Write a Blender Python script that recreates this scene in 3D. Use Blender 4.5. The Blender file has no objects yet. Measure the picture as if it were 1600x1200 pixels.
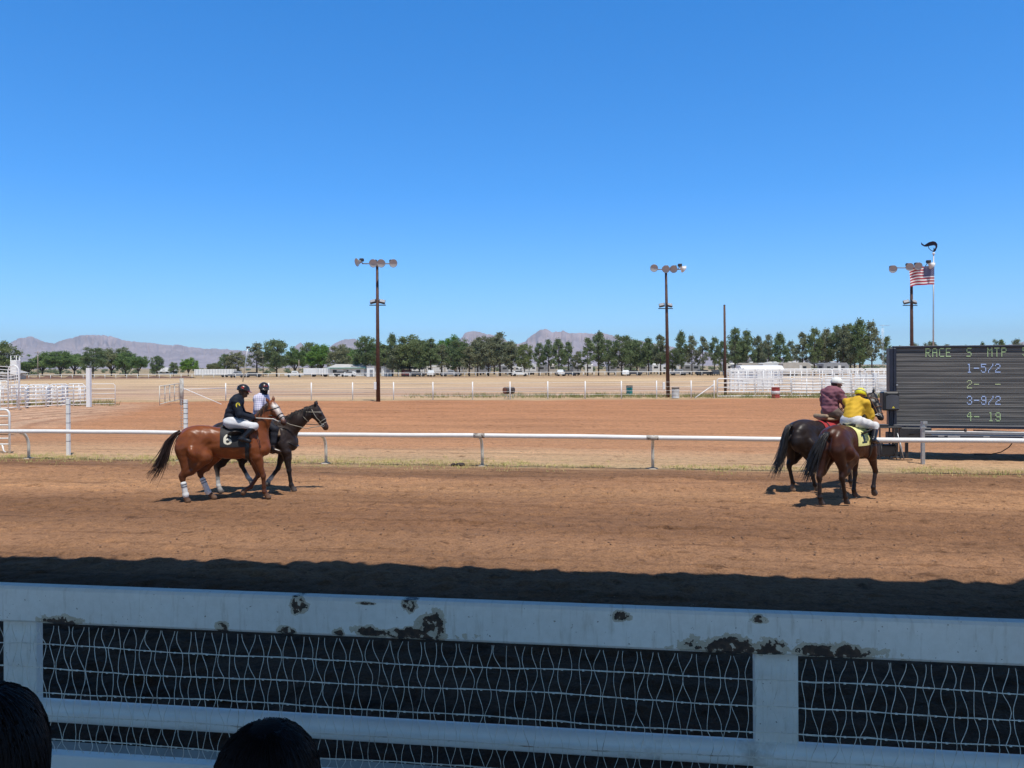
import bpy, math, random
import numpy as np
from mathutils import Vector, Matrix
R = math.radians
SC = bpy.context.scene
COL = SC.collection
random.seed(7)
RNG = np.random.default_rng(11)

# ------------------------------------------------------------------ camera
H = 2.8                       # eye height above the track
F = 1200.0                    # focal length in photo pixels (1600 wide)
HZ = 572.0                    # horizon row
RHO = 0.0052                  # slight roll
cam_d = bpy.data.cameras.new('camera')
cam = bpy.data.objects.new('camera', cam_d)
COL.objects.link(cam)
cam_d.sensor_width = 36; cam_d.lens = 36 * F / 1600
cam_d.shift_y = -(600 - HZ) / 1600
cam_d.clip_start = 0.05; cam_d.clip_end = 40000
c_, s_ = math.cos(RHO), math.sin(RHO)
right = Vector((c_, 0, -s_)); up = Vector((s_, 0, c_)); back = Vector((0, -1, 0))
M = Matrix((right, up, back)).transposed().to_4x4()
M.translation = Vector((0, 0, H))
cam.matrix_world = M
SC.camera = cam

# ------------------------------------------------------------------ world, sun, exposure
SUN_DIR = Vector((-0.135, 0.35, -0.927)).normalized()      # direction the light travels
elev = math.asin(-SUN_DIR.z)
azim = math.atan2(-SUN_DIR.x, -SUN_DIR.y)                  # compass angle of the sun (0 = +Y)
W = bpy.data.worlds.new("World"); SC.world = W; W.use_nodes = True
nt = W.node_tree; nt.nodes.clear()
sky = nt.nodes.new('ShaderNodeTexSky'); sky.sky_type = 'NISHITA'; sky.sun_disc = False
sky.sun_elevation = elev; sky.sun_rotation = azim
sky.altitude = 1400; sky.air_density = 1.0; sky.dust_density = 0.3; sky.ozone_density = 2.0
hs = nt.nodes.new('ShaderNodeMix'); hs.data_type = 'RGBA'; hs.blend_type = 'MULTIPLY'; hs.inputs[0].default_value = 1.0; hs.inputs[7].default_value = (.47, 1.0, 1.5, 1)
bg = nt.nodes.new('ShaderNodeBackground'); bg.inputs['Strength'].default_value = 0.21
wo = nt.nodes.new('ShaderNodeOutputWorld')
nt.links.new(sky.outputs[0], hs.inputs[6])
# the deep blue of a dry high-desert sky: paler towards the horizon, dark overhead
tcw = nt.nodes.new('ShaderNodeTexCoord'); spw = nt.nodes.new('ShaderNodeSeparateXYZ'); nt.links.new(tcw.outputs['Generated'], spw.inputs[0])
rw = nt.nodes.new('ShaderNodeValToRGB'); nt.links.new(spw.outputs[2], rw.inputs[0]); ew = rw.color_ramp.elements
while len(ew) < 6: ew.new(.5)
for e_, (p_, c_w) in zip(ew, ((0, (.78, .64, .62)), (.075, (.66, .58, .57)), (.22, (.36, .57, .61)), (.43, (.27, .61, .67)), (.62, (.36, .29, .27)), (1, (.30, .17, .13)))):
    e_.position = p_; e_.color = (*c_w, 1)
hw = nt.nodes.new('ShaderNodeMix'); hw.data_type = 'RGBA'; hw.blend_type = 'MULTIPLY'; hw.inputs[0].default_value = 1.0
spm = nt.nodes.new('ShaderNodeMapRange'); nt.links.new(spw.outputs[1], spm.inputs[0]); spm.inputs[1].default_value = .05; spm.inputs[2].default_value = -.55
hg = nt.nodes.new('ShaderNodeMix'); hg.data_type = 'RGBA'; hg.blend_type = 'MULTIPLY'; nt.links.new(spm.outputs[0], hg.inputs[0]); hg.inputs[7].default_value = (1.75, 1.05, .80, 1)   # whiter sky on the sun's side
nt.links.new(hs.outputs[2], hg.inputs[6]); nt.links.new(hg.outputs[2], hw.inputs[6]); nt.links.new(rw.outputs[0], hw.inputs[7]); nt.links.new(hw.outputs[2], bg.inputs['Color'])
nt.links.new(bg.outputs[0], wo.inputs['Surface'])
sun_d = bpy.data.lights.new('sun', 'SUN'); sun_d.energy = 3.9; sun_d.angle = R(0.53); sun_d.color = (1.0, 0.955, 0.89)
sun = bpy.data.objects.new('sun', sun_d); COL.objects.link(sun)
sun.rotation_euler = SUN_DIR.to_track_quat('-Z', 'Y').to_euler()
SC.view_settings.view_transform = 'Standard'; SC.view_settings.look = 'None'
SC.view_settings.exposure = 0.12; SC.view_settings.gamma = 1.0
SC.cycles.max_bounces = 6; SC.cycles.transparent_max_bounces = 8; SC.cycles.volume_bounces = 0

# ------------------------------------------------------------------ helpers
def unroll(x, y):
    return x - RHO * (y - HZ), y + RHO * (x - 800)
def gp(x, y, z=0.0):
    "point of the plane at height z seen at photo pixel x, y"
    x, y = unroll(x, y)
    d = F * (H - z) / (y - HZ)
    return Vector(((x - 800) * d / F, d, z))
def at(x, y, d):
    "point at depth d seen at photo pixel x, y"
    x, y = unroll(x, y)
    return Vector(((x - 800) * d / F, d, H - (y - HZ) * d / F))
TH = R(9.0); ST, CT = math.sin(TH), math.cos(TH)
def tr(s, t, z=0.0):
    "track frame: s along the rail, t across"
    return Vector((s * CT + t * ST, -s * ST + t * CT, z))

def tag(o, label=None, cat=None, group=None, kind=None):
    if label: o['label'] = label
    if cat: o['category'] = cat
    if group: o['group'] = group
    if kind: o['kind'] = kind
    return o
def thing(name, label, cat, loc=(0, 0, 0), rz=0.0, group=None):
    o = bpy.data.objects.new(name, None); COL.objects.link(o)
    o.empty_display_size = 0.2
    o.location = loc; o.rotation_euler = (0, 0, rz)
    return tag(o, label, cat, group)
def mesh_obj(name, me, mats, parent=None):
    o = bpy.data.objects.new(name, me); COL.objects.link(o)
    if mats is not None:
        for m in (mats if isinstance(mats, (list, tuple)) else [mats]): me.materials.append(m)
    if parent: o.parent = parent
    return o
def copy_tree(o, parent=None):
    c = o.copy(); COL.objects.link(c)
    if parent: c.parent = parent
    for ch in list(o.children): copy_tree(ch, c)
    return c

def np_mesh(name, V, Fq, smooth=True, midx=None):
    "mesh from numpy arrays (faces all of the same size)"
    me = bpy.data.meshes.new(name)
    V = np.asarray(V, np.float32); Fq = np.asarray(Fq, np.int32)
    n = Fq.shape[1]
    me.vertices.add(len(V)); me.vertices.foreach_set('co', V.ravel())
    me.loops.add(Fq.size); me.loops.foreach_set('vertex_index', Fq.ravel())
    me.polygons.add(len(Fq))
    me.polygons.foreach_set('loop_start', np.arange(0, Fq.size, n, dtype=np.int32))
    if midx is not None: me.polygons.foreach_set('material_index', np.asarray(midx, np.int32))
    me.update(calc_edges=True); me.validate()
    if smooth: me.polygons.foreach_set('use_smooth', np.ones(len(me.polygons), bool))
    return me

class MB:
    def __init__(s): s.v = []; s.f = []; s.m = []; s.sm = []
    def add(s, vs, fs, mi=0, smooth=False):
        b = len(s.v); s.v += [tuple(v) for v in vs]
        for f in fs: s.f.append(tuple(i + b for i in f)); s.m.append(mi); s.sm.append(smooth)
        return s
    def box(s, c, size, rz=0.0, mi=0, rot=None, bev=0.0):
        hx, hy, hz = size[0] / 2, size[1] / 2, size[2] / 2
        Rm = rot if rot is not None else Matrix.Rotation(rz, 3, 'Z')
        c = Vector(c)
        if bev <= 0:
            P = [c + Rm @ Vector((x * hx, y * hy, z * hz)) for x in (-1, 1) for y in (-1, 1) for z in (-1, 1)]
            return s.add(P, [(0, 1, 3, 2), (4, 6, 7, 5), (0, 4, 5, 1), (2, 3, 7, 6), (0, 2, 6, 4), (1, 5, 7, 3)], mi)
        import itertools
        b = min(bev, hx * .9, hy * .9, hz * .9); P = []; idx = {}
        for x, y, z in itertools.product((-1, 1), repeat=3):
            for k, off in enumerate(((hx, hy - b, hz - b), (hx - b, hy, hz - b), (hx - b, hy - b, hz))):
                idx[(x, y, z, k)] = len(P); P.append(c + Rm @ Vector((x * off[0], y * off[1], z * off[2])))
        fs = []
        for k, (a, b2) in enumerate((((1, 2)), ((0, 2)), ((0, 1)))):
            for sg in (-1, 1):
                q = []
                for u, v in ((-1, -1), (1, -1), (1, 1), (-1, 1)):
                    key = [0, 0, 0]; key[k] = sg; key[a] = u; key[b2] = v; q.append(idx[(*key, k)])
                fs.append(tuple(q))
        for a in range(3):
            o1, o2 = [i for i in range(3) if i != a]
            for u in (-1, 1):
                for v in (-1, 1):
                    q = []
                    for (w, k) in ((-1, o1), (1, o1), (1, o2), (-1, o2)):
                        key = [0, 0, 0]; key[a] = w; key[o1] = u; key[o2] = v; q.append(idx[(*key, k)])
                    fs.append(tuple(q))
        for x, y, z in itertools.product((-1, 1), repeat=3):
            fs.append(tuple(idx[(x, y, z, k)] for k in range(3)))
        return s.add(P, fs, mi)
    def tube(s, pts, r, n=8, mi=0, caps=True, smooth=True):
        pts = [Vector(p) for p in pts]
        rr = r if isinstance(r, (list, tuple)) else [r] * len(pts)
        P = []; fs = []; prev = None
        for i, p in enumerate(pts):
            d = (pts[min(i + 1, len(pts) - 1)] - pts[max(i - 1, 0)])
            d = d.normalized() if d.length > 1e-9 else Vector((0, 0, 1))
            if prev is None:
                a = d.orthogonal().normalized()
            else:
                a = prev - d * prev.dot(d)
                a = a.normalized() if a.length > 1e-6 else d.orthogonal().normalized()
            prev = a; b = d.cross(a)
            for k in range(n):
                t = 2 * math.pi * k / n
                P.append(p + (a * math.cos(t) + b * math.sin(t)) * rr[i])
        for i in range(len(pts) - 1):
            for k in range(n):
                k2 = (k + 1) % n
                fs.append((i * n + k, i * n + k2, (i + 1) * n + k2, (i + 1) * n + k))
        if caps and n > 2:
            fs.append(tuple(range(n - 1, -1, -1))); fs.append(tuple(range((len(pts) - 1) * n, len(pts) * n)))
        return s.add(P, fs, mi, smooth)
    def bar(s, a, b, w, h, mi=0):
        "square bar between two points"
        a, b = Vector(a), Vector(b); d = (b - a); L = d.length; x = d / L
        y = Vector((0, 0, 1)).cross(x)
        y = y.normalized() if y.length > 1e-4 else Vector((0, 1, 0))
        z = x.cross(y)
        return s.box((a + b) / 2, (L, w, h), rot=Matrix((x, y, z)).transposed(), mi=mi)
    def lathe(s, prof, origin, axis=(0, 0, 1), n=20, mi=0, smooth=True):
        "prof: list of (radius, height along axis)"
        ax = Vector(axis).normalized(); a = ax.orthogonal().normalized(); b = ax.cross(a); o = Vector(origin)
        P = []; fs = []
        for r_, h_ in prof:
            for k in range(n):
                t = 2 * math.pi * k / n
                P.append(o + ax * h_ + (a * math.cos(t) + b * math.sin(t)) * r_)
        for i in range(len(prof) - 1):
            for k in range(n):
                k2 = (k + 1) % n
                fs.append((i * n + k, i * n + k2, (i + 1) * n + k2, (i + 1) * n + k))
        return s.add(P, fs, mi, smooth)
    def build(s, name, mats, parent=None, world=False):
        off = Vector((0, 0, 0))
        if parent is not None and world: off = Vector(parent.location)
        me = bpy.data.meshes.new(name)
        me.from_pydata([(v[0] - off.x, v[1] - off.y, v[2] - off.z) for v in s.v], [], s.f)
        me.polygons.foreach_set('use_smooth', s.sm); me.polygons.foreach_set('material_index', s.m)
        me.update()
        return mesh_obj(name, me, mats, parent)

# ---- value noise (numpy)
def _hash(ix, iy, seed):
    h = (ix.astype(np.int64) * 374761393 + iy.astype(np.int64) * 668265263 + seed * 974634777) & 0x7fffffff
    h = (h ^ (h >> 13)) * 1274126177 & 0x7fffffff
    return ((h ^ (h >> 16)) & 0xffff) / 65535.0
def vnoise(x, y, seed=0):
    ix, iy = np.floor(x), np.floor(y); fx, fy = x - ix, y - iy
    fx = fx * fx * (3 - 2 * fx); fy = fy * fy * (3 - 2 * fy)
    a = _hash(ix, iy, seed); b = _hash(ix + 1, iy, seed); c = _hash(ix, iy + 1, seed); d = _hash(ix + 1, iy + 1, seed)
    return (a * (1 - fx) + b * fx) * (1 - fy) + (c * (1 - fx) + d * fx) * fy
def fbm(x, y, seed=0, o=4):
    r_ = 0; a = .5
    for k in range(o): r_ = r_ + a * vnoise(x * 2 ** k, y * 2 ** k, seed + k * 17); a *= .5
    return r_

# ------------------------------------------------------------------ materials
class NT:
    def __init__(s, name):
        s.m = bpy.data.materials.new(name); s.m.use_nodes = True
        s.t = s.m.node_tree; s.b = s.t.nodes['Principled BSDF']
    def n(s, typ, **kw):
        o = s.t.nodes.new(typ)
        for k, v in kw.items(): setattr(o, k, v)
        return o
    def l(s, a, b): s.t.links.new(a, b)
    def noise(s, scale, detail=4, rough=.55, vec=None, coord='Object'):
        o = s.n('ShaderNodeTexNoise'); o.inputs['Scale'].default_value = scale
        o.inputs['Detail'].default_value = detail; o.inputs['Roughness'].default_value = rough
        if vec is None:
            tc = s.n('ShaderNodeTexCoord'); vec = tc.outputs[coord]
        s.l(vec, o.inputs['Vector']); return o
    def ramp(s, fac, stops):
        o = s.n('ShaderNodeValToRGB'); e = o.color_ramp.elements
        while len(e) < len(stops): e.new(0.5)
        for el, (p, c) in zip(e, stops):
            el.position = p; el.color = (*c, 1) if len(c) == 3 else c
        s.l(fac, o.inputs[0]); return o
    def mix(s, fac, a, b, typ='MIX'):
        o = s.n('ShaderNodeMix', data_type='RGBA', blend_type=typ)
        for sock, v in ((o.inputs[0], fac), (o.inputs[6], a), (o.inputs[7], b)):
            if hasattr(v, 'is_output'): s.l(v, sock)
            else: sock.default_value = v if not isinstance(v, tuple) else ((*v, 1) if len(v) == 3 else v)
        return o.outputs[2]
    def math(s, op, a, b=None, clamp=False):
        o = s.n('ShaderNodeMath', operation=op); o.use_clamp = clamp
        for i, v in enumerate((a, b)):
            if v is None: continue
            if hasattr(v, 'is_output'): s.l(v, o.inputs[i])
            else: o.inputs[i].default_value = v
        return o.outputs[0]
    def bump(s, hgt, strength=.3, dist=.02):
        o = s.n('ShaderNodeBump'); o.inputs['Strength'].default_value = strength; o.inputs['Distance'].default_value = dist
        s.l(hgt, o.inputs['Height']); s.l(o.outputs[0], s.b.inputs['Normal']); return o
def mat(name, col, rough=.6, var=.15, scale=6., metal=0., bump=0., bscale=None, spec=.5, dirt=None, dscale=3., damt=.5, coat=0., sheen=0.):
    N = NT(name); b = N.b
    b.inputs['Roughness'].default_value = rough; b.inputs['Metallic'].default_value = metal
    b.inputs['Specular IOR Level'].default_value = spec
    if coat: b.inputs['Coat Weight'].default_value = coat
    if sheen: b.inputs['Sheen Weight'].default_value = sheen
    no = N.noise(scale)
    lo = tuple(max(0, c * (1 - var)) for c in col); hi = tuple(min(1, c * (1 + var)) for c in col)
    c = N.ramp(no.outputs[0], [(.3, lo), (.7, hi)]).outputs[0]
    if dirt:
        n2 = N.noise(dscale, 6, .65)
        f = N.ramp(n2.outputs[0], [(1 - damt, (0, 0, 0)), (min(.99, 1 - damt + .12), (1, 1, 1))]).outputs[0]
        c = N.mix(f, c, dirt)
    N.l(c, b.inputs['Base Color'])
    if bump:
        nb = N.noise(bscale or scale * 4, 5); N.bump(nb.outputs[0], bump, .01)
    return N.m
def emit_mat(name, col, strength):
    N = NT(name); N.b.inputs['Base Color'].default_value = (*col, 1)
    N.b.inputs['Emission Color'].default_value = (*col, 1); N.b.inputs['Emission Strength'].default_value = strength
    return N.m
def coat_mat(name, rough=.38, spec=.5, bump=.12, bscale=30, var=.14):
    "colour from the mesh attribute 'coat' with a little mottling"
    N = NT(name); a = N.n('ShaderNodeAttribute', attribute_name='coat')
    no = N.noise(7, 4); v = N.ramp(no.outputs[0], [(.3, (1 - var,) * 3), (.7, (1 + var,) * 3)])
    N.l(N.mix(1.0, a.outputs['Color'], v.outputs[0], 'MULTIPLY'), N.b.inputs['Base Color'])
    N.b.inputs['Roughness'].default_value = rough; N.b.inputs['Specular IOR Level'].default_value = spec
    nb = N.noise(bscale, 3); N.bump(nb.outputs[0], bump, .01)
    return N.m

WHITE = mat('white_paint', (.84, .82, .76), .45, .05, 4, dirt=(.42, .36, .28), dscale=2.2, damt=.38)
WHITE_PIPE = mat('white_pipe_paint', (.86, .86, .83), .45, .05, 5, dirt=(.5, .44, .36), dscale=3, damt=.33)
WHITE_FAR = mat('white_far_paint', (.86, .86, .84), .5, .05, 1)
CREAM = mat('aged_cream_paint', (.72, .70, .60), .5, .1, 5, dirt=(.30, .22, .13), dscale=5, damt=.42)
RUST = mat('rust_brown_steel', (.085, .038, .024), .7, .3, 3, bump=.2)
RUSTY = mat('rusty_barrel_steel', (.17, .075, .045), .75, .35, 7, bump=.3)
GALV = mat('galvanised_steel', (.48, .49, .50), .4, .12, 12, metal=.6)
GREY = mat('grey_metal', (.30, .31, .33), .45, .1, 8, metal=.3)
DARK = mat('dark_metal', (.035, .036, .04), .5, .2, 8)
BLACKP = mat('black_plastic', (.018, .018, .02), .42, .2, 20, bump=.05, bscale=80)
LENS = mat('lamp_glass', (.42, .43, .44), .15, .05, 10, spec=.7)
WOOD = mat('weathered_wood', (.30, .25, .20), .85, .3, 9, bump=.3)
RUBBER = mat('tyre_rubber', (.02, .02, .02), .8, .2, 15)
GLASS = mat('dark_window_glass', (.03, .035, .04), .08, .1, 3, spec=.8)
TARMAC = mat('roof_sheet', (.05, .05, .052), .8, .1, 2)
CONC = mat('concrete', (.42, .36, .29), .85, .15, 5, bump=.2)
WIRE = mat('fence_wire', (.74, .70, .60), .5, .15, 20, dirt=(.30, .22, .15), dscale=7, damt=.42)

# ------------------------------------------------------------------ ground
def ground_mat():
    N = NT('dirt_ground'); b = N.b; b.inputs['Roughness'].default_value = .95; b.inputs['Specular IOR Level'].default_value = .15
    tc = N.n('ShaderNodeNewGeometry'); pos = tc.outputs['Position']
    sp = N.n('ShaderNodeSeparateXYZ'); N.l(pos, sp.inputs[0]); X, Y = sp.outputs[0], sp.outputs[1]
    t = N.math('ADD', N.math('MULTIPLY', X, ST), N.math('MULTIPLY', Y, CT))
    s = N.math('SUBTRACT', N.math('MULTIPLY', X, CT), N.math('MULTIPLY', Y, ST))
    cv = N.n('ShaderNodeCombineXYZ'); N.l(N.math('MULTIPLY', s, .22), cv.inputs[0]); N.l(t, cv.inputs[1])
    st = cv.outputs[0]                                   # coordinates stretched along the track
    w1 = N.noise(.35, 4, .6, st); w2 = N.noise(1.6, 5, .65, st)
    wob = N.math('ADD', N.math('MULTIPLY', N.math('SUBTRACT', w1.outputs[0], .5), .20), N.math('MULTIPLY', N.math('SUBTRACT', w2.outputs[0], .5), .09))
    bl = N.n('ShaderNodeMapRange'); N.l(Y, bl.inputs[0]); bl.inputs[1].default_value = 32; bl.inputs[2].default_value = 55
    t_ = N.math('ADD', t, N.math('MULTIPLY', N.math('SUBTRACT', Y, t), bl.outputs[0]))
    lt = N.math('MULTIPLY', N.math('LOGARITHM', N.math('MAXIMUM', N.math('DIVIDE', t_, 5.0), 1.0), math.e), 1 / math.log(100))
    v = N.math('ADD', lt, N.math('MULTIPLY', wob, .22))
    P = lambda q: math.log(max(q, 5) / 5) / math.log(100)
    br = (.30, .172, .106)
    stops = [(5, (.075, .042, .026)), (8.8, (.10, .056, .034)), (10.3, (.24, .138, .086)), (11.6, (.345, .20, .124)), (13.4, (.225, .126, .078)), (15.2, (.275, .156, .096)), (16.9, (.42, .246, .148)),  # first stops: soil colour darkened to deepen the roof's shade
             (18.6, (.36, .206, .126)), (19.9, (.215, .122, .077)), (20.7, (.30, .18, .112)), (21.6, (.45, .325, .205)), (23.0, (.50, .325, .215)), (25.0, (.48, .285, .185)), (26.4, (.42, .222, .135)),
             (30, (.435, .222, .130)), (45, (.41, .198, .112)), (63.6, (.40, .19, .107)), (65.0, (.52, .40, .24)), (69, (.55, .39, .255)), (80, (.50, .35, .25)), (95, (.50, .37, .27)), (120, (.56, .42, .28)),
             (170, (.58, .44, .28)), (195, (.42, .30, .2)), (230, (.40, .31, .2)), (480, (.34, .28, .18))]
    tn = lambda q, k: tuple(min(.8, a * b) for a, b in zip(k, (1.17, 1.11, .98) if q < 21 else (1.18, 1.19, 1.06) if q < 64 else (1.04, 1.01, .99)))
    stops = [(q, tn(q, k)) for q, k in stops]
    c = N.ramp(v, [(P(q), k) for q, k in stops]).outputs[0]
    # left of the arena: pale packed drive with curved ruts
    edge = N.math('ADD', N.math('ADD', X, N.math('MULTIPLY', Y, .22)), N.math('MULTIPLY', wob, 16))
    lm = N.n('ShaderNodeMapRange'); N.l(edge, lm.inputs[0]); lm.inputs[1].default_value = -12.5; lm.inputs[2].default_value = -16.5
    inb = N.n('ShaderNodeMapRange'); N.l(t, inb.inputs[0]); inb.inputs[1].default_value = 23; inb.inputs[2].default_value = 27
    drive = N.math('MULTIPLY', lm.outputs[0], inb.outputs[0], True)
    ri = N.n('ShaderNodeTexWave', wave_type='RINGS', rings_direction='SPHERICAL'); ri.inputs['Scale'].default_value = .16
    ri.inputs['Distortion'].default_value = 3.5; ri.inputs['Detail'].default_value = 3; ri.inputs['Detail Scale'].default_value = .6
    mp = N.n('ShaderNodeMapping'); mp.inputs['Location'].default_value = (9, -44, 0); N.l(pos, mp.inputs[0]); N.l(mp.outputs[0], ri.inputs[0])
    rut = N.ramp(ri.outputs[0], [(.0, (.42, .24, .15)), (.35, (.54, .335, .22)), (.8, (.58, .375, .25))]).outputs[0]
    fart = N.n('ShaderNodeMapRange'); N.l(t, fart.inputs[0]); fart.inputs[1].default_value = 58; fart.inputs[2].default_value = 52
    c = N.mix(N.math('MULTIPLY', drive, fart.outputs[0], True), c, rut)
    # patches and grain
    big = N.noise(.5, 5, .6, st); fine = N.noise(5.5, 6, .72, pos); fine2 = N.noise(26, 5, .7, pos)
    c = N.mix(1.0, c, N.ramp(big.outputs[0], [(.3, (.84, .84, .84)), (.7, (1.14, 1.13, 1.12))]).outputs[0], 'MULTIPLY')
    c = N.mix(.8, c, N.ramp(fine.outputs[0], [(.28, (.45, .43, .41)), (.45, (1, 1, 1)), (.75, (1.38, 1.36, 1.3))]).outputs[0], 'MULTIPLY')
    c = N.mix(.8, c, N.ramp(fine2.outputs[0], [(.3, (.55, .53, .51)), (.48, (1, 1, 1)), (.72, (1.35, 1.33, 1.28))]).outputs[0], 'MULTIPLY')
    # streaks on the far side: dry grass bands
    cv2 = N.n('ShaderNodeCombineXYZ'); N.l(N.math('MULTIPLY', X, .03), cv2.inputs[0]); N.l(N.math('MULTIPLY', Y, .30), cv2.inputs[1])
    st2 = N.noise(1.0, 5, .6, cv2.outputs[0])
    farm = N.n('ShaderNodeMapRange'); N.l(Y, farm.inputs[0]); farm.inputs[1].default_value = 62; farm.inputs[2].default_value = 80
    fs = N.ramp(st2.outputs[0], [(.33, (.55, .53, .52)), (.43, (.88, .82, .80)), (.52, (1, 1, 1)), (.62, (1.22, 1.24, 1.12))]).outputs[0]
    c = N.mix(farm.outputs[0], c, N.mix(1.0, c, fs, 'MULTIPLY'))
    cv4 = N.n('ShaderNodeCombineXYZ'); N.l(N.math('MULTIPLY', s, .10), cv4.inputs[0]); N.l(N.math('MULTIPLY', t, 3.2), cv4.inputs[1])
    hr = N.noise(1.0, 5, .62, cv4.outputs[0]); c = N.mix(.9, c, N.ramp(hr.outputs[0], [(.30, (.56, .53, .51)), (.45, (1, 1, 1)), (.56, (1, 1, 1)), (.70, (1.24, 1.22, 1.18))]).outputs[0], 'MULTIPLY')
    pk = N.noise(2.3, 4, .7, pos); c = N.mix(.85, c, N.ramp(pk.outputs[0], [(.30, (.40, .37, .35)), (.41, (1, 1, 1)), (.60, (1, 1, 1)), (.74, (1.28, 1.25, 1.2))]).outputs[0], 'MULTIPLY')
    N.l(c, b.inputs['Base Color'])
    hn = N.math('ADD', N.math('MULTIPLY', fine.outputs[0], 1.0), N.math('MULTIPLY', fine2.outputs[0], .35))
    N.bump(hn, 1.0, .10)
    return N.m
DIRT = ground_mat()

def sheet(name, s0, s1, t0, t1, step, amp, z0=0.0, fade=1.0):
    ns, n_t = int((s1 - s0) / step) + 1, int((t1 - t0) / step) + 1
    s, t = np.meshgrid(np.linspace(s0, s1, ns), np.linspace(t0, t1, n_t), indexing='ij')
    x = s * CT + t * ST; y = -s * ST + t * CT
    e = np.minimum(np.minimum(s - s0, s1 - s), np.minimum(t - t0, t1 - t)); e = np.clip(e / fade, 0, 1)
    hgt = amp * ((fbm(s * .9, t * 1.6, 3) - .5) * 1.0 + (fbm(s * 4.5, t * 5.5, 9) - .5) * .9 + (fbm(s * .25, t * 2.2, 5) - .5) * .8)
    pk = vnoise(s * 3.2, t * 3.2, 77); hgt -= amp * .9 * np.clip((pk - .72) / .28, 0, 1)
    hgt += amp * .55 * (fbm(s * 9, t * 9, 41, 3) - .5)
    z = z0 + hgt * e
    V = np.stack([x, y, z], -1).reshape(-1, 3)
    i = np.arange(ns * n_t).reshape(ns, n_t)
    Fq = np.stack([i[:-1, :-1], i[1:, :-1], i[1:, 1:], i[:-1, 1:]], -1).reshape(-1, 4)
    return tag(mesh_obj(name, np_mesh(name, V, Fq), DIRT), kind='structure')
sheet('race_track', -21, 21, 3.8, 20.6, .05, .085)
sheet('infield_road', -26, 26, 20.6, 29.0, .10, .035)
sheet('arena', -60, 60, 29.0, 60.5, .35, .06)
mb = MB(); Nn = 40; ex = [-14000 + 700 * i for i in range(41)]
ey = [-3000, -400, -60, 0, 60, 100, 150, 200, 300, 600, 1200, 2500, 4000, 6000, 9000, 14000]
P = [(x, y, -.03) for x in ex for y in ey]
mb.add(P, [(i * len(ey) + j, (i + 1) * len(ey) + j, (i + 1) * len(ey) + j + 1, i * len(ey) + j + 1) for i in range(40) for j in range(len(ey) - 1)])
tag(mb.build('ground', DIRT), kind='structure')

# clods of earth thrown up on the track
def clods():
    V = []; Fq = []; base = 0
    oct_v = np.array([(1, 0, 0), (-1, 0, 0), (0, 1, 0), (0, -1, 0), (0, 0, 1), (0, 0, -1)], float)
    oct_f = np.array([(0, 2, 4), (2, 1, 4), (1, 3, 4), (3, 0, 4), (2, 0, 5), (1, 2, 5), (3, 1, 5), (0, 3, 5)])
    for i in range(7000):
        t = 8.0 + 14 * RNG.random() ** .8; s = (RNG.random() - .5) * 2 * (t * .72 + 1)
        p = tr(s, t, 0.004)
        r_ = .005 + .015 * RNG.random() ** 6
        v = oct_v * r_ * (0.6 + .8 * RNG.random((6, 1))) * np.array([1.2, 1.2, .7]) + np.array(p)
        V.append(v); Fq.append(oct_f + base); base += 6
    me = np_mesh('dirt_clods', np.concatenate(V), np.concatenate(Fq), False)
    o = mesh_obj('dirt_clods', me, mat('dirt_clod', (.26, .16, .105), .95, .5, 1.3)); tag(o, kind='stuff')
clods()

# dry grass along the rail, green weeds under the arena fence
def blades(name, spots, hmin, hmax, col, w=.006):
    V = []; Fq = []; base = 0
    for (x, y, n, spread) in spots:
        for k in range(n):
            a = RNG.random() * 6.28; d = spread * math.sqrt(RNG.random())
            px, py = x + d * math.cos(a), y + d * math.sin(a)
            h_ = hmin + (hmax - hmin) * RNG.random(); b_ = RNG.random() * 6.28; ww = w * (0.6 + .8 * RNG.random())
            dx, dy = math.cos(b_) * ww, math.sin(b_) * ww
            lx, ly = (RNG.random(2) - .5) * h_ * 1.3
            V.append(np.array([(px - dx, py - dy, 0), (px + dx, py + dy, 0), (px + lx, py + ly, h_)])); Fq.append([(base, base + 1, base + 2)]); base += 3
    me = np_mesh(name, np.concatenate(V), np.concatenate(Fq), False)
    return tag(mesh_obj(name, me, col), kind='stuff')
def grass_mat(name, c1, c2):
    N = NT(name); no = N.noise(.8, 3, coord='Object'); N.b.inputs['Roughness'].default_value = .8; N.b.inputs['Specular IOR Level'].default_value = .2
    N.l(N.ramp(no.outputs[0], [(.38, c1), (.62, c2)]).outputs[0], N.b.inputs['Base Color']); return N.m
GRASS_D = grass_mat('dry_grass', (.62, .52, .22), (.46, .47, .15))
GRASS_G = grass_mat('green_weeds', (.16, .19, .06), (.30, .28, .12))
sp = []
for i in range(2600):
    s = (RNG.random() - .5) * 44; t = 21.5 + RNG.normal() * .55
    if vnoise(np.array([s * .5]), np.array([t * 1.5]), 5)[0] < .38 + (0.16 if s > -3 else -.25): continue
    p = tr(s, t); sp.append((p.x, p.y, int(5 + 8 * RNG.random()), .16))
blades('dry_grass', sp, .02, .085, GRASS_D)
sp = []
for i in range(900):
    px = 620 + 800 * RNG.random() ** .8 if RNG.random() < .85 else RNG.random() * 180
    p = gp(px, 622 - 5 * RNG.random() + (12 if px < 200 else 0)); sp.append((p.x, p.y, int(6 + 14 * RNG.random() * (1 if px > 880 else .5)), .5))
blades('fence_weeds', sp, .10, .42, GRASS_G, .02)

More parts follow.
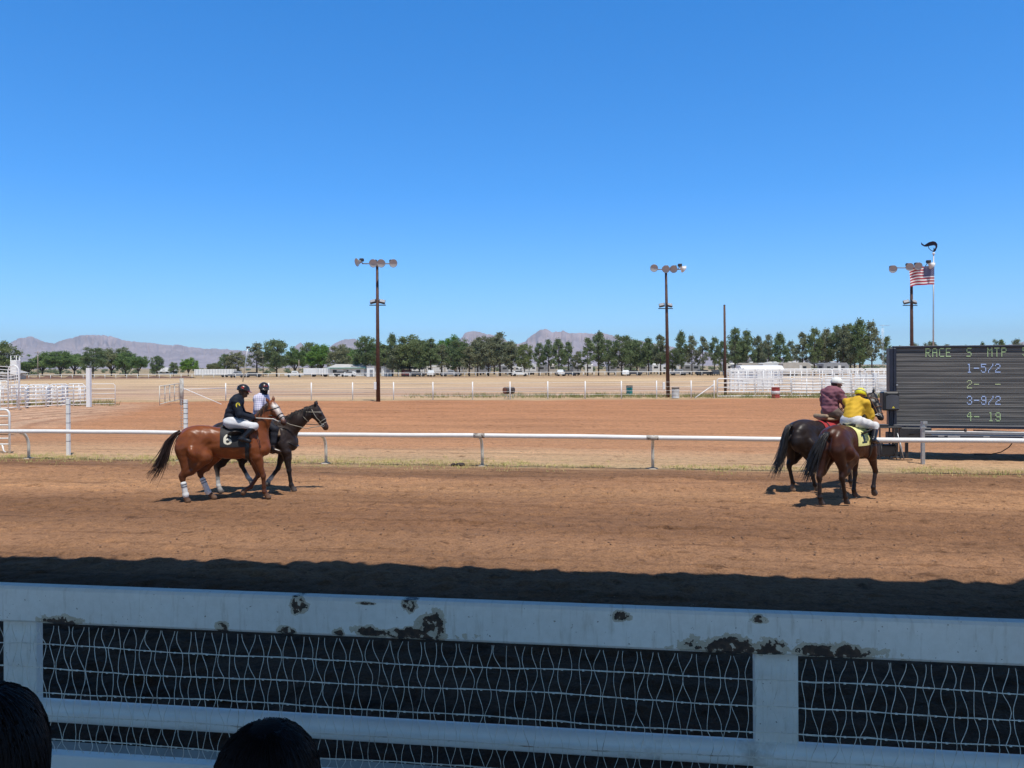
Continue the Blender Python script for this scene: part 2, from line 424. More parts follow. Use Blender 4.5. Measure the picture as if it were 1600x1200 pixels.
# ------------------------------------------------------------------ mountains
def ridge(name, pts, d, depth, seed, col, hs_=1.0):
    xs = np.array([p[0] for p in pts], float); ys = np.array([p[1] for p in pts], float)
    yy = ys + RHO * (xs - 800); hh = (HZ + 4 - yy) * d / F * hs_
    n = 420; m = 46
    u = np.linspace(xs[0], xs[-1], n); hr = np.interp(u, xs, hh)
    # soften the traced line and roughen it
    kk = np.array([.25, .5, .25]); hr = np.convolve(np.pad(hr, 1, 'edge'), kk, 'valid')
    v = np.linspace(0, 1, m)
    U, Vv = np.meshgrid(u, v, indexing='ij')
    D = d - depth + Vv * depth * 2.0
    prof = np.where(Vv < .5, (Vv * 2) ** 1.35, 1 - (Vv - .5) * 2 * .9)
    Xw = (U - 800) * D / F * (1 + 0 * U)
    nz = fbm(U * .11, Vv * 9, seed, 5) - .5; rg = np.abs(fbm(U * .16 + nz * 2, Vv * 5, seed + 5, 4) - .5)
    Z = hr[:, None] * prof * (1 + (nz * .35 - rg * .55) * np.clip(1 - np.abs(Vv - .5) * .3, 0, 1) * np.where(np.abs(Vv - .5) < .02, .25, 1))
    Z = np.maximum(Z, -5)
    V = np.stack([Xw, D, Z], -1).reshape(-1, 3); i = np.arange(n * m).reshape(n, m)
    Fq = np.stack([i[:-1, :-1], i[1:, :-1], i[1:, 1:], i[:-1, 1:]], -1).reshape(-1, 4)
    o = mesh_obj(name, np_mesh(name, V, Fq), col); tag(o, kind='structure'); return o
MTN = mat('hazy_mountain_rock', (.33, .275, .29), .95, .3, .006, bump=.0)  # pale lilac: part of the distance haze is put into the colour
ridge('mountains', [(-160, 566), (-60, 552), (0, 545), (15, 538), (28, 531), (36, 528), (51, 528), (58, 533), (72, 537), (86, 537), (100, 533), (122, 527), (140, 525), (158, 524), (172, 526), (184, 530), (200, 534), (216, 536), (240, 538), (255, 541), (280, 541), (300, 545), (320, 547), (345, 548), (375, 550), (410, 553), (440, 558), (470, 574)], 6500, 1700, 3, MTN)
ridge('mountains', [(440, 576), (452, 560), (460, 545), (470, 537), (478, 546), (490, 556), (508, 550), (520, 541), (532, 534), (546, 531), (556, 531), (566, 537), (585, 552), (620, 566), (640, 576)], 7000, 1300, 9, MTN)
ridge('mountains', [(690, 576), (705, 553), (718, 532), (728, 522), (737, 518), (748, 520), (765, 524), (786, 529), (800, 540), (812, 540), (822, 533), (834, 524), (843, 518), (852, 515), (858, 517), (864, 521), (870, 518), (880, 518), (887, 522), (905, 522), (925, 523), (940, 521), (952, 524), (975, 529), (1000, 535), (1030, 540), (1060, 546), (1110, 553), (1200, 560), (1300, 566), (1340, 575)], 6000, 1600, 21, MTN)
ridge('mountains', [(1440, 576), (1500, 556), (1550, 546), (1590, 538), (1640, 530), (1720, 528), (1800, 540), (1880, 556), (1960, 572)], 6400, 1500, 31, MTN)
# ------------------------------------------------------------------ grandstand behind and above the viewer (throws the shade)
def grandstand():
    zE = 8.5; k = zE / -SUN_DIR.z
    a, b = gp(0, 868), gp(1600, 911)
    off = Vector((SUN_DIR.x * k, SUN_DIR.y * k, 0))
    e0, e1 = a - off, b - off
    u = (e1 - e0).normalized(); nrm = Vector((-u.y, u.x, 0))           # towards the track
    mid = (e0 + e1) / 2
    T = thing('grandstand', 'shaded grandstand with a long sheet roof behind the white mesh fence', 'grandstand', (mid.x, mid.y, 0))
    P = []; fs = []; n = 900; L = 60
    for i in range(n + 1):
        q = -L + 2 * L * i / n
        w_ = 0
        for (fr, am, ph) in ((1.9, .06, .3), (3.3, .05, 1.7), (7.1, .03, .9), (.6, .05, 2.2), (14.0, .035, .4), (23.0, .02, 1.1)):
            w_ += am * math.sin(q * fr + ph + 1.3 * math.sin(q * .7 + ph))
        w_ = abs(w_) * 1.35 - .06
        p = mid + u * q + nrm * w_; pb = mid + u * q - nrm * 11.5
        P += [(p.x, p.y, zE), (pb.x, pb.y, zE + 1.6), (p.x, p.y, zE + .12), (pb.x, pb.y, zE + 1.75)]
    for i in range(n):
        j = 4 * i
        fs += [(j, j + 4, j + 5, j + 1), (j + 2, j + 3, j + 7, j + 6), (j, j + 2, j + 6, j + 4)]
    MB().add(P, fs).build('roof', TARMAC, T, True)
    for q in (-40, -24, 24, 40):
        for dn in (-3.0, -11):
            p = mid + u * q + nrm * dn; pm = MB(); pm.box((p.x, p.y, 4.75), (.3, .3, 7.5 if dn < -5 else 7.3)); pm.build('post', TARMAC, T, True)
    return u
GU = grandstand()
# paved apron the spectators are on, one metre above the track, held by a wall under the fence
fA, fB = (0, 915), (1600, 974)
def fence_pt(px, z=1.807):
    ya = fA[1] + (fB[1] - fA[1]) * px / 1600
    return gp(px, ya, z)
F0, F1 = fence_pt(0), fence_pt(1600)
FU = (F1 - F0); FU.z = 0; FU.normalize(); FN = Vector((-FU.y, FU.x, 0))
FO = fence_pt(800); FO.z = 0
def fp(s, z=0.0, n=0.0): return Vector((FO.x + FU.x * s + FN.x * n, FO.y + FU.y * s + FN.y * n, z))
FRZ = math.atan2(FU.y, FU.x)
mb = MB(); mb.box(fp(0, .49, -9.2), (70, 18.6, .98), rz=FRZ); tag(mb.build('apron', CONC), kind='structure')
t_ = thing('retaining_wall', 'low concrete retaining wall under the white mesh fence', 'wall', fp(0, 0, .16))
mb = MB(); mb.box(fp(0, .48, .18), (70, .14, 1.0), rz=FRZ); mb.build('wall', CONC, t_, True)

# ------------------------------------------------------------------ foreground fence
def peel_mat():
    N = NT('peeling_white_paint'); b = N.b; b.inputs['Roughness'].default_value = .5
    tc = N.n('ShaderNodeTexCoord'); o = tc.outputs['Object']
    sp = N.n('ShaderNodeSeparateXYZ'); N.l(o, sp.inputs[0])
    n1 = N.noise(6, 5, .6, o); n2 = N.noise(24, 5, .7, o); n3 = N.noise(1.3, 3, .5, o)
    base = N.ramp(n3.outputs[0], [(.35, (.76, .73, .66)), (.65, (.86, .83, .75))]).outputs[0]
    base = N.mix(.5, base, N.ramp(n2.outputs[0], [(.35, (.86, .85, .82)), (.6, (1, 1, 1))]).outputs[0], 'MULTIPLY')
    # worn places: centre s, z and half sizes
    spots = [(-2.05, 1.655, .15, .03), (-.45, 1.665, .30, .030), (-.33, 1.69, .075, .085), (-.93, 1.775, .05, .045), (-1.28, 1.66, .035, .035), (-.98, 1.655, .05, .03),
             (-.75, 1.655, .035, .03), (-.44, 1.79, .035, .03), (.92, 1.667, .28, .052), (1.28, 1.662, .24, .042), (.45, 1.775, .045, .022), (.99, 1.785, .04, .022), (-.62, 1.79, .05, .008)]
    acc = None
    for (cs, cz, rs, rz_) in spots:
        dx = N.math('DIVIDE', N.math('SUBTRACT', sp.outputs[0], cs), rs); dz = N.math('DIVIDE', N.math('SUBTRACT', sp.outputs[2], cz), rz_)
        d = N.math('SUBTRACT', 1.0, N.math('SQRT', N.math('ADD', N.math('MULTIPLY', dx, dx), N.math('MULTIPLY', dz, dz))))
        acc = d if acc is None else N.math('MAXIMUM', acc, d)
    m = N.math('ADD', acc, N.math('MULTIPLY', N.math('SUBTRACT', n1.outputs[0], .5), 2.2))
    m = N.math('ADD', m, N.math('MULTIPLY', N.math('SUBTRACT', n2.outputs[0], .5), .9))
    near = N.math('GREATER_THAN', acc, -.35)
    primer = N.math('MULTIPLY', N.math('GREATER_THAN', m, .10), near); bare = N.math('MULTIPLY', N.math('GREATER_THAN', m, .36), near)
    n4 = N.noise(26, 4, .6, o)
    bare = N.math('MULTIPLY', bare, N.math('GREATER_THAN', n4.outputs[0], .44))
    cvd = N.n('ShaderNodeCombineXYZ'); N.l(N.math('MULTIPLY', sp.outputs[0], 38), cvd.inputs[0]); N.l(N.math('MULTIPLY', sp.outputs[2], 5), cvd.inputs[2])
    drip = N.noise(1.0, 4, .6, cvd.outputs[0]); base = N.mix(.8, base, N.ramp(drip.outputs[0], [(.32, (.80, .77, .72)), (.46, (1, 1, 1))]).outputs[0], 'MULTIPLY')
    spk = N.noise(70, 2, .5, o); base = N.mix(N.ramp(spk.outputs[0], [(.72, (0, 0, 0)), (.75, (1, 1, 1))]).outputs[0], base, (.30, .24, .18))
    c = N.mix(primer, base, N.ramp(n2.outputs[0], [(.35, (.42, .35, .25)), (.65, (.62, .55, .42))]).outputs[0]); c = N.mix(bare, c, N.ramp(n4.outputs[0], [(.45, (.085, .05, .03)), (.6, (.030, .020, .016))]).outputs[0])
    N.l(c, b.inputs['Base Color'])
    hgt = N.math('SUBTRACT', 1.0, primer); n5 = N.noise(9, 3, .5, o); N.bump(N.math('ADD', hgt, N.math('MULTIPLY', n5.outputs[0], .8)), .6, .004)
    return N.m
PEEL = peel_mat()
def fence():
    T = thing('mesh_fence', 'white painted fence with peeling top rail and wire mesh in the shaded foreground', 'fence', fp(0, 0), FRZ)
    mb = MB(); L = 16
    # top rail: square tube with rounded shoulders, local coordinates: x along, y towards the track
    mb.box((0, .03, 1.7245), (L, .07, .165), bev=.012); mb.build('top_rail', PEEL, T)
    mb = MB(); mb.tube([(-L / 2, .075, 1.215), (L / 2, .075, 1.215)], .05, 20); mb.build('lower_rail', WHITE, T)
    mb = MB(); mb.box((0, .03, 1.004), (L, .06, .085), bev=.006); mb.build('bottom_board', WHITE, T)
    s0 = (fence_pt(1218) - FO).dot(FU)
    for k in range(-3, 3):
        s = s0 + 3.40 * k
        mb = MB(); mb.box((s, .09, 1.31), (.172, .045, .66), bev=.004); mb.build('post', PEEL, T)
    # V-mesh wire on the near side
    rows = [1.64, 1.548, 1.447, 1.341, 1.233, 1.128, 1.075]
    mb = MB(); sp = .037; n = int(7.0 / sp); rnd = random.Random(3)
    sway = lambda s, j: .006 * math.sin(s * 2.1 + j * 1.7) + .004 * math.sin(s * 5.3 + j)
    for j, z in enumerate(rows[1:-1]):
        pts = [(-3.5 + .1 * i, -.016 + .002 * math.sin(i * 3.7 + j), z + sway(-3.5 + .1 * i, j) * .8) for i in range(71)]
        mb.tube(pts, .0021, 5, caps=False)
        pts2 = [(p[0], p[1] + .002 * math.sin(i * 2.1), p[2] + .0032 * math.sin(i * 1.57)) for i, p in enumerate(pts)]
        mb.tube(pts2, .0012, 4, caps=False)
    for i in range(n):
        x0 = -3.5 + sp * i; prev = None; pts = []
        jit = [rnd.gauss(0, .0042) for _ in rows]
        for j in range(len(rows) - 1):
            sg = 1 if (i + j) % 2 == 0 else -1
            xa = x0 + sg * sp * .25 + jit[j] + sway(x0, j) * .5; xb = x0 - sg * sp * .25 + jit[j + 1] + sway(x0, j + 1) * .5
            za, zb = rows[j] + (sway(x0, j - 1) * .8 if j else 0), rows[j + 1] + sway(x0, j) * .8
            bow = rnd.gauss(0, .006)
            for q in (0, .12, .3, .5, .7, .88):
                e = q * q * (3 - 2 * q)
                pts.append((xa + (xb - xa) * e + bow * math.sin(math.pi * q), -.018 - .004 * math.sin(math.pi * q) + rnd.gauss(0, .0006), za + (zb - za) * q))
        pts.append((xb, -.018, rows[-1])); mb.tube(pts, .0014, 4, caps=False)
        for j, z in enumerate(rows[1:-1]):            # wrapped knots
            if (i + j) % 2 == 0: mb.box((x0 + sp * .28 + jit[j + 1], -.018, z + sway(x0, j) * .8), (.009, .005, .006))
    mb.build('wire_mesh', WIRE, T)
fence()

# ------------------------------------------------------------------ running rail
COUP = mat('chipped_coupling', (.55, .52, .46), .6, .2, 8, dirt=(.10, .06, .04), dscale=9, damt=.50)
def rail():
    bx = [(45, 716), (275, 721), (505, 725), (753, 728), (1020, 732), (1262, 735)]
    P0, P1 = gp(45, 716), gp(1020, 732)
    u = (P1 - P0); u.z = 0; u.normalize(); nrm = Vector((-u.y, u.x, 0)); zr = .868
    T = thing('running_rail', 'long white running rail on curved gooseneck posts along the inside of the track', 'rail', (P0.x, P0.y, 0))
    far = 1.0
    def q(s, n=0, z=0): return P0 + u * s + nrm * n + Vector((0, 0, z))
    # the rail overhangs towards the track; posts curve back under it
    mb = MB(); pts = []
    for i in range(0, 140):
        s = -30 + .5 * i; pts.append(q(s, -.33, zr + .010 * math.sin(s * .5) + .003 * math.sin(s * 1.9)))
    mb.tube(pts, .064, 14); mb.build('rail', WHITE_PIPE, T, True)
    for px, py in bx + [(-190, 711), (1760, 742)]:
        p = gp(px, py); s = (p - P0).dot(u)
        mb = MB(); pts = [q(s, 0, -.05), q(s, 0, .35)]
        for k in range(1, 9):
            a = k / 8 * math.pi / 2
            pts.append(q(s, -.33 * (1 - math.cos(a)), .35 + .47 * math.sin(a)))
        mb.tube(pts, .042, 10); p_ = mb.build('post', CREAM, T, True)
        mb = MB(); mb.lathe([(0, .03), (.07, .03), (.13, .015), (.17, -.02)], q(s), n=12); f = mb.build('footing', CONC, T, True)
        if px in (753, 1020):
            mb = MB(); mb.tube([q(s - .17, -.33, zr + .010 * math.sin(s * .5)), q(s + .15, -.33, zr + .010 * math.sin(s * .5))], .068, 12); mb.build('coupling', COUP, T, True)
    # square steel support at the right
    p = gp(1445, 725); s = (p - P0).dot(u)
    T2 = thing('steel_post', 'bare galvanised square post rising through the running rail before the screen trailer', 'post', (p.x, p.y, 0))
    mb = MB(); pp = p + Vector((0, .1, 0)); mb.box((pp.x, pp.y, .58), (.085, .085, 1.22)); mb.build('upright', GALV, T2, True)
    mb = MB(); mb.box((pp.x - .02, pp.y - .06, 1.02), (.16, .05, .05)); mb.build('clamp', GALV, T2, True)
    mb = MB(); mb.box((pp.x + .03, pp.y - .05, 1.16), (.12, .06, .07)); mb.build('cap', GALV, T2, True)
    return q, P0, u
RQ, RP0, RU = rail()

def black_marks(mb, x, y, z0, z1, w, n):
    for k in range(n):
        z = z0 + (z1 - z0) * (k + .5) / n; mb.box((x, y, z), (w, w, .014))
def marker_post(px, ytop, ybase, w, label, nm, d=None):
    p = gp(px, ybase); top = at(px, ytop, p.y)
    T = thing('marker_post', label, 'post', (p.x, p.y, 0))
    mb = MB(); mb.box((p.x, p.y, top.z / 2), (w, w, top.z + .06), bev=.006); mb.build('shaft', WHITE_PIPE, T, True)
    for k in range(nm):
        mb = MB(); mb.box((p.x, p.y, .3 + (top.z - .3) * (k + .5) / nm), (w + .005, w + .005, .014)); mb.build('band', DARK, T, True)
    return T
marker_post(107, 625, 711, .10, 'tall white marker post behind the running rail at the left', 5)
T290 = marker_post(290.5, 626, 713, .10, 'white marker post with black ticks just left of the chestnut horse', 9)
mb = MB(); p = gp(290.5, 713)
for k in range(12):
    mb.tube([(p.x - .04, p.y, .85 + k * .085), (p.x - .17 - .03 * (k % 2), p.y + .02, .86 + k * .085)], .006, 5)
mb.tube([(p.x - .15, p.y + .02, .84), (p.x - .15, p.y + .02, 1.82)], .005, 5)
mb.build('wire_stubs', GALV, T290, True)

# ladder-like pipe gate end at the far left
p = gp(15, 708)
T = thing('pipe_gate', 'round-cornered white pipe gate cut by the left edge behind the running rail', 'gate', (p.x, p.y, 0))
top = at(15, 640, p.y).z; mb = MB()
pts = [(p.x, p.y, 0), (p.x, p.y, top - .15)] + [(p.x - .15 + .15 * math.cos(a), p.y, top - .15 + .15 * math.sin(a)) for a in (R(30), R(60), R(90))] + [(p.x - 2.6, p.y, top)]
mb.tube(pts, .034, 8); mb.tube([(p.x - 2.6, p.y, top), (p.x - 2.6, p.y, 0)], .034, 8); mb.build('frame', WHITE_PIPE, T, True)
for yy in (650, 664, 676, 685, 694):
    z = at(10, yy, p.y).z; mb = MB(); mb.tube([(p.x - 2.6, p.y, z), (p.x + .03, p.y, z)], .024, 8); mb.build('rail', WHITE_PIPE, T, True)
mb = MB(); mb.tube([(p.x - .24, p.y, .28), (p.x - .2, p.y, .08), (p.x - .12, p.y, .03)], .025, 8); mb.build('foot', WHITE_PIPE, T, True)

# ------------------------------------------------------------------ arena fence and corral panels
def post_fence(name, label, pts2d, h, wires, r=.05, m=WHITE_FAR, wm=GALV, wr=.012, group=None):
    T = thing(name, label, 'fence', (pts2d[0][0], pts2d[0][1], 0), group=group)
    for (x, y) in pts2d:
        mb = MB(); mb.tube([(x, y, -.05), (x, y, h)], r, 8); mb.build('post', m, T, True)
    for z in wires:
        mb = MB(); mb.tube([(x, y, z) for x, y in pts2d], wr, 5); mb.build('wire', wm, T, True)
    return T
px = [352.7, 420, 486.5, 551, 615, 676.5, 738.5, 797, 856, 914.5, 971, 1026, 1080, 1116]
pts = []
for x in px:
    q = gp(x, 626.5 - (x - 352) * .0062); pts.append((q.x, q.y))
post_fence('arena_fence', 'white post and wire fence along the far side of the arena', pts, 1.5, (.35, .65, .98, 1.38))
q0, q1, q2 = gp(284, 632), gp(346, 632), gp(352.7, 627)
T = thing('corner_post', 'thick weathered corner post with a diagonal brace and pipe beside the leaning gate', 'post', (q0.x, q0.y, 0))
mb = MB(); mb.tube([(q0.x, q0.y, 0), (q0.x, q0.y, 2.0)], .14, 12); mb.build('shaft', mat('weathered_paint_post', (.50, .48, .43), .8, .3, 5, dirt=(.25, .2, .15), damt=.45), T, True)
mb = MB(); mb.tube([(q0.x, q0.y, 1.3), (q1.x, q1.y, .02)], .03, 6); mb.build('brace', WHITE_FAR, T, True)
mb = MB(); mb.tube([(q0.x, q0.y, 1.15), (q2.x, q2.y, 1.1)], .03, 6); mb.build('pipe', WHITE_FAR, T, True)
a, b = gp(1080.5, 622.4), gp(1116, 621.5)
T = thing('brace_pole', 'white diagonal brace at the right end of the arena fence', 'brace', (a.x, a.y, 0))
mb = MB(); mb.tube([(a.x + .3, a.y - .02, .05), (b.x, b.y - .02, 1.15)], .045, 6); mb.build('bar', WHITE_FAR, T, True)
# slanting gate left of the corner post
a, b = gp(249.5, 634), gp(280, 630)
T = thing('swing_gate', 'pale swung-open gate of upright bars left of the weathered corner post', 'gate', (a.x, a.y, 0))
h0, h1 = 1.45, 1.55; mb = MB(); mb.tube([(a.x, a.y, -.02), (a.x, a.y, h0), (b.x, b.y, h1), (b.x, b.y, .25)], .035, 6); mb.tube([(a.x, a.y, .12), (b.x, b.y, .3)], .03, 6); mb.build('frame', CREAM, T, True)
for f in (.26, .5, .75):
    c = a.lerp(b, f); mb = MB(); mb.tube([(c.x, c.y, .2), (c.x, c.y, h0 + (h1 - h0) * f)], .04, 6); mb.build('bar', CREAM, T, True)
for z in (.5, .85, 1.2):
    mb = MB(); mb.tube([(a.x, a.y, z), (b.x, b.y, z + .07)], .012, 5); mb.build('wire', GALV, T, True)
for k, (xx, yy, n) in enumerate(((142, 633, 0),)):
    pass
NTH = ['first', 'second', 'third', 'fourth', 'fifth', 'sixth', 'seventh', 'eighth', 'ninth', 'tenth', 'eleventh', 'twelfth', 'thirteenth', 'fourteenth', 'fifteenth', 'sixteenth', 'seventeenth', 'eighteenth', 'nineteenth', 'twentieth', 'twenty-first', 'twenty-second', 'twenty-third', 'twenty-fourth', 'twenty-fifth', 'twenty-sixth', 'twenty-seventh', 'twenty-eighth', 'twenty-ninth', 'thirtieth', 'thirty-first', 'thirty-second'] + ['thirty-' + k for k in ('third', 'fourth', 'fifth', 'sixth', 'seventh', 'eighth', 'ninth')] + ['fortieth'] + ['forty-' + k for k in ('first', 'second', 'third', 'fourth', 'fifth', 'sixth', 'seventh', 'eighth', 'ninth')] + ['fiftieth'] + ['fifty-' + k for k in ('first', 'second', 'third', 'fourth', 'fifth', 'sixth', 'seventh', 'eighth', 'ninth')]
def panel(a, b, h, rails, ups, label, group, r=.036, z0=.12, m=WHITE_FAR, name='corral_panel'):
    a, b = Vector(a), Vector(b)
    T = thing(name, label, 'corral panel', (a.x, a.y, 0), group=group)
    u = (b - a).normalized()
    mb = MB(); mb.tube([(a.x, a.y, 0), (a.x, a.y, h - .12), tuple(a + u * .12 + Vector((0, 0, h))), tuple(b - u * .12 + Vector((0, 0, h))), (b.x, b.y, h - .12), (b.x, b.y, 0)], r * 1.25, 6); mb.build('frame', m, T, True)
    for k in range(rails):
        z = z0 + (h - z0) * k / rails; mb = MB(); mb.tube([(a.x, a.y, z), (b.x, b.y, z)], r, 6); mb.build('rail', m, T, True)
    for k in range(ups):
        c = a.lerp(b, (k + 1) / (ups + 1)); mb = MB(); mb.tube([(c.x, c.y, z0), (c.x, c.y, h)], r, 6); mb.build('upright', m, T, True)
    return T
# left pens
front = [(-60, 644), (-12, 641), (13, 640), (40, 638), (72, 636.5), (90, 635.5), (115, 634.5), (136, 634)]
for k in range(len(front) - 1):
    panel(gp(*front[k]), gp(*front[k + 1]), 1.45, 5, 1, f'{NTH[k]} panel from the left in the front row of the left corral pens', 'front row of the left corral pens')
bk = [(-50, 636), (5, 634), (45, 632.5), (78, 631.5), (106, 630.5), (132, 630)]
for k in range(len(bk) - 1):
    panel(gp(*bk[k]), gp(*bk[k + 1]), 1.55, 5, 2, f'{NTH[k]} panel from the left in the middle row of the left corral pens', 'middle row of the left corral pens')
bk = [(-70, 627), (-20, 626.5), (12, 626), (52, 626), (84, 626)]
for k in range(len(bk) - 1):
    panel(gp(*bk[k]), gp(*bk[k + 1]), 1.75 if k < 2 else 1.3, 6, 2, f'{NTH[k]} panel from the left in the rear row of the left corral pens', 'rear row of the left corral pens')
for k, ((xa, ya), (xb, yb)) in enumerate((((40, 638), (45, 632.5)), ((90, 635.5), (106, 630.5)), ((72, 636.5), (78, 631.5)))):
    panel(gp(xa, ya), gp(xb, yb), 1.45, 5, 1, ('short cross panel near the left end of the left corral pens', 'short cross panel near the right end of the left corral pens', 'short cross panel in the middle of the left corral pens')[k], 'cross panels of the left corral pens')
panel(gp(142, 633.5), gp(180, 633), 1.62, 4, 0, 'white pipe gate standing right of the thick white post', None, r=.02, name='pipe_gate')
p = gp(139, 636)
T = thing('gate_post', 'thick tall white square post at the right end of the left corral pens', 'post', (p.x, p.y, 0))
mb = MB(); zt = at(139, 575, p.y).z; mb.box((p.x, p.y, zt / 2), (.27, .27, zt), bev=.01); mb.build('shaft', WHITE_FAR, T, True)
mb = MB(); mb.box((p.x - .16, p.y - .05, 1.2), (.1, .1, .16)); mb.build('latch', GALV, T, True)
# tall arch
a, b = gp(13, 640), gp(29.5, 640); zt = at(20, 571, a.y).z
T = thing('pipe_arch', 'tall round-topped white pipe arch over the left corral pens', 'arch', (a.x, a.y, 0))
mb = MB(); mb.tube([(a.x, a.y, 0), (a.x, a.y, zt - .3), (a.x + .1, a.y, zt - .1), (a.x + .3, a.y, zt), (b.x - .3, b.y, zt), (b.x - .1, b.y, zt - .1), (b.x, b.y, zt - .3), (b.x, b.y, 0)], .045, 8); mb.build('hoop', WHITE_FAR, T, True)
for k in range(8):
    mb = MB(); z = 1.45 + k * .21; mb.tube([(a.x - 3, a.y, z + .25), (a.x, a.y, z), (b.x, b.y, z + .12)], .022, 6); mb.build('rail', WHITE_FAR, T, True)
# white starter's box on legs
d = 74; c = at(24, 573.5, d); 
T = thing('judges_box', 'small white box tower on legs above the left corral pens', 'tower', (c.x, c.y, 0))
mb = MB(); zt, zb = at(24, 563, d).z, at(24, 585, d).z; mb.box((c.x, c.y, (zt + zb) / 2), (.62, .62, zt - zb), bev=.02); mb.build('box', WHITE_FAR, T, True)
for sx in (-.26, .26):
    for sy in (-.26, .26):
        mb = MB(); mb.tube([(c.x + sx, c.y + sy, 0), (c.x + sx, c.y + sy, zt + .45)], .03, 6); mb.build('leg', WHITE_FAR, T, True)
mb = MB(); mb.tube([(c.x - .26, c.y - .26, zt + .45), (c.x + .26, c.y - .26, zt + .45), (c.x + .26, c.y + .26, zt + .45), (c.x - .26, c.y + .26, zt + .45), (c.x - .26, c.y - .26, zt + .45)], .025, 6); mb.build('handrail', GREY, T, True)
for sx in (-.12, .14):
    mb = MB(); mb.lathe([(0, .0), (.12, .02), (.13, .12), (.09, .22), (0, .25)], (c.x + sx, c.y, zt + .04), n=10); mb.build('floodlight', DARK, T, True)

# right pens
rowA = [(1121, 621.2), (1180, 620.6), (1237, 620.2), (1284, 620.0), (1331, 619.8), (1368, 619.6), (1420, 619.2), (1480, 619)]
for k in range(len(rowA) - 1):
    panel(gp(*rowA[k]), gp(*rowA[k + 1]), 1.62, 4 if k < 2 else 6, 0 if k < 2 else 1, f'{NTH[k]} panel from the left in the front row of the right corral pens', 'front row of the right corral pens', r=.044)
rowB = [(1140, 614.8), (1180, 614.6), (1218, 614.4), (1270, 614.1), (1316, 613.8), (1352, 613.6), (1396, 613.3), (1450, 613)]
for k in range(len(rowB) - 1):
    panel(gp(*rowB[k]), gp(*rowB[k + 1]), 2.25, 7, 2, f'{NTH[k]} panel from the left in the middle row of the right corral pens', 'middle row of the right corral pens', r=.042)
rowC = [(1136, 609), (1160, 608.9), (1196, 608.7), (1222, 608.5), (1300, 608), (1350, 607.7), (1440, 607.2)]
for k in range(len(rowC) - 1):
    panel(gp(*rowC[k]), gp(*rowC[k + 1]), 2.3, 8, 3, f'{NTH[k]} panel from the left in the rear row of the right corral pens', 'rear row of the right corral pens', r=.045)
# solid-sided bucking chutes: boards between posts
def chute(xa, xb, yb, h, n, label):
    a, b = gp(xa, yb), gp(xb, yb)
    T = thing('loading_chute', label, 'chute', (a.x, a.y, 0), group='boarded chutes of the right corral pens')
    for k in range(n):
        z = .35 + (h - .35) * k / (n - 1); mb = MB(); mb.bar((a.x, a.y, z), (b.x, b.y, z), .05, (h / n) * .62); mb.build('board', WHITE_FAR, T, True)
    for f in (0, .33, .66, 1):
        c = a.lerp(b, f); mb = MB(); mb.box((c.x, c.y - .06, h / 2 + .1), (.12, .06, h + .2)); mb.build('post', WHITE_FAR, T, True)
chute(1142, 1162, 611.5, 2.3, 5, 'boarded white chute at the left end of the right corral pens')
chute(1184, 1208, 611.3, 2.1, 6, 'boarded white chute under the long white trailer roof in the right corral')
chute(1290, 1330, 616.5, 1.75, 8, 'boarded white chute behind the man in the maroon shirt')
chute(1336, 1364, 616.0, 1.8, 9, 'boarded white chute just left of the tall white corral post')
chute(1372, 1420, 616.0, 1.8, 9, 'boarded white chute running behind the dark screen')
p = gp(1367.5, 618.5); T = thing('gate_post', 'broad white post among the boarded chutes left of the screen', 'post', (p.x, p.y, 0))
mb = MB(); zt = at(1367, 583, p.y).z; mb.box((p.x, p.y, zt / 2), (.30, .2, zt), bev=.01); mb.build('shaft', WHITE_FAR, T, True)
a, b = at(1158, 574.5, 90), at(1224, 574.5, 90)
T = thing('stock_trailer', 'long white stock trailer roof showing over the right corral pens', 'trailer', ((a.x + b.x) / 2, 90, 0))
zt, zb = at(1190, 571.5, 90).z, at(1190, 578, 90).z; cx = (a.x + b.x) / 2; w_ = b.x - a.x
mb = MB(); x0_, x1_ = cx - w_ / 2, cx + w_ / 2; mb.add([(x0_, 89.6, zb), (x1_, 89.6, zb), (x1_, 90.4, zt), (x0_, 90.4, zt), (x0_, 92.2, zt + .05), (x1_, 92.2, zt + .05), (x1_, 92.2, zb), (x0_, 92.2, zb)], [(0, 1, 2, 3), (3, 2, 5, 4), (4, 5, 6, 7), (1, 0, 7, 6), (0, 3, 4, 7), (1, 6, 5, 2)]); mb.build('roof', WHITE_FAR, T, True)
mb = MB(); mb.box((cx, 91, (zb + .6) / 2), (w_ * .98, 2.1, zb - .62)); mb.build('body', WHITE_FAR, T, True)
for sx in (-1, -.0):
    mb = MB(); mb.lathe([(0, -.12), (.38, -.12), (.4, 0), (.38, .12), (0, .12)], (cx + sx + 1, 89.95, .4), (0, 1, 0), 14); mb.build('wheel', RUBBER, T, True)

# ------------------------------------------------------------------ barrels
def barrel_at(px, py, h, r, mats, label, bands=True, lie=False):
    p = gp(px, py); T = thing('barrel', label, 'barrel', (p.x, p.y, 0))
    mb = MB(); prof = [(0, 0), (r, 0), (r * 1.03, .01), (r, .02)]
    for f in (.33, .66): prof += [(r, h * f - .03), (r * 1.04, h * f), (r, h * f + .03)]
    prof += [(r, h - .02), (r * 1.03, h - .01), (r, h), (r * .95, h - .02), (0, h - .02)]
    mb.lathe(prof, (0, 0, 0), n=20); mb.build('drum', mats[0], T)
    if len(mats) > 1:
        mb = MB(); z0, z1 = mats[2]; mb.lathe([(r * 1.0, z0), (r * 1.05, z0 + .005), (r * 1.05, z1 - .005), (r * 1.0, z1)], (0, 0, 0), n=20); mb.build('band', mats[1], T)
    return T
TEAL = mat('teal_barrel', (.03, .26, .24), .5, .12, 5); REDB = mat('red_barrel', (.36, .055, .045), .5, .2, 5)
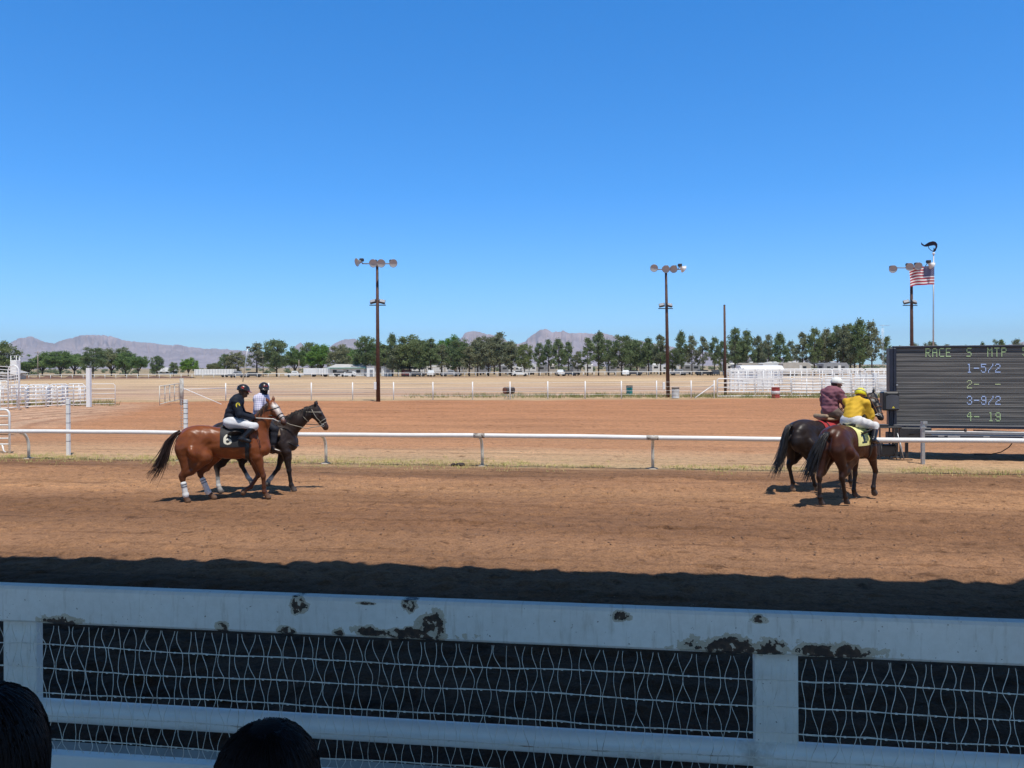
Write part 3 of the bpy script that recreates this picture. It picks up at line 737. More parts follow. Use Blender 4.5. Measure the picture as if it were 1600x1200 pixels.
barrel_at(983.5, 618, .92, .29, (TEAL, mat('black_lid_band', (.03, .04, .04), .5), (.74, .93)), 'teal barrel with a dark top standing behind the arena fence')
barrel_at(1055.5, 622, .90, .31, (mat('grey_white_barrel', (.55, .55, .53), .5, .2, 4), mat('dark_top_band', (.10, .09, .08), .6), (.80, .91)), 'dirty white barrel beside the foot of the middle light pole')
T = barrel_at(1212, 621.5, .90, .34, (REDB, mat('white_band', (.62, .58, .56), .5, .2, 8), (.30, .58)), 'red barrel with a white middle band before the right corral panels')
p = gp(793.5, 623); T = thing('barrel_cradle', 'rusty barrel lying on a low stand behind the arena fence', 'barrel', (p.x, p.y, 0))
ax = Vector((.75, .66, 0)).normalized(); c = Vector((p.x + .1, p.y, .72)); mb = MB()
mb.lathe([(0, -.46), (.28, -.46), (.30, -.47), (.30, -.45), (.29, -.15), (.305, -.13), (.29, -.11), (.29, .15), (.305, .17), (.29, .19), (.29, .46), (0, .46)], c, ax, 20); mb.build('drum', mat('dark_rusted_drum', (.06, .04, .035), .7, .4, 5), T, True)
mb = MB(); mb.lathe([(0, -.475), (.27, -.472)], c, ax, 20); mb.build('end_cap', mat('rust_red_lid', (.22, .085, .05), .7, .25, 6), T, True)
mb = MB()
for sg in (-.3, .3):
    e = c + ax * sg; n_ = Vector((-ax.y, ax.x, 0))
    for s2 in (-1, 1): mb.tube([tuple(e + n_ * .25 * s2 + Vector((0, 0, -.70))), tuple(e + n_ * .05 * s2 + Vector((0, 0, -.26)))], .02, 6)
mb.build('stand', GREY, T, True)

# small dark clod on the grass edge
p = gp(716, 728); mb = MB(); rr = random.Random(5)
T = thing('dropped_glove', 'small crumpled dark thing lying on the grass edge below the running rail', 'debris', (p.x, p.y, 0))
for k in range(7):
    c = (p.x + rr.uniform(-.14, .14), p.y + rr.uniform(-.05, .05), .03); mb.lathe([(0, -.03), (.05, -.02), (.07, .02), (.04, .05), (0, .06)], c, (rr.uniform(-.6, .6), rr.uniform(-.3, .3), 1), 8)
mb.build('cloth', mat('dark_cloth', (.06, .045, .04), .9, .4, 12), T, True)

# ------------------------------------------------------------------ light poles
def light_pole(base, top_px, arm_x, lamps, floods, flood_y, label, box=True, bend=0.0):
    d = base.y; T = thing('light_pole', label, 'light pole', (base.x, base.y, 0), group='floodlight poles along the arena fence')
    t = at(*top_px, d)
    mb = MB(); mb.tube([(base.x, d, -.1), tuple(Vector((base.x, d, 0)).lerp(t, .5)), tuple(t)], [.17, .14, .10], 12); mb.build('pole', RUST, T, True)
    a0, a1 = at(arm_x[0], top_px[1] + 1, d - .22), at(arm_x[1], top_px[1] + 1, d - .22)
    mb = MB(); mb.tube([tuple(a0), tuple(a1)], .045, 6); mb.build('crossarm', GREY, T, True)
    for (lx, ly, aim, wh) in lamps:
        c = at(lx, ly, d - .75); aim = Vector(aim).normalized(); bk_ = -aim
        m_ = MB(); m_.lathe([(.02, .46), (.10, .44), (.13, .30), (.16, .2), (.30, .05), (.34, 0.0), (.325, 0.0), (.24, .07), (.1, .16), (0, .17)], c, bk_, 20)
        L_ = m_.build('lamp', GREY if not wh else mat('white_lamp_shell', (.7, .7, .68), .4), T, True)
        m_ = MB(); m_.lathe([(0, .055), (.20, .045), (.315, .012)], c, bk_, 20); g = m_.build('lamp_glass', LENS, L_)
        g.data.transform(Matrix.Translation(-Vector(T.location)))
        m_ = MB(); bx_ = c + bk_ * .45 + Vector((0, 0, .12)); m_.box(tuple(bx_), (.34, .3, .24), bev=.04); m_.tube([tuple(bx_), (bx_.x, d - .22, a0.z)], .03, 6); g = m_.build('ballast', DARK, L_)
        g.data.transform(Matrix.Translation(-Vector(T.location)))
    f0, f1 = at(floods[0][0], flood_y, d), at(floods[1][0], flood_y, d)
    mb = MB(); mb.tube([tuple(f0 + Vector((-.3, 0, -.12))), tuple(f1 + Vector((.3, 0, -.12)))], .04, 6); mb.build('bracket', DARK, T, True)
    for (fx, sg) in floods:
        c = at(fx, flood_y - 3.2, d - .15); Rm = Matrix.Rotation(R(-38), 3, 'X') @ Matrix.Rotation(R(18 * sg), 3, 'Z')
        m_ = MB(); m_.box(tuple(c), (.50, .2, .34), rot=Rm, bev=.03); fo = m_.build('floodlight', DARK, T, True)
        m_ = MB(); m_.box(tuple(c + Rm @ Vector((0, -.105, 0))), (.42, .012, .26), rot=Rm); g = m_.build('lens', LENS, fo); g.data.transform(Matrix.Translation(-Vector(T.location)))
    if box:
        c = at(top_px[0] - 3.2, 603, d - .25); mb = MB(); mb.box(tuple(c), (.2, .14, .62), bev=.02); mb.build('meter_box', WHITE_FAR, T, True)
light_pole(gp(591, 627.2), (589.3, 411), (566, 612), [(557.5, 410, (-.75, -.6, -.25), False), (583, 411.5, (-.15, -1, -.25), False), (595.5, 411.5, (.1, -1, -.25), False), (614.5, 411.5, (.45, -.9, -.25), False)],
           [(583, -1), (597, 1)], 474.5, 'rust brown light pole at the left with four round lamps')
light_pole(gp(1044, 620.5), (1040.5, 420), (1022, 1064), [(1022, 419, (-.1, -1, -.2), False), (1040.5, 420.5, (-.25, -.95, -.3), False), (1052.5, 420.5, (-.35, -.9, -.3), False), (1068.5, 420.5, (.8, .3, -.45), True)],
           [(1034, -1), (1046, 1)], 480, 'rust brown light pole in the middle beside the dirty white barrel')
light_pole(Vector((at(1425, 600, 67).x, 67, 0)), (1424, 417.5), (1394, 1456), [(1395.5, 420.5, (-.2, -1, -.25), False), (1421.5, 417, (-.15, -1, -.3), False), (1435, 416, (-.15, -1, -.3), False), (1456, 415, (.8, .3, -.45), True)],
           [(1416, -1), (1428, 1)], 475, 'rust brown light pole rising behind the left half of the dark screen', box=False)
p = gp(1133.5, 619); zt = at(1132.5, 477, p.y).z
T = thing('bare_pole', 'bare rust brown pole without lamps right of the middle light pole', 'pole', (p.x, p.y, 0))
mb = MB(); mb.tube([(p.x, p.y, -.1), (p.x - .05, p.y, zt)], [.13, .09], 10); mb.build('shaft', RUST, T, True); mb = MB(); mb.lathe([(.1, 0), (.1, .03), (0, .06)], (p.x - .05, p.y, zt), n=10); mb.build('cap', DARK, T, True)

# flagpole, flag and the dark pennant above it
d = 66.7
b0 = at(1458, 620, d); tp = at(1458.8, 397, d)
T = thing('flagpole', 'tall pale flagpole behind the dark screen', 'flagpole', (b0.x, d, 0))
mb = MB(); mb.tube([(b0.x, d, 0), tuple(tp)], [.075, .05], 12); mb.build('pole', GALV, T, True)
mb = MB(); mb.lathe([(0, -.07), (.10, -.02), (.12, .06), (.08, .14), (0, .17)], tp, n=14); mb.build('finial', WHITE_FAR, T, True)
def us_flag():
    w_, h_ = 2.24, 1.63; p0 = at(1458.2, 415.5, d - .05)
    T = thing('national_flag', 'red, white and blue striped flag flying left from the tall flagpole', 'flag', tuple(p0))
    nx, nz = 78, 52; V = []; 
    def S(u, v):
        # u from hoist to fly, v from top to bottom
        x = -u * w_ * (1 - .10 * u) - .1 * (u > .85) * (u - .85) * 4
        y = -.16 + .13 * math.sin(u * 7.5 + v * 1.4) * (u ** .7) + .07 * math.sin(u * 15 + v * 3) * u * u
        z = -v * h_ - .22 * u ** 2.2 * (1.1 - .25 * v) + .05 * math.sin(u * 9 + 1.0) * u
        return Vector((x, y, z))
    P = [S(i / nx, j / nz) for i in range(nx + 1) for j in range(nz + 1)]; fs = []; mi = []
    for i in range(nx):
        for j in range(nz):
            fs.append((i * (nz + 1) + j, (i + 1) * (nz + 1) + j, (i + 1) * (nz + 1) + j + 1, i * (nz + 1) + j + 1))
            u, v = (i + .5) / nx, (j + .5) / nz; st = int(v * 13)
            if u < .42 and st < 7: mi.append(2)
            else: mi.append(0 if st % 2 == 0 else 1)
    me = np_mesh('cloth', [tuple(p) for p in P], fs, True, mi)
    def cl(n, c):
        N = NT(n); N.b.inputs['Base Color'].default_value = (*c, 1); N.b.inputs['Roughness'].default_value = .8
        N.b.inputs['Transmission Weight'].default_value = 0.0; N.b.inputs['Subsurface Weight'].default_value = 0.0
        return N.m
    mesh_obj('cloth', me, [cl('flag_red', (.42, .02, .045)), cl('flag_white', (.82, .82, .82)), cl('flag_blue', (.018, .03, .17))], T)
    mb = MB()
    for r_ in range(9):
        for c in range(6 if r_ % 2 == 0 else 5):
            u = .42 * ((c + .5) / 6 if r_ % 2 == 0 else (c + 1) / 6); v = (r_ + .7) / 10 * 7 / 13
            for yo in (-.012, .012):
                ctr = S(u, v) + Vector((0, yo, 0)); pts = []
                for k in range(10):
                    rad = .042 if k % 2 == 0 else .017; an = math.pi / 2 + k * math.pi / 5
                    pts.append((ctr.x + rad * math.cos(an), ctr.y, ctr.z + rad * math.sin(an)))
                mb.add(pts, [tuple(range(10))])
    mb.build('stars', WHITE_FAR, T)
us_flag()
def pennant():
    p0 = at(1459, 395, d - .02)
    T = thing('pennant', 'dark navy pennant curled by the wind above the flagpole ball', 'flag', tuple(p0))
    # the cloth hangs over in an arch: outer and inner edge of the curl
    outer = [(.10, .10), (.30, .22), (.42, .50), (.34, .78), (.10, .93), (-.22, .97), (-.50, .90), (-.72, .72), (-.80, .62)]
    inner = [(-.02, .12), (.04, .26), (.10, .42), (.04, .56), (-.12, .62), (-.32, .60), (-.52, .56), (-.70, .58), (-.80, .60)]
    P = []; n = len(outer); m = 6
    for i in range(n):
        for j in range(m + 1):
            v = j / m; x = outer[i][0] * (1 - v) + inner[i][0] * v; z = outer[i][1] * (1 - v) + inner[i][1] * v
            P.append((x, .16 * math.sin(i * .9 + v * 2.2) + .10 * math.sin(v * 7 + i), z))
    fs = [(i * (m + 1) + j, (i + 1) * (m + 1) + j, (i + 1) * (m + 1) + j + 1, i * (m + 1) + j + 1) for i in range(n - 1) for j in range(m)]
    MB().add(P, fs, smooth=True).build('cloth', mat('navy_cloth', (.02, .025, .06), .7, .3, 6), T)
    mb = MB(); mb.tube([(-.80, .02, .61), (-.98, .05, .74), (-1.08, .02, .90)], [.05, .07, .02], 6); mb.build('tail', mat('navy_tail', (.02, .025, .06), .7, .3, 6), T)
    mb = MB(); mb.tube([(0, 0, .0), (.02, 0, .45)], .03, 6); mb.tube([(0, 0, .10), (-.22, 0, .20), (-.42, 0, .38), (-.46, 0, .58)], .03, 6); mb.build('staff', DARK, T)
pennant()

# distant leaning light pole, utility poles, mast
a, b = at(379.5, 604, 150), at(387, 543, 150)
T = thing('light_pole', 'thin pale leaning light pole beyond the arena at the left', 'light pole', (a.x, 150, 0))
mb = MB(); mb.tube([(a.x, 150, 0), tuple(b)], [.12, .08], 8); mb.build('pole', GALV, T, True)
mb = MB(); mb.box((b.x + .1, 150, b.z + .05), (.7, .3, .3), bev=.05); mb.build('lamp', DARK, T, True)
for (px_, yb, yt, dd, lab) in ((59, 592, 549, 260, 'wooden utility pole with a crossarm among the trees at the left'), (411, 592, 556, 230, 'thin brown utility pole before the pines left of the jockeys'), (467, 589, 562, 230, 'short grey pole before the bright green trees')):
    t_ = at(px_, yt, dd); T = thing('utility_pole', lab, 'pole', (t_.x, dd, 0))
    mb = MB(); mb.tube([(t_.x, dd, -.1), tuple(t_)], [.16, .12], 8); mb.build('pole', WOOD, T, True)
    if yt < 560: mb = MB(); mb.box((t_.x, dd - .15, t_.z - .5), (1.9, .15, .15)); mb.build('crossarm', WOOD, T, True)
dd = 175; t_ = at(1379, 513, dd); T = thing('antenna_mast', 'slender lattice antenna mast at the right edge of the tallest pines', 'mast', (t_.x, dd, 0))
mb = MB()
for (sx, sy) in ((-.2, -.12), (.2, -.12), (0, .2)): mb.tube([(t_.x + sx, dd + sy, 0), (t_.x + sx, dd + sy, t_.z)], .03, 5)
for k in range(22):
    z = k * t_.z / 22; mb.tube([(t_.x - .2, dd - .12, z), (t_.x + .2, dd - .12, z + t_.z / 22)], .02, 4)
mb.build('lattice', GALV, T, True)
mb = MB(); z = at(1380, 508.5, dd).z; mb.tube([(t_.x - .8, dd, z), (t_.x + 1.6, dd, z)], .035, 5); mb.tube([(t_.x, dd, t_.z), (t_.x, dd, z)], .03, 5)
for k in range(5): mb.tube([(t_.x - .6 + .5 * k, dd - .4, z), (t_.x - .6 + .5 * k, dd + .4, z)], .015, 4)
mb.build('aerial', GALV, T, True)

# ------------------------------------------------------------------ far running rail
d = 205.0
def far_rail(x0, x1, label, berm=False):
    a = at(x0, 590, d); b = at(x1, 590, d); T = thing('running_rail', label, 'rail', (a.x, d, 0), group='far white running rail')
    mb = MB(); mb.tube([(a.x, d, 1.1), (b.x, d, 1.1)], .075, 6); mb.build('rail', WHITE_FAR, T, True)
    n = int((b.x - a.x) / 2.85)
    for k in range(n + 1):
        x = a.x + (b.x - a.x) * k / n; mb = MB(); mb.tube([(x, d, -.05), (x, d, 1.1)], .06, 6); mb.build('post', WHITE_FAR, T, True)
far_rail(-40, 640, 'left half of the far white rail, left of the first light pole')
far_rail(642, 1400, 'right half of the far white rail, running on to the corral pens')
mb = MB(); a, b = at(-60, 590, 212), at(300, 590, 212)
n_ = 60; P = []
for i in range(n_ + 1):
    x = a.x + (b.x - a.x) * i / n_; h_ = .55 + .2 * math.sin(i * .9) + .15 * math.sin(i * 2.3)
    P += [(x, 210, -.05), (x, 212, h_ * (1 if i < 34 else .7)), (x, 215, -.05)]
mb.add(P, [(3 * i, 3 * i + 3, 3 * i + 4, 3 * i + 1) for i in range(n_)] + [(3 * i + 1, 3 * i + 4, 3 * i + 5, 3 * i + 2) for i in range(n_)], smooth=True)
tag(mb.build('earth_bank', mat('dark_earth', (.16, .085, .055), .95, .3, .5)), kind='structure')

# ------------------------------------------------------------------ trees
def leaf_mat(name, c, var=.35):
    N = NT(name); b = N.b; b.inputs['Roughness'].default_value = .7; b.inputs['Specular IOR Level'].default_value = .25
    oi = N.n('ShaderNodeObjectInfo'); no = N.noise(.55, 3)
    lo = tuple(k * (1 - var) for k in c); hi = tuple(k * (1 + var) for k in c)
    col = N.ramp(no.outputs[0], [(.3, lo), (.7, hi)]).outputs[0]
    tint = N.ramp(oi.outputs['Random'], [(0, (.82, .88, .85)), (.5, (1, 1, 1)), (1, (1.2, 1.1, .95))]).outputs[0]
    N.l(N.mix(1.0, col, tint, 'MULTIPLY'), b.inputs['Base Color'])
    tl = N.n('ShaderNodeBsdfTranslucent'); N.l(col, tl.inputs['Color'])
    mx = N.n('ShaderNodeMixShader'); mx.inputs[0].default_value = .45
    N.l(b.outputs[0], mx.inputs[1]); N.l(tl.outputs[0], mx.inputs[2]); N.l(mx.outputs[0], N.t.nodes['Material Output'].inputs['Surface'])
    return N.m
PINE = leaf_mat('pine_needles', (.205, .265, .120)); PINE2 = leaf_mat('grey_pine_needles', (.26, .285, .175)); DECID = leaf_mat('broad_leaves', (.19, .28, .095)); BRIGHT = leaf_mat('fresh_leaves', (.19, .33, .07)); OLIVE = leaf_mat('olive_leaves', (.23, .265, .145))
BARK = mat('bark', (.075, .055, .042), .9, .3, 4)
def clumps_mesh(cl, rng, size, per):
    "cl: list of (centre, radius); many small quads in every clump"
    V = []; n = 0
    for (c, r_) in cl:
        k = max(6, int(per * r_ * r_ / .6))
        g = rng.normal(size=(k, 3)); g /= np.linalg.norm(g, axis=1)[:, None]
        p = np.array(c) + g * (r_ * (.25 + .95 * rng.random((k, 1)) ** 1.3 + .25 * rng.random((k, 1)) ** 6)) * np.array([1, 1, .8])
        a = rng.normal(size=(k, 3)); a /= np.linalg.norm(a, axis=1)[:, None]
        b = np.cross(a, rng.normal(size=(k, 3))); b /= np.linalg.norm(b, axis=1)[:, None]
        sz = size * (.5 + .9 * rng.random((k, 1)))
        V.append(np.stack([p - a * sz - b * sz * .55, p + a * sz - b * sz * .4, p + a * sz * .8 + b * sz * .5, p - a * sz * .7 + b * sz * .45], 1).reshape(-1, 3))
    V = np.concatenate(V); Fq = np.arange(len(V)).reshape(-1, 4)
    return np_mesh('crown', V, Fq, False)
def make_tree(kind, seed, h, w):
    "returns (crown mesh, trunk mesh); base at origin"
    rng = np.random.default_rng(seed); cl = []; tb = MB()
    lean = (rng.random(2) - .5) * .05 * h
    def tp(z): return np.array([lean[0] * (z / h) ** 2, lean[1] * (z / h) ** 2, z])
    tb.tube([tuple(tp(z)) for z in (0, h * .3, h * .6, h * .93)], [.022 * h, .017 * h, .011 * h, .004 * h], 7)
    if kind == 'pine':
        z = h * (.25 + .06 * rng.random()); zb = z
        while z < h * .98:
            f = (z - zb) / (h - zb); R_ = w * (math.sin(math.pi * min(1, .22 + .78 * f) ** .9) ** .7 * (1 - .58 * f) + .04)
            for k in range(rng.integers(3, 6)):
                if rng.random() < .12: continue
                a = rng.random() * 6.28; L = R_ * (.5 + .65 * rng.random()); e = tp(z) + np.array([math.cos(a) * L, math.sin(a) * L, L * (.28 + .35 * rng.random())])
                tb.tube([tuple(tp(z)), tuple((tp(z) + e) / 2 - np.array([0, 0, .05 * L])), tuple(e)], [.006 * h, .004 * h, .002 * h], 4, caps=False)
                cl.append((e, w * (.16 + .16 * rng.random()))); 
                if L > w * .55: cl.append((tp(z) * .45 + e * .55 + rng.normal(size=3) * .1 * w, w * (.13 + .14 * rng.random())))
            z += h * (.035 + .03 * rng.random())
        for k in range(3): cl.append((tp(h * (.93 + .03 * k)) + rng.normal(size=3) * .06 * w, w * (.16 - .03 * k)))
        return clumps_mesh(cl, rng, .12 + .005 * h, 62), tb
    if kind == 'bushy':
        z = h * .27
        while z < h:
            f = z / h; R_ = w * (1 - abs(f - .55) ** 2.4 * 4.2) * (.9 + .25 * rng.random())
            R_ = max(R_, w * .18)
            for k in range(int(4 + 4 * R_ / w)):
                if rng.random() < .1: continue
                a = rng.random() * 6.28; L = R_ * (.25 + .75 * math.sqrt(rng.random())); e = tp(z) + np.array([math.cos(a) * L, math.sin(a) * L, L * .15 + rng.normal() * .03 * h])
                tb.tube([tuple(tp(max(z - L * .4, .1 * h))), tuple(e)], [.007 * h, .002 * h], 4, caps=False)
                cl.append((e, w * (.2 + .16 * rng.random())))
            z += h * .062
        return clumps_mesh(cl, rng, .13 + .005 * h, 56), tb
    # broad-leaved: spreading limbs, domed crown
    z0 = h * .2; 
    for k in range(7):
        a = k * .9 + rng.random(); L = w * (.35 + .4 * rng.random()); e = np.array([math.cos(a) * L, math.sin(a) * L, h * (.45 + .3 * rng.random())])
        tb.tube([tuple(tp(z0)), tuple((tp(z0) + e) / 2 + np.array([0, 0, .05 * h])), tuple(e)], [.018 * h, .012 * h, .005 * h], 5, caps=False)
    for k in range(95):
        g = rng.normal(size=3); g /= np.linalg.norm(g); rad = (.55 + .5 * rng.random()) * (1 + .16 * math.sin(3 * math.atan2(g[1], g[0]) + seed))
        if g[2] < -.55: continue
        cl.append((np.array([g[0] * w * rad, g[1] * w * rad, h * .60 + g[2] * h * .37 * rad]), w * (.15 + .15 * rng.random())))
    return clumps_mesh(cl, rng, .14 + .006 * h, 80), tb
protos = {}
def proto(kind, i, leafm):
    key = (kind, i, leafm.name)
    if key not in protos:
        cm, tb = make_tree(kind, 100 + i * 7 + len(kind), 12.0, {'pine': 3.1, 'bushy': 3.7, 'broad': 5.2}[kind])
        cm.materials.append(leafm)
        me = bpy.data.meshes.new('trunk'); me.from_pydata(tb.v, [], tb.f); me.polygons.foreach_set('use_smooth', tb.sm); me.materials.append(BARK); me.update()
        protos[key] = (cm, me)
    return protos[key]
def tree(px, ytop, wpx, d, kind, leafm, i, label, group):
    if 600 < px < 1135 and d < 255: d = min(d, 214 + (px * 7 % 9))
    t = at(px, ytop, d); h = max(2.0, t.z); w_ = wpx * d / F / 2 * 1.06
    base_w = {'pine': 3.1, 'bushy': 3.9, 'broad': 5.6}[kind]
    nm = {'pine': 'pine_tree', 'bushy': 'pine_tree', 'broad': 'broadleaf_tree'}[kind]
    T = thing(nm, label, 'tree', (t.x, d, -.05), RNG.random() * 6.28, group)
    T.scale = (w_ / base_w, w_ / base_w, h / 12.0)
    cm, me = proto(kind, i, leafm)
    mesh_obj('crown', cm, None, T); mesh_obj('trunk', me, None, T)
    return T
L = []
# (x, top y, width px, depth, kind, leaf, proto)
L += [(-4, 537, 52, 190, 'bushy', PINE, 0), (44, 563, 34, 300, 'broad', DECID, 0), (66, 553, 46, 300, 'broad', DECID, 1), (94, 551, 48, 290, 'broad', DECID, 2), (116, 551, 46, 300, 'broad', DECID, 0), (145, 545.5, 34, 255, 'bushy', PINE, 1), (174, 548, 44, 280, 'broad', OLIVE, 1), (192, 545, 26, 330, 'bushy', PINE, 0), (196, 553, 40, 280, 'broad', DECID, 2), (216, 555, 32, 275, 'broad', DECID, 0),
      (245, 557, 19, 260, 'bushy', PINE, 2), (271, 567, 15, 260, 'bushy', PINE, 0), (294, 561, 28, 260, 'broad', BRIGHT, 1), (334, 566, 22, 270, 'broad', OLIVE, 0), (351, 555, 20, 260, 'bushy', PINE, 1), (368, 551.5, 27, 260, 'bushy', PINE2, 0), (401, 535, 34, 235, 'pine', PINE2, 0), (432, 532.5, 37, 230, 'bushy', PINE, 2),
      (461, 546, 34, 250, 'broad', DECID, 1), (487, 538, 38, 270, 'bushy', PINE, 1), (502, 542, 40, 245, 'broad', BRIGHT, 2), (530, 541, 36, 240, 'bushy', PINE2, 0), (556, 545, 30, 260, 'broad', BRIGHT, 0), (574, 529, 44, 235, 'bushy', PINE, 1), (600, 538, 34, 240, 'pine', PINE, 1), (613, 522, 24, 235, 'pine', PINE, 2), (622, 540, 36, 235, 'bushy', PINE2, 2), (640, 527, 46, 250, 'bushy', PINE, 0), (655, 532, 34, 235, 'bushy', PINE, 2), (673, 528, 30, 235, 'pine', PINE, 0), (690, 539, 34, 235, 'pine', PINE2, 1), (703, 529, 44, 270, 'broad', BRIGHT, 1), (718, 532, 36, 240, 'bushy', PINE, 0), (733, 540, 28, 232, 'pine', PINE2, 0), (746, 527, 30, 240, 'pine', PINE2, 2), (763, 529, 34, 240, 'bushy', PINE2, 1), (781, 519.5, 36, 235, 'pine', PINE2, 1), (799, 533, 32, 240, 'pine', PINE2, 2),
      (819, 539, 26, 230, 'bushy', PINE, 2), (842, 535, 22, 230, 'pine', PINE, 0), (857, 530.5, 22, 228, 'pine', PINE, 1), (873, 529.5, 24, 228, 'pine', PINE, 2), (888, 533, 22, 228, 'pine', PINE, 0), (903, 549, 18, 232, 'pine', PINE2, 1), (918, 528, 26, 225, 'pine', PINE, 1), (935, 518.5, 28, 225, 'pine', PINE, 2), (951, 530, 24, 230, 'pine', PINE, 0), (971, 527, 34, 228, 'bushy', PINE, 1), (995, 533, 34, 228, 'bushy', PINE, 2), (1013, 527, 26, 225, 'pine', PINE, 0), (1032, 523, 28, 222, 'pine', PINE2, 1), (1050, 546, 24, 232, 'bushy', PINE, 0), (1064, 518, 24, 215, 'pine', PINE, 2), (1081, 523, 22, 215, 'pine', PINE2, 0), (1098, 526, 22, 215, 'pine', PINE2, 1), (1116, 526, 22, 215, 'pine', PINE, 0), (1130, 533, 20, 218, 'pine', PINE, 2),
      (1148, 512.5, 32, 200, 'pine', PINE, 1), (1167, 515, 28, 200, 'pine', PINE, 0), (1183, 525, 24, 205, 'pine', PINE2, 2), (1201, 523, 24, 200, 'pine', PINE2, 1), (1219, 521, 26, 200, 'pine', PINE, 2), (1236, 532, 20, 205, 'pine', PINE2, 0), (1254, 519, 26, 195, 'pine', PINE2, 1), (1272, 511.5, 28, 192, 'pine', PINE, 0), (1290, 514, 26, 195, 'pine', PINE2, 2), (1308, 509, 28, 192, 'pine', PINE, 1), (1317, 509, 30, 190, 'pine', PINE2, 2), (1329, 506, 32, 191, 'pine', PINE, 1), (1343, 499.5, 34, 188, 'pine', PINE, 2), (1362, 501, 30, 188, 'pine', PINE2, 0), (1386, 526, 22, 190, 'pine', PINE, 1),
      (1427, 535, 22, 200, 'pine', PINE2, 0), (1406, 541, 16, 205, 'pine', PINE2, 2), (1455, 535, 22, 200, 'bushy', PINE2, 2), (1479, 538, 20, 205, 'pine', PINE2, 1), (1508, 539, 16, 210, 'pine', PINE, 0), (1535, 535, 14, 205, 'pine', PINE, 2), (1560, 533, 18, 205, 'bushy', PINE, 1), (1589, 529, 22, 205, 'pine', PINE2, 0)]
L += [(542, 544, 34, 268, 'bushy', PINE, 2), (587, 541, 34, 262, 'broad', BRIGHT, 2), (607, 545, 36, 262, 'bushy', PINE2, 1), (630, 538, 38, 264, 'broad', DECID, 0), (648, 540, 36, 262, 'bushy', PINE, 1), (665, 541, 36, 264, 'broad', DECID, 1), (682, 539, 34, 262, 'bushy', PINE, 0), (711, 541, 38, 266, 'bushy', PINE2, 2), (726, 538, 36, 262, 'broad', BRIGHT, 0), (755, 536, 38, 264, 'bushy', PINE, 2), (772, 534, 36, 262, 'bushy', PINE2, 0), (790, 538, 36, 264, 'broad', DECID, 2), (985, 541, 36, 262, 'bushy', PINE2, 1), (1022, 543, 34, 262, 'broad', DECID, 1), (1156, 536, 32, 240, 'bushy', PINE2, 2), (1192, 541, 30, 240, 'bushy', PINE, 0), (1283, 531, 34, 236, 'bushy', PINE2, 1), (1335, 524, 38, 232, 'bushy', PINE, 2)]
marks = [(0, 'the white box tower'), (230, 'the small lone pines at the left'), (300, 'the bright round tree'), (386, 'the leaning pale light pole'), (591, 'the left light pole'), (1043, 'the middle light pole'), (1133, 'the bare pole'), (1378, 'the antenna mast'), (1700, '')]
seg = {}
for e in sorted(L):
    k = [i for i, m_ in enumerate(marks) if m_[0] <= e[0]]; k = k[-1] if k else -1
    seg.setdefault(k, []).append(e)
for k, lst in seg.items():
    for n, e in enumerate(lst):
        x, yt, wp, dd, kind, lm, pi = e
        look = {'pine': 'narrow', 'bushy': 'full-crowned', 'broad': 'spreading'}[kind]
        colr = {'pine_needles': 'dark green', 'grey_pine_needles': 'grey-green', 'broad_leaves': 'green', 'fresh_leaves': 'bright green', 'olive_leaves': 'olive'}[lm.name.split('.')[0]]
        what = 'pine' if kind != 'broad' else 'broadleaf tree'
        where = f'{NTH[n]} tree right of {marks[k][1]}' if k >= 0 else 'cut by the left edge behind the pens'
        tree(x, yt, wp, dd, kind, lm, pi, f'{look} {colr} {what}, {where}', 'pines of the long row' if what == 'pine' else 'broadleaf trees beyond the track')
# low desert scrub far behind as ground cover
sp = []
V = []; 
rs = np.random.default_rng(5)
cl = []
for i in range(420):
    dd = 300 + 500 * rs.random(); pxx = -100 + 1800 * rs.random(); q = at(pxx, 580, dd); cl.append((np.array([q.x, dd, .6]), .8 + 1.5 * rs.random()))
me = clumps_mesh(cl, rs, .45, 14); tag(mesh_obj('desert_scrub', me, OLIVE), kind='stuff')

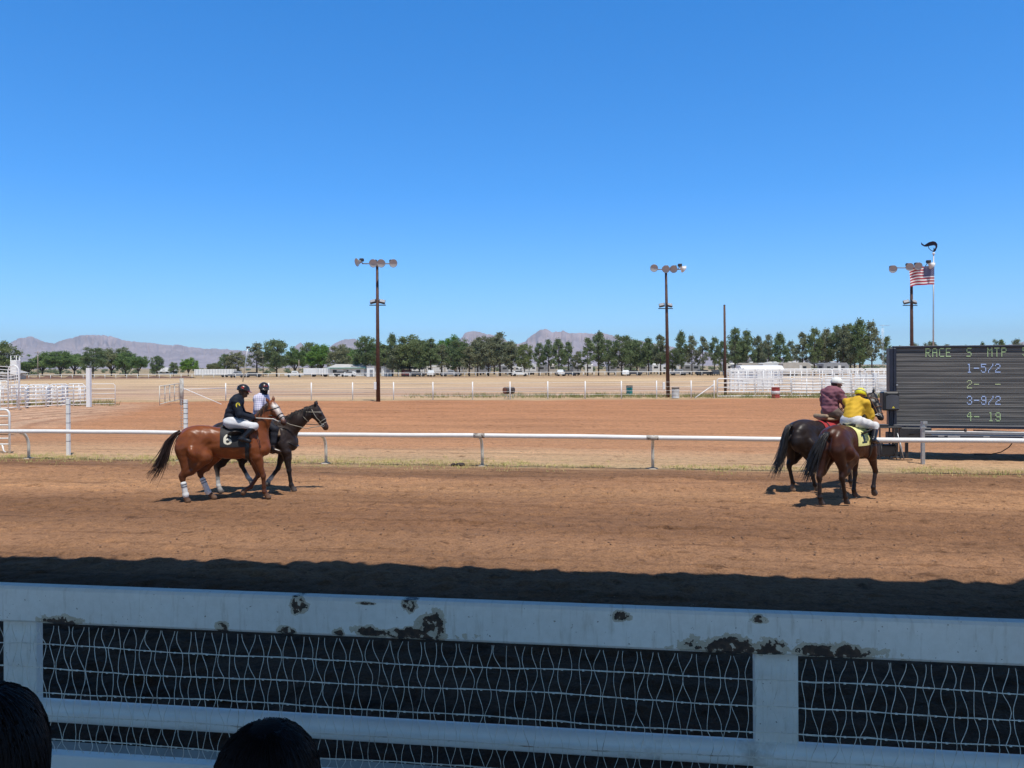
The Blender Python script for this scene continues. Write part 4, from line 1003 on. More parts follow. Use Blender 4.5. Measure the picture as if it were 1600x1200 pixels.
# ------------------------------------------------------------------ buildings, caravans and cars under the trees
VWHITE = mat('vehicle_white', (.74, .74, .72), .35, .06, 1); VGREY = mat('vehicle_grey', (.28, .29, .31), .4, .1, 1); VBEIGE = mat('vehicle_beige', (.50, .46, .40), .4, .08, 1); VDARK = mat('vehicle_dark', (.05, .055, .065), .35, .2, 1); VRED = mat('vehicle_maroon', (.14, .03, .03), .4, .2, 1)
def caravan(name, kind_mat, L_, h_, seed):
    rr = random.Random(seed); T = thing(name, None, None)
    z0 = .65
    prof = [(-L_ / 2, z0), (L_ / 2 - .5, z0), (L_ / 2, z0 + .5), (L_ / 2 - .12, z0 + h_ * .62), (L_ / 2 - .7, z0 + h_ - .65), (-L_ / 2 + .25, z0 + h_ - .65), (-L_ / 2, z0 + h_ - .9)]
    mb = MB(); n = len(prof); w_ = 1.22
    P = [(x, -w_, z) for x, z in prof] + [(x, w_, z) for x, z in prof]
    mb.add(P, [tuple(range(n)), tuple(range(2 * n - 1, n - 1, -1))] + [(i, n + i, n + (i + 1) % n, (i + 1) % n) for i in range(n)]); mb.build('body', kind_mat, T)
    mb = MB(); mb.box((-.1, 0, z0 + .42), (L_ * .97, 2 * w_ + .03, .16)); mb.build('stripe', VGREY if kind_mat is not VGREY else VWHITE, T)
    for sx in (-L_ * .3, -L_ * .02, L_ * .26):
        if rr.random() < .85: mb = MB(); mb.box((sx, 0, z0 + h_ * .45), (.9, 2 * w_ + .05, .55)); mb.build('window', GLASS, T)
    mb = MB(); mb.box((-L_ / 2 - .01, 0, z0 + h_ * .46), (.05, 1.3, .6)); mb.box((L_ / 2 - .15, 0, z0 + h_ * .45), (.25, 1.5, .5)); mb.build('end_window', GLASS, T)
    mb = MB(); mb.box((L_ * .12, 0, z0 + h_ * .36), (.65, 2 * w_ + .045, 1.6)); mb.build('door', VWHITE if kind_mat is not VWHITE else VBEIGE, T)
    mb = MB(); mb.box((-.3, 0, z0 + h_ - .5), (.9, .7, .28), bev=.06); mb.build('air_unit', VWHITE, T)
    for sx in (-.75, .15):
        for sy in (-1, 1):
            mb = MB(); mb.lathe([(0, -.11), (.3, -.11), (.34, -.06), (.34, .06), (.3, .11), (0, .11)], (sx - .4, sy * 1.08, .34), (0, 1, 0), 14); mb.build('wheel', RUBBER, T)
    mb = MB(); mb.bar((L_ / 2 - .4, 0, .58), (L_ / 2 + .9, 0, .5), .1, .1); mb.build('tow_bar', DARK, T)
    return T
def car(name, cm, seed, pickup=False):
    T = thing(name, None, None)
    if pickup: prof = [(-2.6, .5), (2.6, .5), (2.65, .95), (1.3, 1.08), (.75, 1.75), (-.6, 1.78), (-.75, 1.12), (-2.6, 1.1)]
    else: prof = [(-2.2, .4), (2.2, .4), (2.25, .8), (1.25, .98), (.6, 1.5), (-1.3, 1.55), (-2.1, 1.0)]
    n = len(prof); w_ = .92; mb = MB()
    P = [(x, -w_ + (.16 if z > 1.3 else 0), z) for x, z in prof] + [(x, w_ - (.16 if z > 1.3 else 0), z) for x, z in prof]
    mb.add(P, [tuple(range(n)), tuple(range(2 * n - 1, n - 1, -1))] + [(i, n + i, n + (i + 1) % n, (i + 1) % n) for i in range(n)]); mb.build('body', cm, T)
    mb = MB(); cx = .1 if pickup else -.35; mb.box((cx, 0, 1.32), (1.25 if pickup else 2.0, 2 * w_ - .1, .34)); mb.build('side_window', GLASS, T)
    mb = MB(); mb.add([(1.22 if pickup else 1.2, -.75, 1.13 if pickup else 1.03), (1.22 if pickup else 1.2, .75, 1.13 if pickup else 1.03), (.8 if pickup else .66, .66, 1.68 if pickup else 1.46), (.8 if pickup else .66, -.66, 1.68 if pickup else 1.46)], [(0, 1, 2, 3)])
    for k in range(4): v = mb.v[k]; mb.v[k] = (v[0] + .03, v[1], v[2] + .03)
    mb.build('windscreen', GLASS, T)
    for sx in (-1.45, 1.5):
        for sy in (-1, 1):
            mb = MB(); mb.lathe([(0, -.11), (.3, -.11), (.35, -.06), (.35, .06), (.3, .11), (0, .11)], (sx, sy * .86, .35), (0, 1, 0), 14); w2 = mb.build('wheel', RUBBER, T)
    for sy in (-.62, .62):
        mb = MB(); mb.box((2.22 if not pickup else 2.63, sy, .78), (.06, .36, .16)); mb.build('headlight', LENS, T)
    return T
def put(T0, first, px_, d, rz, label, cat, group, sc=1.0):
    d = d + (20 if cat == 'caravan' and 590 < px_ < 1140 else 0); q = at(px_, 585, d); o = T0 if first else copy_tree(T0)
    o.location = (q.x, d, 0); o.rotation_euler = (0, 0, R(rz)); o.scale = (sc,) * 3
    tag(o, label, cat, group); return o
RV = [caravan('caravan', m_, l_, h_, k) for k, (m_, l_, h_) in enumerate(((VWHITE, 8.2, 3.3), (VGREY, 6.8, 3.2), (VBEIGE, 7.4, 3.3), (VWHITE, 6.0, 2.9)))]
used = set()
def rv(k, px_, d, rz, label): put(RV[k], k not in used, px_, d, rz, label, 'caravan', 'caravans parked under the pines'); used.add(k)
spots = [(2, 598, 222, 80), (0, 690, 225, 5), (0, 716, 219, 70), (2, 738, 222, 85), (1, 757, 220, 78), (1, 787, 220, 96), (3, 800, 228, 10), (0, 833, 226, 15), (1, 848, 218, 82), (2, 862, 226, 90), (1, 899, 217, 95), (0, 920, 222, 85), (1, 955, 218, 90), (2, 967, 226, 75), (1, 1005, 216, 80), (0, 1022, 224, 88), (3, 1045, 225, 10), (1, 1072, 212, 85), (1, 1082, 214, 95), (0, 1138, 205, 82), (3, 1150, 205, 78), (2, 1175, 198, 15), (0, 1212, 195, 10), (2, 1242, 190, 8), (1, 1302, 182, 12), (0, 660, 224, 10)]
spots = sorted(spots, key=lambda s: s[1]); cnt = {}
for (k, px_, d_, rz) in spots:
    zone = ('between the left light pole and the rusty barrel' if px_ < 793 else 'between the rusty barrel and the teal barrel' if px_ < 984 else 'between the teal barrel and the bare pole' if px_ < 1133 else 'right of the bare pole')
    cnt[zone] = cnt.get(zone, 0) + 1
    colr = ('white', 'grey', 'beige', 'short white')[k]
    rv(k, px_, d_, rz, f'{colr} caravan, {NTH[cnt[zone] - 1]} from the left {zone}')
CARS = [car('parked_car', VWHITE, 1), car('parked_car', VDARK, 2), car('pickup_truck', VWHITE, 3, True), car('pickup_truck', VGREY, 4, True), car('parked_car', VRED, 5)]
usedc = set()
def cr(k, px_, d, rz, label): put(CARS[k], k not in usedc, px_, d, rz, label, 'pickup' if k in (2, 3) else 'car', 'cars parked beyond the far rail'); usedc.add(k)
cspots = sorted([(2, 460, 216, 12), (1, 534, 222, 10), (0, 545, 218, 170), (4, 640, 216, 8), (1, 652, 215, 15), (2, 674, 215, 90), (3, 704, 214, 10), (0, 812, 213, 8), (2, 875, 213, 95), (1, 889, 214, 10), (0, 978, 212, 80), (1, 990, 212, 10), (3, 1060, 210, 5), (1, 1100, 208, 10), (1, 1117, 206, 85), (1, 396, 218, 12), (3, 372, 214, 172)], key=lambda s: s[1])
cnt = {}
for (k, px_, d_, rz) in cspots:
    zone = ('left of the left light pole' if px_ < 591 else 'between the left light pole and the rusty barrel' if px_ < 793 else 'between the rusty barrel and the middle light pole' if px_ < 1043 else 'right of the middle light pole')
    cnt[zone] = cnt.get(zone, 0) + 1
    cr(k, px_, d_, rz, f'{("white car", "dark car", "white pickup", "grey pickup", "maroon car")[k]} beyond far rail, {NTH[cnt[zone] - 1]} {zone}')
def box_trailer(x0, x1, yt, yb, d, label, name='box_trailer', ribs=0, wheels=True):
    a, b = at(x0, yb, d), at(x1, yt, d); zt = b.z; w_ = b.x - a.x; zb = .55 if wheels else 0
    T = thing(name, label, 'trailer' if wheels else 'building', ((a.x + b.x) / 2, d, 0)); cx = (a.x + b.x) / 2
    mb = MB(); mb.box((cx, d + 1.25, (zt + zb) / 2), (w_, 2.5, zt - zb), bev=.04); mb.build('body', WHITE_FAR, T, True)
    for k in range(ribs):
        x = a.x + w_ * (k + .5) / ribs; mb = MB(); mb.box((x, d - .02, (zt + zb) / 2), (.08, .06, (zt - zb) * .96)); mb.build('rib', GALV, T, True)
    if wheels:
        for f in (.72, .82):
            mb = MB(); mb.lathe([(0, -.14), (.42, -.14), (.48, 0), (.42, .14), (0, .14)], (a.x + w_ * f, d + .15, .48), (0, 1, 0), 14); mb.build('wheel', RUBBER, T, True)
        mb = MB(); mb.box((cx, d - .02, zb + .12), (w_ * .98, .05, .12)); mb.build('skirt', GREY, T, True)
    else:
        mb = MB(); mb.box((cx + w_ * .1, d - .03, 1.0), (min(.95, w_ * .4), .06, 2.0)); mb.build('door', GREY, T, True)
        mb = MB(); mb.box((cx, d + 1.25, zt + .05), (w_ + .4, 2.9, .12)); mb.build('roof', GALV, T, True)
    return T
box_trailer(303.5, 365, 576.8, 589, 222, 'long ribbed white semi-trailer parked beyond the far rail at the left', ribs=14)
box_trailer(474, 495, 575.5, 588, 222, 'white box trailer right of the white pickup beyond the far rail')
box_trailer(495.5, 512, 575.5, 588, 222, 'tall white horse trailer left of the teal-trimmed house', ribs=4)
box_trailer(573, 585, 572, 587, 216, 'small white shed beside the left light pole', 'shed', wheels=False)
box_trailer(596, 613, 573, 586, 222, 'grey-white shed right of the left light pole', 'shed', ribs=5, wheels=False)
def house(x0, x1, yt, ye, d, label, wall, roofm, trim, open_=True):
    a, b = at(x0, 588, d), at(x1, 588, d); ze, zr = at(x0, ye, d).z, at(x0, yt, d).z; cx = (a.x + b.x) / 2; w_ = b.x - a.x; dp = 7.0
    T = thing('house', label, 'house', (cx, d, 0))
    mb = MB(); mb.box((cx, d + dp / 2, ze / 2), (w_, dp, ze)); mb.build('wall', wall, T, True)
    mb = MB(); o = .6
    P = [(a.x - o, d - o, ze), (b.x + o, d - o, ze), (b.x + o, d + dp + o, ze), (a.x - o, d + dp + o, ze), (a.x + w_ * .12, d + dp / 2, zr), (b.x - w_ * .12, d + dp / 2, zr)]
    mb.add(P, [(0, 1, 5, 4), (2, 3, 4, 5), (1, 2, 5), (3, 0, 4), (0, 3, 2, 1)]); mb.build('roof', roofm, T, True)
    mb = MB(); mb.box((cx, d - o - .03, ze - .12), (w_ + 2 * o, .06, .28)); mb.build('fascia', trim, T, True)
    n = max(2, int(w_ / 3.2))
    for k in range(n):
        x = a.x + w_ * (k + .5) / n; mb = MB(); mb.box((x, d - .03, ze * .55), (1.2, .08, ze * .36)); mb.build('window', GLASS, T, True)
    mb = MB(); mb.box((a.x + w_ * .46, d - .04, 1.0), (.95, .08, 2.0)); mb.build('door', VBEIGE, T, True)
    return T
TEALT = mat('teal_trim', (.10, .34, .30), .6, .1, 1); LROOF = mat('pale_roof', (.55, .54, .52), .6, .1, .6)
house(514, 569, 569, 574.5, 232, 'low white house with a teal fascia left of the left light pole', VWHITE, LROOF, TEALT)
house(247, 266, 574, 580, 330, 'small white gabled house between the lone pines at the left', VWHITE, LROOF, VWHITE)
house(1236, 1266, 564.5, 570, 200, 'grey house with dark windows behind the right corral pens', VGREY, LROOF, VWHITE)
house(0, 14, 577, 583, 200, 'low pale house under the pine at the left edge', VBEIGE, LROOF, VWHITE)
def canopy(x0, x1, yt, ye, d, label, rm, dp=6.0, peak=True, name='canopy'):
    a, b = at(x0, 588, d), at(x1, 588, d); ze, zr = at(x0, ye, d).z, at(x0, yt, d).z; cx = (a.x + b.x) / 2
    T = thing(name, label, 'canopy', (cx, d, 0)); mb = MB()
    if peak: P = [(a.x, d, ze), (b.x, d, ze), (b.x, d + dp, ze), (a.x, d + dp, ze), (cx - (b.x - a.x) * .12, d + dp / 2, zr), (cx + (b.x - a.x) * .12, d + dp / 2, zr)]; mb.add(P, [(0, 1, 5, 4), (2, 3, 4, 5), (1, 2, 5), (3, 0, 4), (0, 3, 2, 1)])
    else: mb.box((cx, d + dp / 2, (ze + zr) / 2), (b.x - a.x, dp, zr - ze), bev=.05)
    mb.build('roof', rm, T, True); n = max(2, int((b.x - a.x) / 3) + 1)
    for k in range(n):
        for yy in (d + .15, d + dp - .15):
            x = a.x + .15 + (b.x - a.x - .3) * k / (n - 1); mb = MB(); mb.tube([(x, yy, 0), (x, yy, ze + .02)], .06, 6); mb.build('post', GREY, T, True)
    return T
canopy(622, 664, 573, 576.5, 218, 'dark open shelter roof with a red-brown side right of the left light pole', mat('brown_roof', (.05, .035, .03), .8), 6)
a = at(627, 585, 220.5); b = at(643, 585, 220.5); T = thing('wooden_screen', 'red-brown wooden screen under the dark shelter roof', 'screen', ((a.x + b.x) / 2, 220.5, 0)); mb = MB()
for k in range(9): mb.box((a.x + (b.x - a.x) * (k + .5) / 9, 220.5, 1.0), ((b.x - a.x) / 9.4, .06, 2.0))
mb.build('boards', VRED, T, True)
canopy(656, 722, 572.5, 574.5, 230, 'long flat white canopy roof under the pines left of the rusty barrel', VWHITE, 5, False)
canopy(809, 828, 569, 575.5, 224, 'white peaked tent canopy right of the rusty barrel under the pines', VWHITE, 5)
canopy(1196, 1226, 565, 568, 196, 'pale canopy roof behind the long white stock trailer', VWHITE, 5)

# ------------------------------------------------------------------ signed-distance modelling for animals and people
def V3(*a): return np.array(a, float)
def ell(c, r, col=(1, 1, 1), k=.05, rot=None):
    return dict(t='e', c=np.array(c, float), r=np.array(r, float), col=col, k=k, R=None if rot is None else np.array(rot, float))
def cone(a, b, ra, rb, col=(1, 1, 1), k=.04, w=None, f=1.0):
    return dict(t='c', a=np.array(a, float), b=np.array(b, float), ra=ra, rb=rb, col=col, k=k, w=None if w is None else np.array(w, float) / np.linalg.norm(w), f=f)
def chain(pts, rs, col=(1, 1, 1), k=.04, w=None, f=1.0):
    return [cone(pts[i], pts[i + 1], rs[i], rs[i + 1], col, k, w, f) for i in range(len(pts) - 1)]
def frame(f, n):
    "columns: f direction, lateral, normal (orthonormal)"
    f = np.array(f, float); f /= np.linalg.norm(f); n = np.array(n, float); n = n - f * n.dot(f); n /= np.linalg.norm(n)
    return np.stack([f, np.cross(n, f), n], 1)
def pd(pr, p):
    if pr['t'] == 'e':
        q = p - pr['c']
        if pr['R'] is not None: q = q @ pr['R']
        r = pr['r']; k0 = np.sqrt(((q / r) ** 2).sum(-1)); k1 = np.sqrt(((q / (r * r)) ** 2).sum(-1)) + 1e-9
        return np.where(k0 < 1e-6, -r.min(), k0 * (k0 - 1) / k1)
    q = p - pr['a']; ba = pr['b'] - pr['a']
    if pr['w'] is not None:
        w = pr['w']; q = q + (pr['f'] - 1) * (q @ w)[..., None] * w; ba = ba + (pr['f'] - 1) * ba.dot(w) * w
    L2 = ba.dot(ba) + 1e-12; h = np.clip((q @ ba) / L2, 0, 1)
    d = np.sqrt(((q - h[..., None] * ba) ** 2).sum(-1)) - (pr['ra'] + (pr['rb'] - pr['ra']) * h)
    return d / (max(1.0, pr['f']) ** .5)
def bounds(pr):
    if pr['t'] == 'e':
        m = pr['r'].max() if pr['R'] is not None else pr['r']; return pr['c'] - m, pr['c'] + m
    m = max(pr['ra'], pr['rb']) / min(1, pr['f']); return np.minimum(pr['a'], pr['b']) - m, np.maximum(pr['a'], pr['b']) + m
def smin(a, b, k):
    h = np.maximum(k - np.abs(a - b), 0) / k
    return np.minimum(a, b) - h * h * k * .25
def ev(prims, p, clipz=None):
    d = None
    for pr in prims: 
        e = pd(pr, p); d = e if d is None else smin(d, e, pr['k'])
    if clipz is not None: d = np.maximum(d, clipz - p[..., 2])
    return d
def sdf_mesh(name, prims, vox, mats, parent=None, clipz=None, noise=None, cutf=None, colored=True, csoft=.012):
    lo = np.min([bounds(p)[0] for p in prims], 0) - .03; hi = np.max([bounds(p)[1] for p in prims], 0) + .03
    n = np.ceil((hi - lo) / vox).astype(int) + 2
    ax = [lo[i] + vox * np.arange(n[i]) for i in range(3)]
    D = np.full(n, .25, np.float32)
    for pr in prims:
        a, b = bounds(pr); mg = pr['k'] + .05
        i0 = np.clip(((a - mg - lo) / vox).astype(int), 0, n); i1 = np.clip(((b + mg - lo) / vox).astype(int) + 2, 0, n)
        if (i1 <= i0).any(): continue
        g = np.stack(np.meshgrid(*[ax[i][i0[i]:i1[i]] for i in range(3)], indexing='ij'), -1)
        sl = tuple(slice(i0[i], i1[i]) for i in range(3))
        D[sl] = smin(D[sl], pd(pr, g).astype(np.float32), pr['k'])
    if noise is not None or cutf is not None or clipz is not None:
        g = np.stack(np.meshgrid(*ax, indexing='ij'), -1)
        if noise is not None: D += noise(g).astype(np.float32)
        if cutf is not None: D = np.maximum(D, cutf(g).astype(np.float32))
        if clipz is not None: D = np.maximum(D, (clipz - g[..., 2]).astype(np.float32))
    S = D < 0
    # surface nets
    c0 = S[:-1, :-1, :-1]; cnt = np.zeros(c0.shape, np.int8)
    corners = [(i, j, k) for i in (0, 1) for j in (0, 1) for k in (0, 1)]
    sh = c0.shape
    def cs(A, o): return A[o[0]:o[0] + sh[0], o[1]:o[1] + sh[1], o[2]:o[2] + sh[2]]
    for o in corners: cnt += cs(S, o)
    act = (cnt > 0) & (cnt < 8); idx = -np.ones(sh, np.int64); cells = np.argwhere(act); idx[act] = np.arange(len(cells))
    acc = np.zeros((len(cells), 3)); num = np.zeros(len(cells))
    for o in corners:
        for a in range(3):
            if o[a] == 1: continue
            o2 = list(o); o2[a] = 1
            da = cs(D, o)[act]; db = cs(D, tuple(o2))[act]; m = (da < 0) != (db < 0)
            t = np.where(m, da / np.where(m, da - db, 1), 0)
            pos = np.tile(np.array(o, float), (len(cells), 1)); pos[:, a] += t
            acc += pos * m[:, None]; num += m
    V = lo + vox * (cells + acc / num[:, None])
    F_ = []
    for a in range(3):
        b, c = (a + 1) % 3, (a + 2) % 3
        s0 = [slice(1, -1)] * 3; s0[a] = slice(0, -1); s1 = list(s0); s1[a] = slice(1, None)
        A, B = S[tuple(s0)], S[tuple(s1)]; e = np.argwhere(A != B)
        if not len(e): continue
        fl = A[tuple(e.T)]; off = np.ones(3, int); off[a] = 0; e = e + off
        q = []
        for (u, v) in ((1, 1), (0, 1), (0, 0), (1, 0)):
            k = e.copy(); k[:, b] -= u; k[:, c] -= v
            q.append(idx[tuple(k.T)])
        q = np.stack(q, 1); q[~fl] = q[~fl][:, ::-1]; F_.append(q)
    F_ = np.concatenate(F_)
    F_ = F_[(F_ >= 0).all(1)]
    me = np_mesh(name, V, F_)
    if colored:
        wsum = np.zeros(len(V)); C = np.zeros((len(V), 3))
        ds = [pd(pr, V) for pr in prims]; dm = np.min(ds, 0)
        for pr, d in zip(prims, ds):
            w = np.exp(-(d - dm) / csoft); wsum += w; C += w[:, None] * np.array(pr['col'])
        C /= wsum[:, None]; at_ = me.color_attributes.new('coat', 'FLOAT_COLOR', 'POINT')
        at_.data.foreach_set('color', np.concatenate([C, np.ones((len(V), 1))], 1).astype(np.float32).ravel())
    return mesh_obj(name, me, mats, parent)
def march(prims, O, Dr, off, rmax=.75, clipz=None):
    "distance along rays from inside to the surface + off"
    lo = np.zeros(len(O)); hi = np.full(len(O), rmax)
    for _ in range(20):
        m = (lo + hi) / 2; d = ev(prims, O + Dr * m[:, None]) - off
        lo = np.where(d < 0, m, lo); hi = np.where(d < 0, hi, m)
    return (lo + hi) / 2
def wrap_patch(name, prims, x0, x1, zc, phi0, phi1, off, nu, nv, mats, parent, midf=None, thick=.008, shape=None):
    "sheet lying on the body between x0..x1; phi measured from straight up, + towards -y"
    u = np.linspace(0, 1, nu + 1); v = np.linspace(0, 1, nv + 1); U, Vv = np.meshgrid(u, v, indexing='ij')
    X = x0 + (x1 - x0) * U; PH = phi0 + (phi1 - phi0) * Vv
    if shape: X, PH = shape(U, Vv, X, PH)
    O = np.stack([X, 0 * X, 0 * X + zc], -1).reshape(-1, 3); Dr = np.stack([0 * PH, -np.sin(PH), np.cos(PH)], -1).reshape(-1, 3)
    r_ = march(prims, O, Dr, off)
    Pout = O + Dr * r_[:, None]; Pin = O + Dr * (r_ - thick)[:, None]
    i = np.arange((nu + 1) * (nv + 1)).reshape(nu + 1, nv + 1); N_ = i.size
    q = np.stack([i[:-1, :-1], i[:-1, 1:], i[1:, 1:], i[1:, :-1]], -1).reshape(-1, 4)
    mi = np.zeros(len(q), int)
    if midf is not None:
        uc = (U[:-1, :-1] + U[1:, 1:]) / 2; vc = (Vv[:-1, :-1] + Vv[1:, 1:]) / 2; mi = midf(uc, vc).astype(int).reshape(-1)
    rim = []
    for ring in (i[:, 0], i[::-1, -1], i[-1, :], i[0, ::-1]):
        rim.append(np.stack([ring[:-1], ring[1:], ring[1:] + N_, ring[:-1] + N_], -1))
    rim = np.concatenate(rim)
    return mesh_obj(name, np_mesh(name, np.concatenate([Pout, Pin]), np.concatenate([q, q[:, ::-1] + N_, rim]), True, np.concatenate([mi, mi * 0, np.zeros(len(rim), int)])), mats, parent)
def ring_pts(prims, c, axis, ref, off, n=20, a0=0, a1=2 * math.pi, rmax=.6):
    fr = frame(axis, ref); an = np.linspace(a0, a1, n)
    Dr = np.cos(an)[:, None] * fr[:, 2] + np.sin(an)[:, None] * fr[:, 1]; O = np.tile(np.array(c, float), (n, 1))
    r_ = march(prims, O, Dr, off, rmax); return O + Dr * r_[:, None]
def strands(name, roots, paths, rad, m, parent, seed, jitter, nseg=9, taper=.15):
    "hair: for every root a thin tapered tube following a shared path with jitter"
    rr = np.random.default_rng(seed); mb = MB()
    for r0, path, jt in zip(roots, paths, jitter):
        path = np.array(path, float); t = np.linspace(0, len(path) - 1, nseg + 1); i = np.minimum(t.astype(int), len(path) - 2); f = (t - i)[:, None]
        pm = path[np.maximum(i - 1, 0)]; p0 = path[i]; p1 = path[i + 1]; p2 = path[np.minimum(i + 2, len(path) - 1)]
        p = .5 * ((2 * p0) + (p1 - pm) * f + (2 * pm - 5 * p0 + 4 * p1 - p2) * f ** 2 + (3 * p0 - pm - 3 * p1 + p2) * f ** 3)
        p = p + r0
        g = rr.normal(size=3) * jt; L_ = np.linspace(0, 1, nseg + 1)[:, None] ** 1.2
        w = rr.normal(size=3) * jt * .35; ph = rr.random() * 6
        p = p + g * L_ + w * np.sin(L_ * 5 + ph) * L_
        mb.tube([tuple(q) for q in p], [rad * (1 - (1 - taper) * k / nseg) for k in range(nseg + 1)], 4, caps=False)
    return mb.build(name, m, parent)

def glyph6(u, v):
    "u 0..1 right, v 0..1 up"
    x, y = (u - .5) / .5, (v - .5) / .5
    lower = (x / .78) ** 2 + ((y + .38) / .60) ** 2; inner = (x / .38) ** 2 + ((y + .38) / .27) ** 2
    ring = (lower < 1) & (inner > 1)
    o2 = ((x - .12) / .92) ** 2 + ((y + .02) / 1.0) ** 2; i2 = ((x - .16) / .52) ** 2 + ((y + .02) / .70) ** 2
    arc = (o2 < 1) & (i2 > 1) & ((x < .0) | (y > .45)) & ~((x > -.1) & (y < .3)) & ((x < .70))
    return ring | (arc & (y > -.55))
def glyph1(u, v):
    x, y = (u - .5) / .5, (v - .5) / .5
    return (np.abs(x) < .28) & (np.abs(y) < .95) | (np.abs(x) < .66) & (y < -.62) & (y > -.95) | (x < -.1) & (x > -.62) & (y > .38 + (x + .1) * .5) & (y < .80 + (x + .1) * .5)

def horse(name, label, group, loc, rz, P, cols, hair, seed, poll, muzzle, fore, headn, legs, tailpath, L=1.0, mane_side=-1, vox=.013):
    """local frame: x forward, y left, z up. legs: dict of joint lists (LH, RH hind: stifle hock fetlock coronet toe; LF, RF: elbow knee fetlock coronet toe)."""
    T = thing(name, label, 'horse', loc, rz, group)
    B, PT, LG, WH, HO, MZ = (cols[k] for k in ('body', 'points', 'leg', 'sock', 'hoof', 'muzzle'))
    BE = tuple(c * .82 for c in B)
    pr = []
    X = lambda x: x * L
    pr += [ell((X(.10), 0, 1.19), (.55 * L, .262, .29), B, .09), ell((X(.14), 0, 1.10), (.44 * L, .235, .245), B, .08), ell((X(.50), 0, 1.16), (.31, .225, .34), B, .08),
           ell((X(.40), 0, 1.43), (.30, .085, .135), B, .10), ell((X(-.18), 0, 1.36), (.46 * L, .20, .17), B, .10), ell((X(-.50), 0, 1.40), (.38, .19, .19), B, .10)]
    for sy in (-1, 1):
        pr += [ell((X(-.58), sy * .13, 1.27), (.32, .15, .26), B, .05), ell((X(-.76), sy * .125, 1.14), (.16, .12, .25), B, .05), ell((X(-.58), sy * .15, 1.05), (.20, .115, .26), B, .035, frame((.35, 0, -.93), (0, 1, 0))), ell((X(-.36), sy * .15, 1.32), (.13, .095, .15), B, .04), ell((X(-.42), sy * .15, 1.08), (.14, .09, .20), B, .07),
               ell((X(.50), sy * .155, 1.22), (.29, .095, .11), B, .03, frame((.45, 0, -.89), (0, 1, 0))), ell((X(.60), sy * .14, 1.05), (.14, .10, .14), B, .03), ell((X(.70), sy * .075, 1.08), (.11, .10, .17), B, .03),
               ell((X(.36), sy * .165, 1.02), (.14, .075, .16), B, .03)]
    for key, J in legs.items():
        J = [np.array(j, float) for j in J]; sy = 1 if key[0] == 'L' else -1
        if key[1] == 'H':
            pr.append(cone((X(-.76), sy * .13, 1.12), J[1] * .8 + J[0] * .2 + V3(-.03, 0, .06), .155, .065, tuple((a + b) / 2 for a, b in zip(B, LG)), .06))
            hip = V3(X(-.60), sy * .13, 1.18)
            GK = tuple((a + b) / 2 for a, b in zip(B, LG)); pr += [cone(hip, J[0], .19, .14, B, .05), cone(J[0], J[0] * .35 + J[1] * .65 + V3(.01, 0, 0), .145, .085, GK, .05, (0, 1, 0), 1.15), cone(J[0] * .35 + J[1] * .65, J[1] + V3(.01, 0, .06), .085, .060, LG, .04, (0, 1, 0), 1.1), cone(J[0] + V3(-.16, 0, .04), J[1] + V3(-.04, 0, .06), .12, .034, GK, .05),
                   ell(J[1], (.062, .048, .075), LG, .03), ell(J[1] + V3(-.035, 0, .035), (.03, .03, .05), LG, .02)]
        else:
            sh = V3(X(.50), sy * .145, 1.10)
            pr += [cone(sh, J[0], .14, .11, B, .04), cone(J[0], J[1] + (J[0] - J[1]) * .12, .108, .054, tuple((a + b) / 2 for a, b in zip(B, LG)), .035, (0, 1, 0), 1.12), ell(J[0] + (J[1] - J[0]) * .26 + V3(.045, 0, 0), (.065, .06, .14), B, .025), ell(J[1], (.055, .052, .07), LG, .025)]
        sock = P.get('socks', {}).get(key); lowc = WH if sock else LG
        ca = J[1] + (J[2] - J[1]) * (.55 if sock == 'half' else .0 if sock != 'pastern' else .8)
        pr += [cone(J[1], ca, .046, .040, LG, .02), cone(ca, J[2], .040, .040, lowc, .02), ell(J[2], (.052, .047, .050), lowc, .02), cone(J[2], J[3], .040, .045, lowc, .02), cone(J[3], J[4], .050, .063, HO, .012)]
        # tendon behind the cannon
        bk = (J[1] - J[2]); bk = bk / np.linalg.norm(bk); bv = np.cross(bk, V3(0, 1, 0)); bv = -bv if bv[0] > 0 else bv
        pr.append(cone(J[1] + bv * .022, J[2] + bv * .020, .022, .024, LG if not sock or sock == 'pastern' else lowc, .02))
    # neck
    poll = np.array(poll, float); muzzle = np.array(muzzle, float); nb = V3(X(.52), 0, 1.24); nt = V3(X(.40), 0, 1.44)
    hd = muzzle - poll; hl = np.linalg.norm(hd); f = hd / hl; hf = frame(f, headn); lat, nrm_ = hf[:, 1], hf[:, 2]
    thr = poll + f * .13 - nrm_ * .13
    wv = V3(0, 1, 0)
    mid = (nb * .5 + (poll - V3(0, 0, .06)) * .5) + V3(-.02, 0, .05)
    mid[1] = poll[1] * .35
    pr += [cone(nb, mid, .225, .165, B, .10, wv, 1.28), cone(mid, poll + f * .06 - nrm_ * .06, .165, .105, B, .06, wv + 1.0 * lat * np.sign(lat[1] + 1e-6), 1.2),
           cone(nt, mid + V3(-.05, 0, .12) * .9, .10, .07, B, .10, wv, 1.3), cone(mid + V3(-.05, 0, .12) * .9, poll - nrm_ * .0 - f * .01, .07, .055, B, .06, wv, 1.2)]
    # head
    HC = cols.get('head', B)
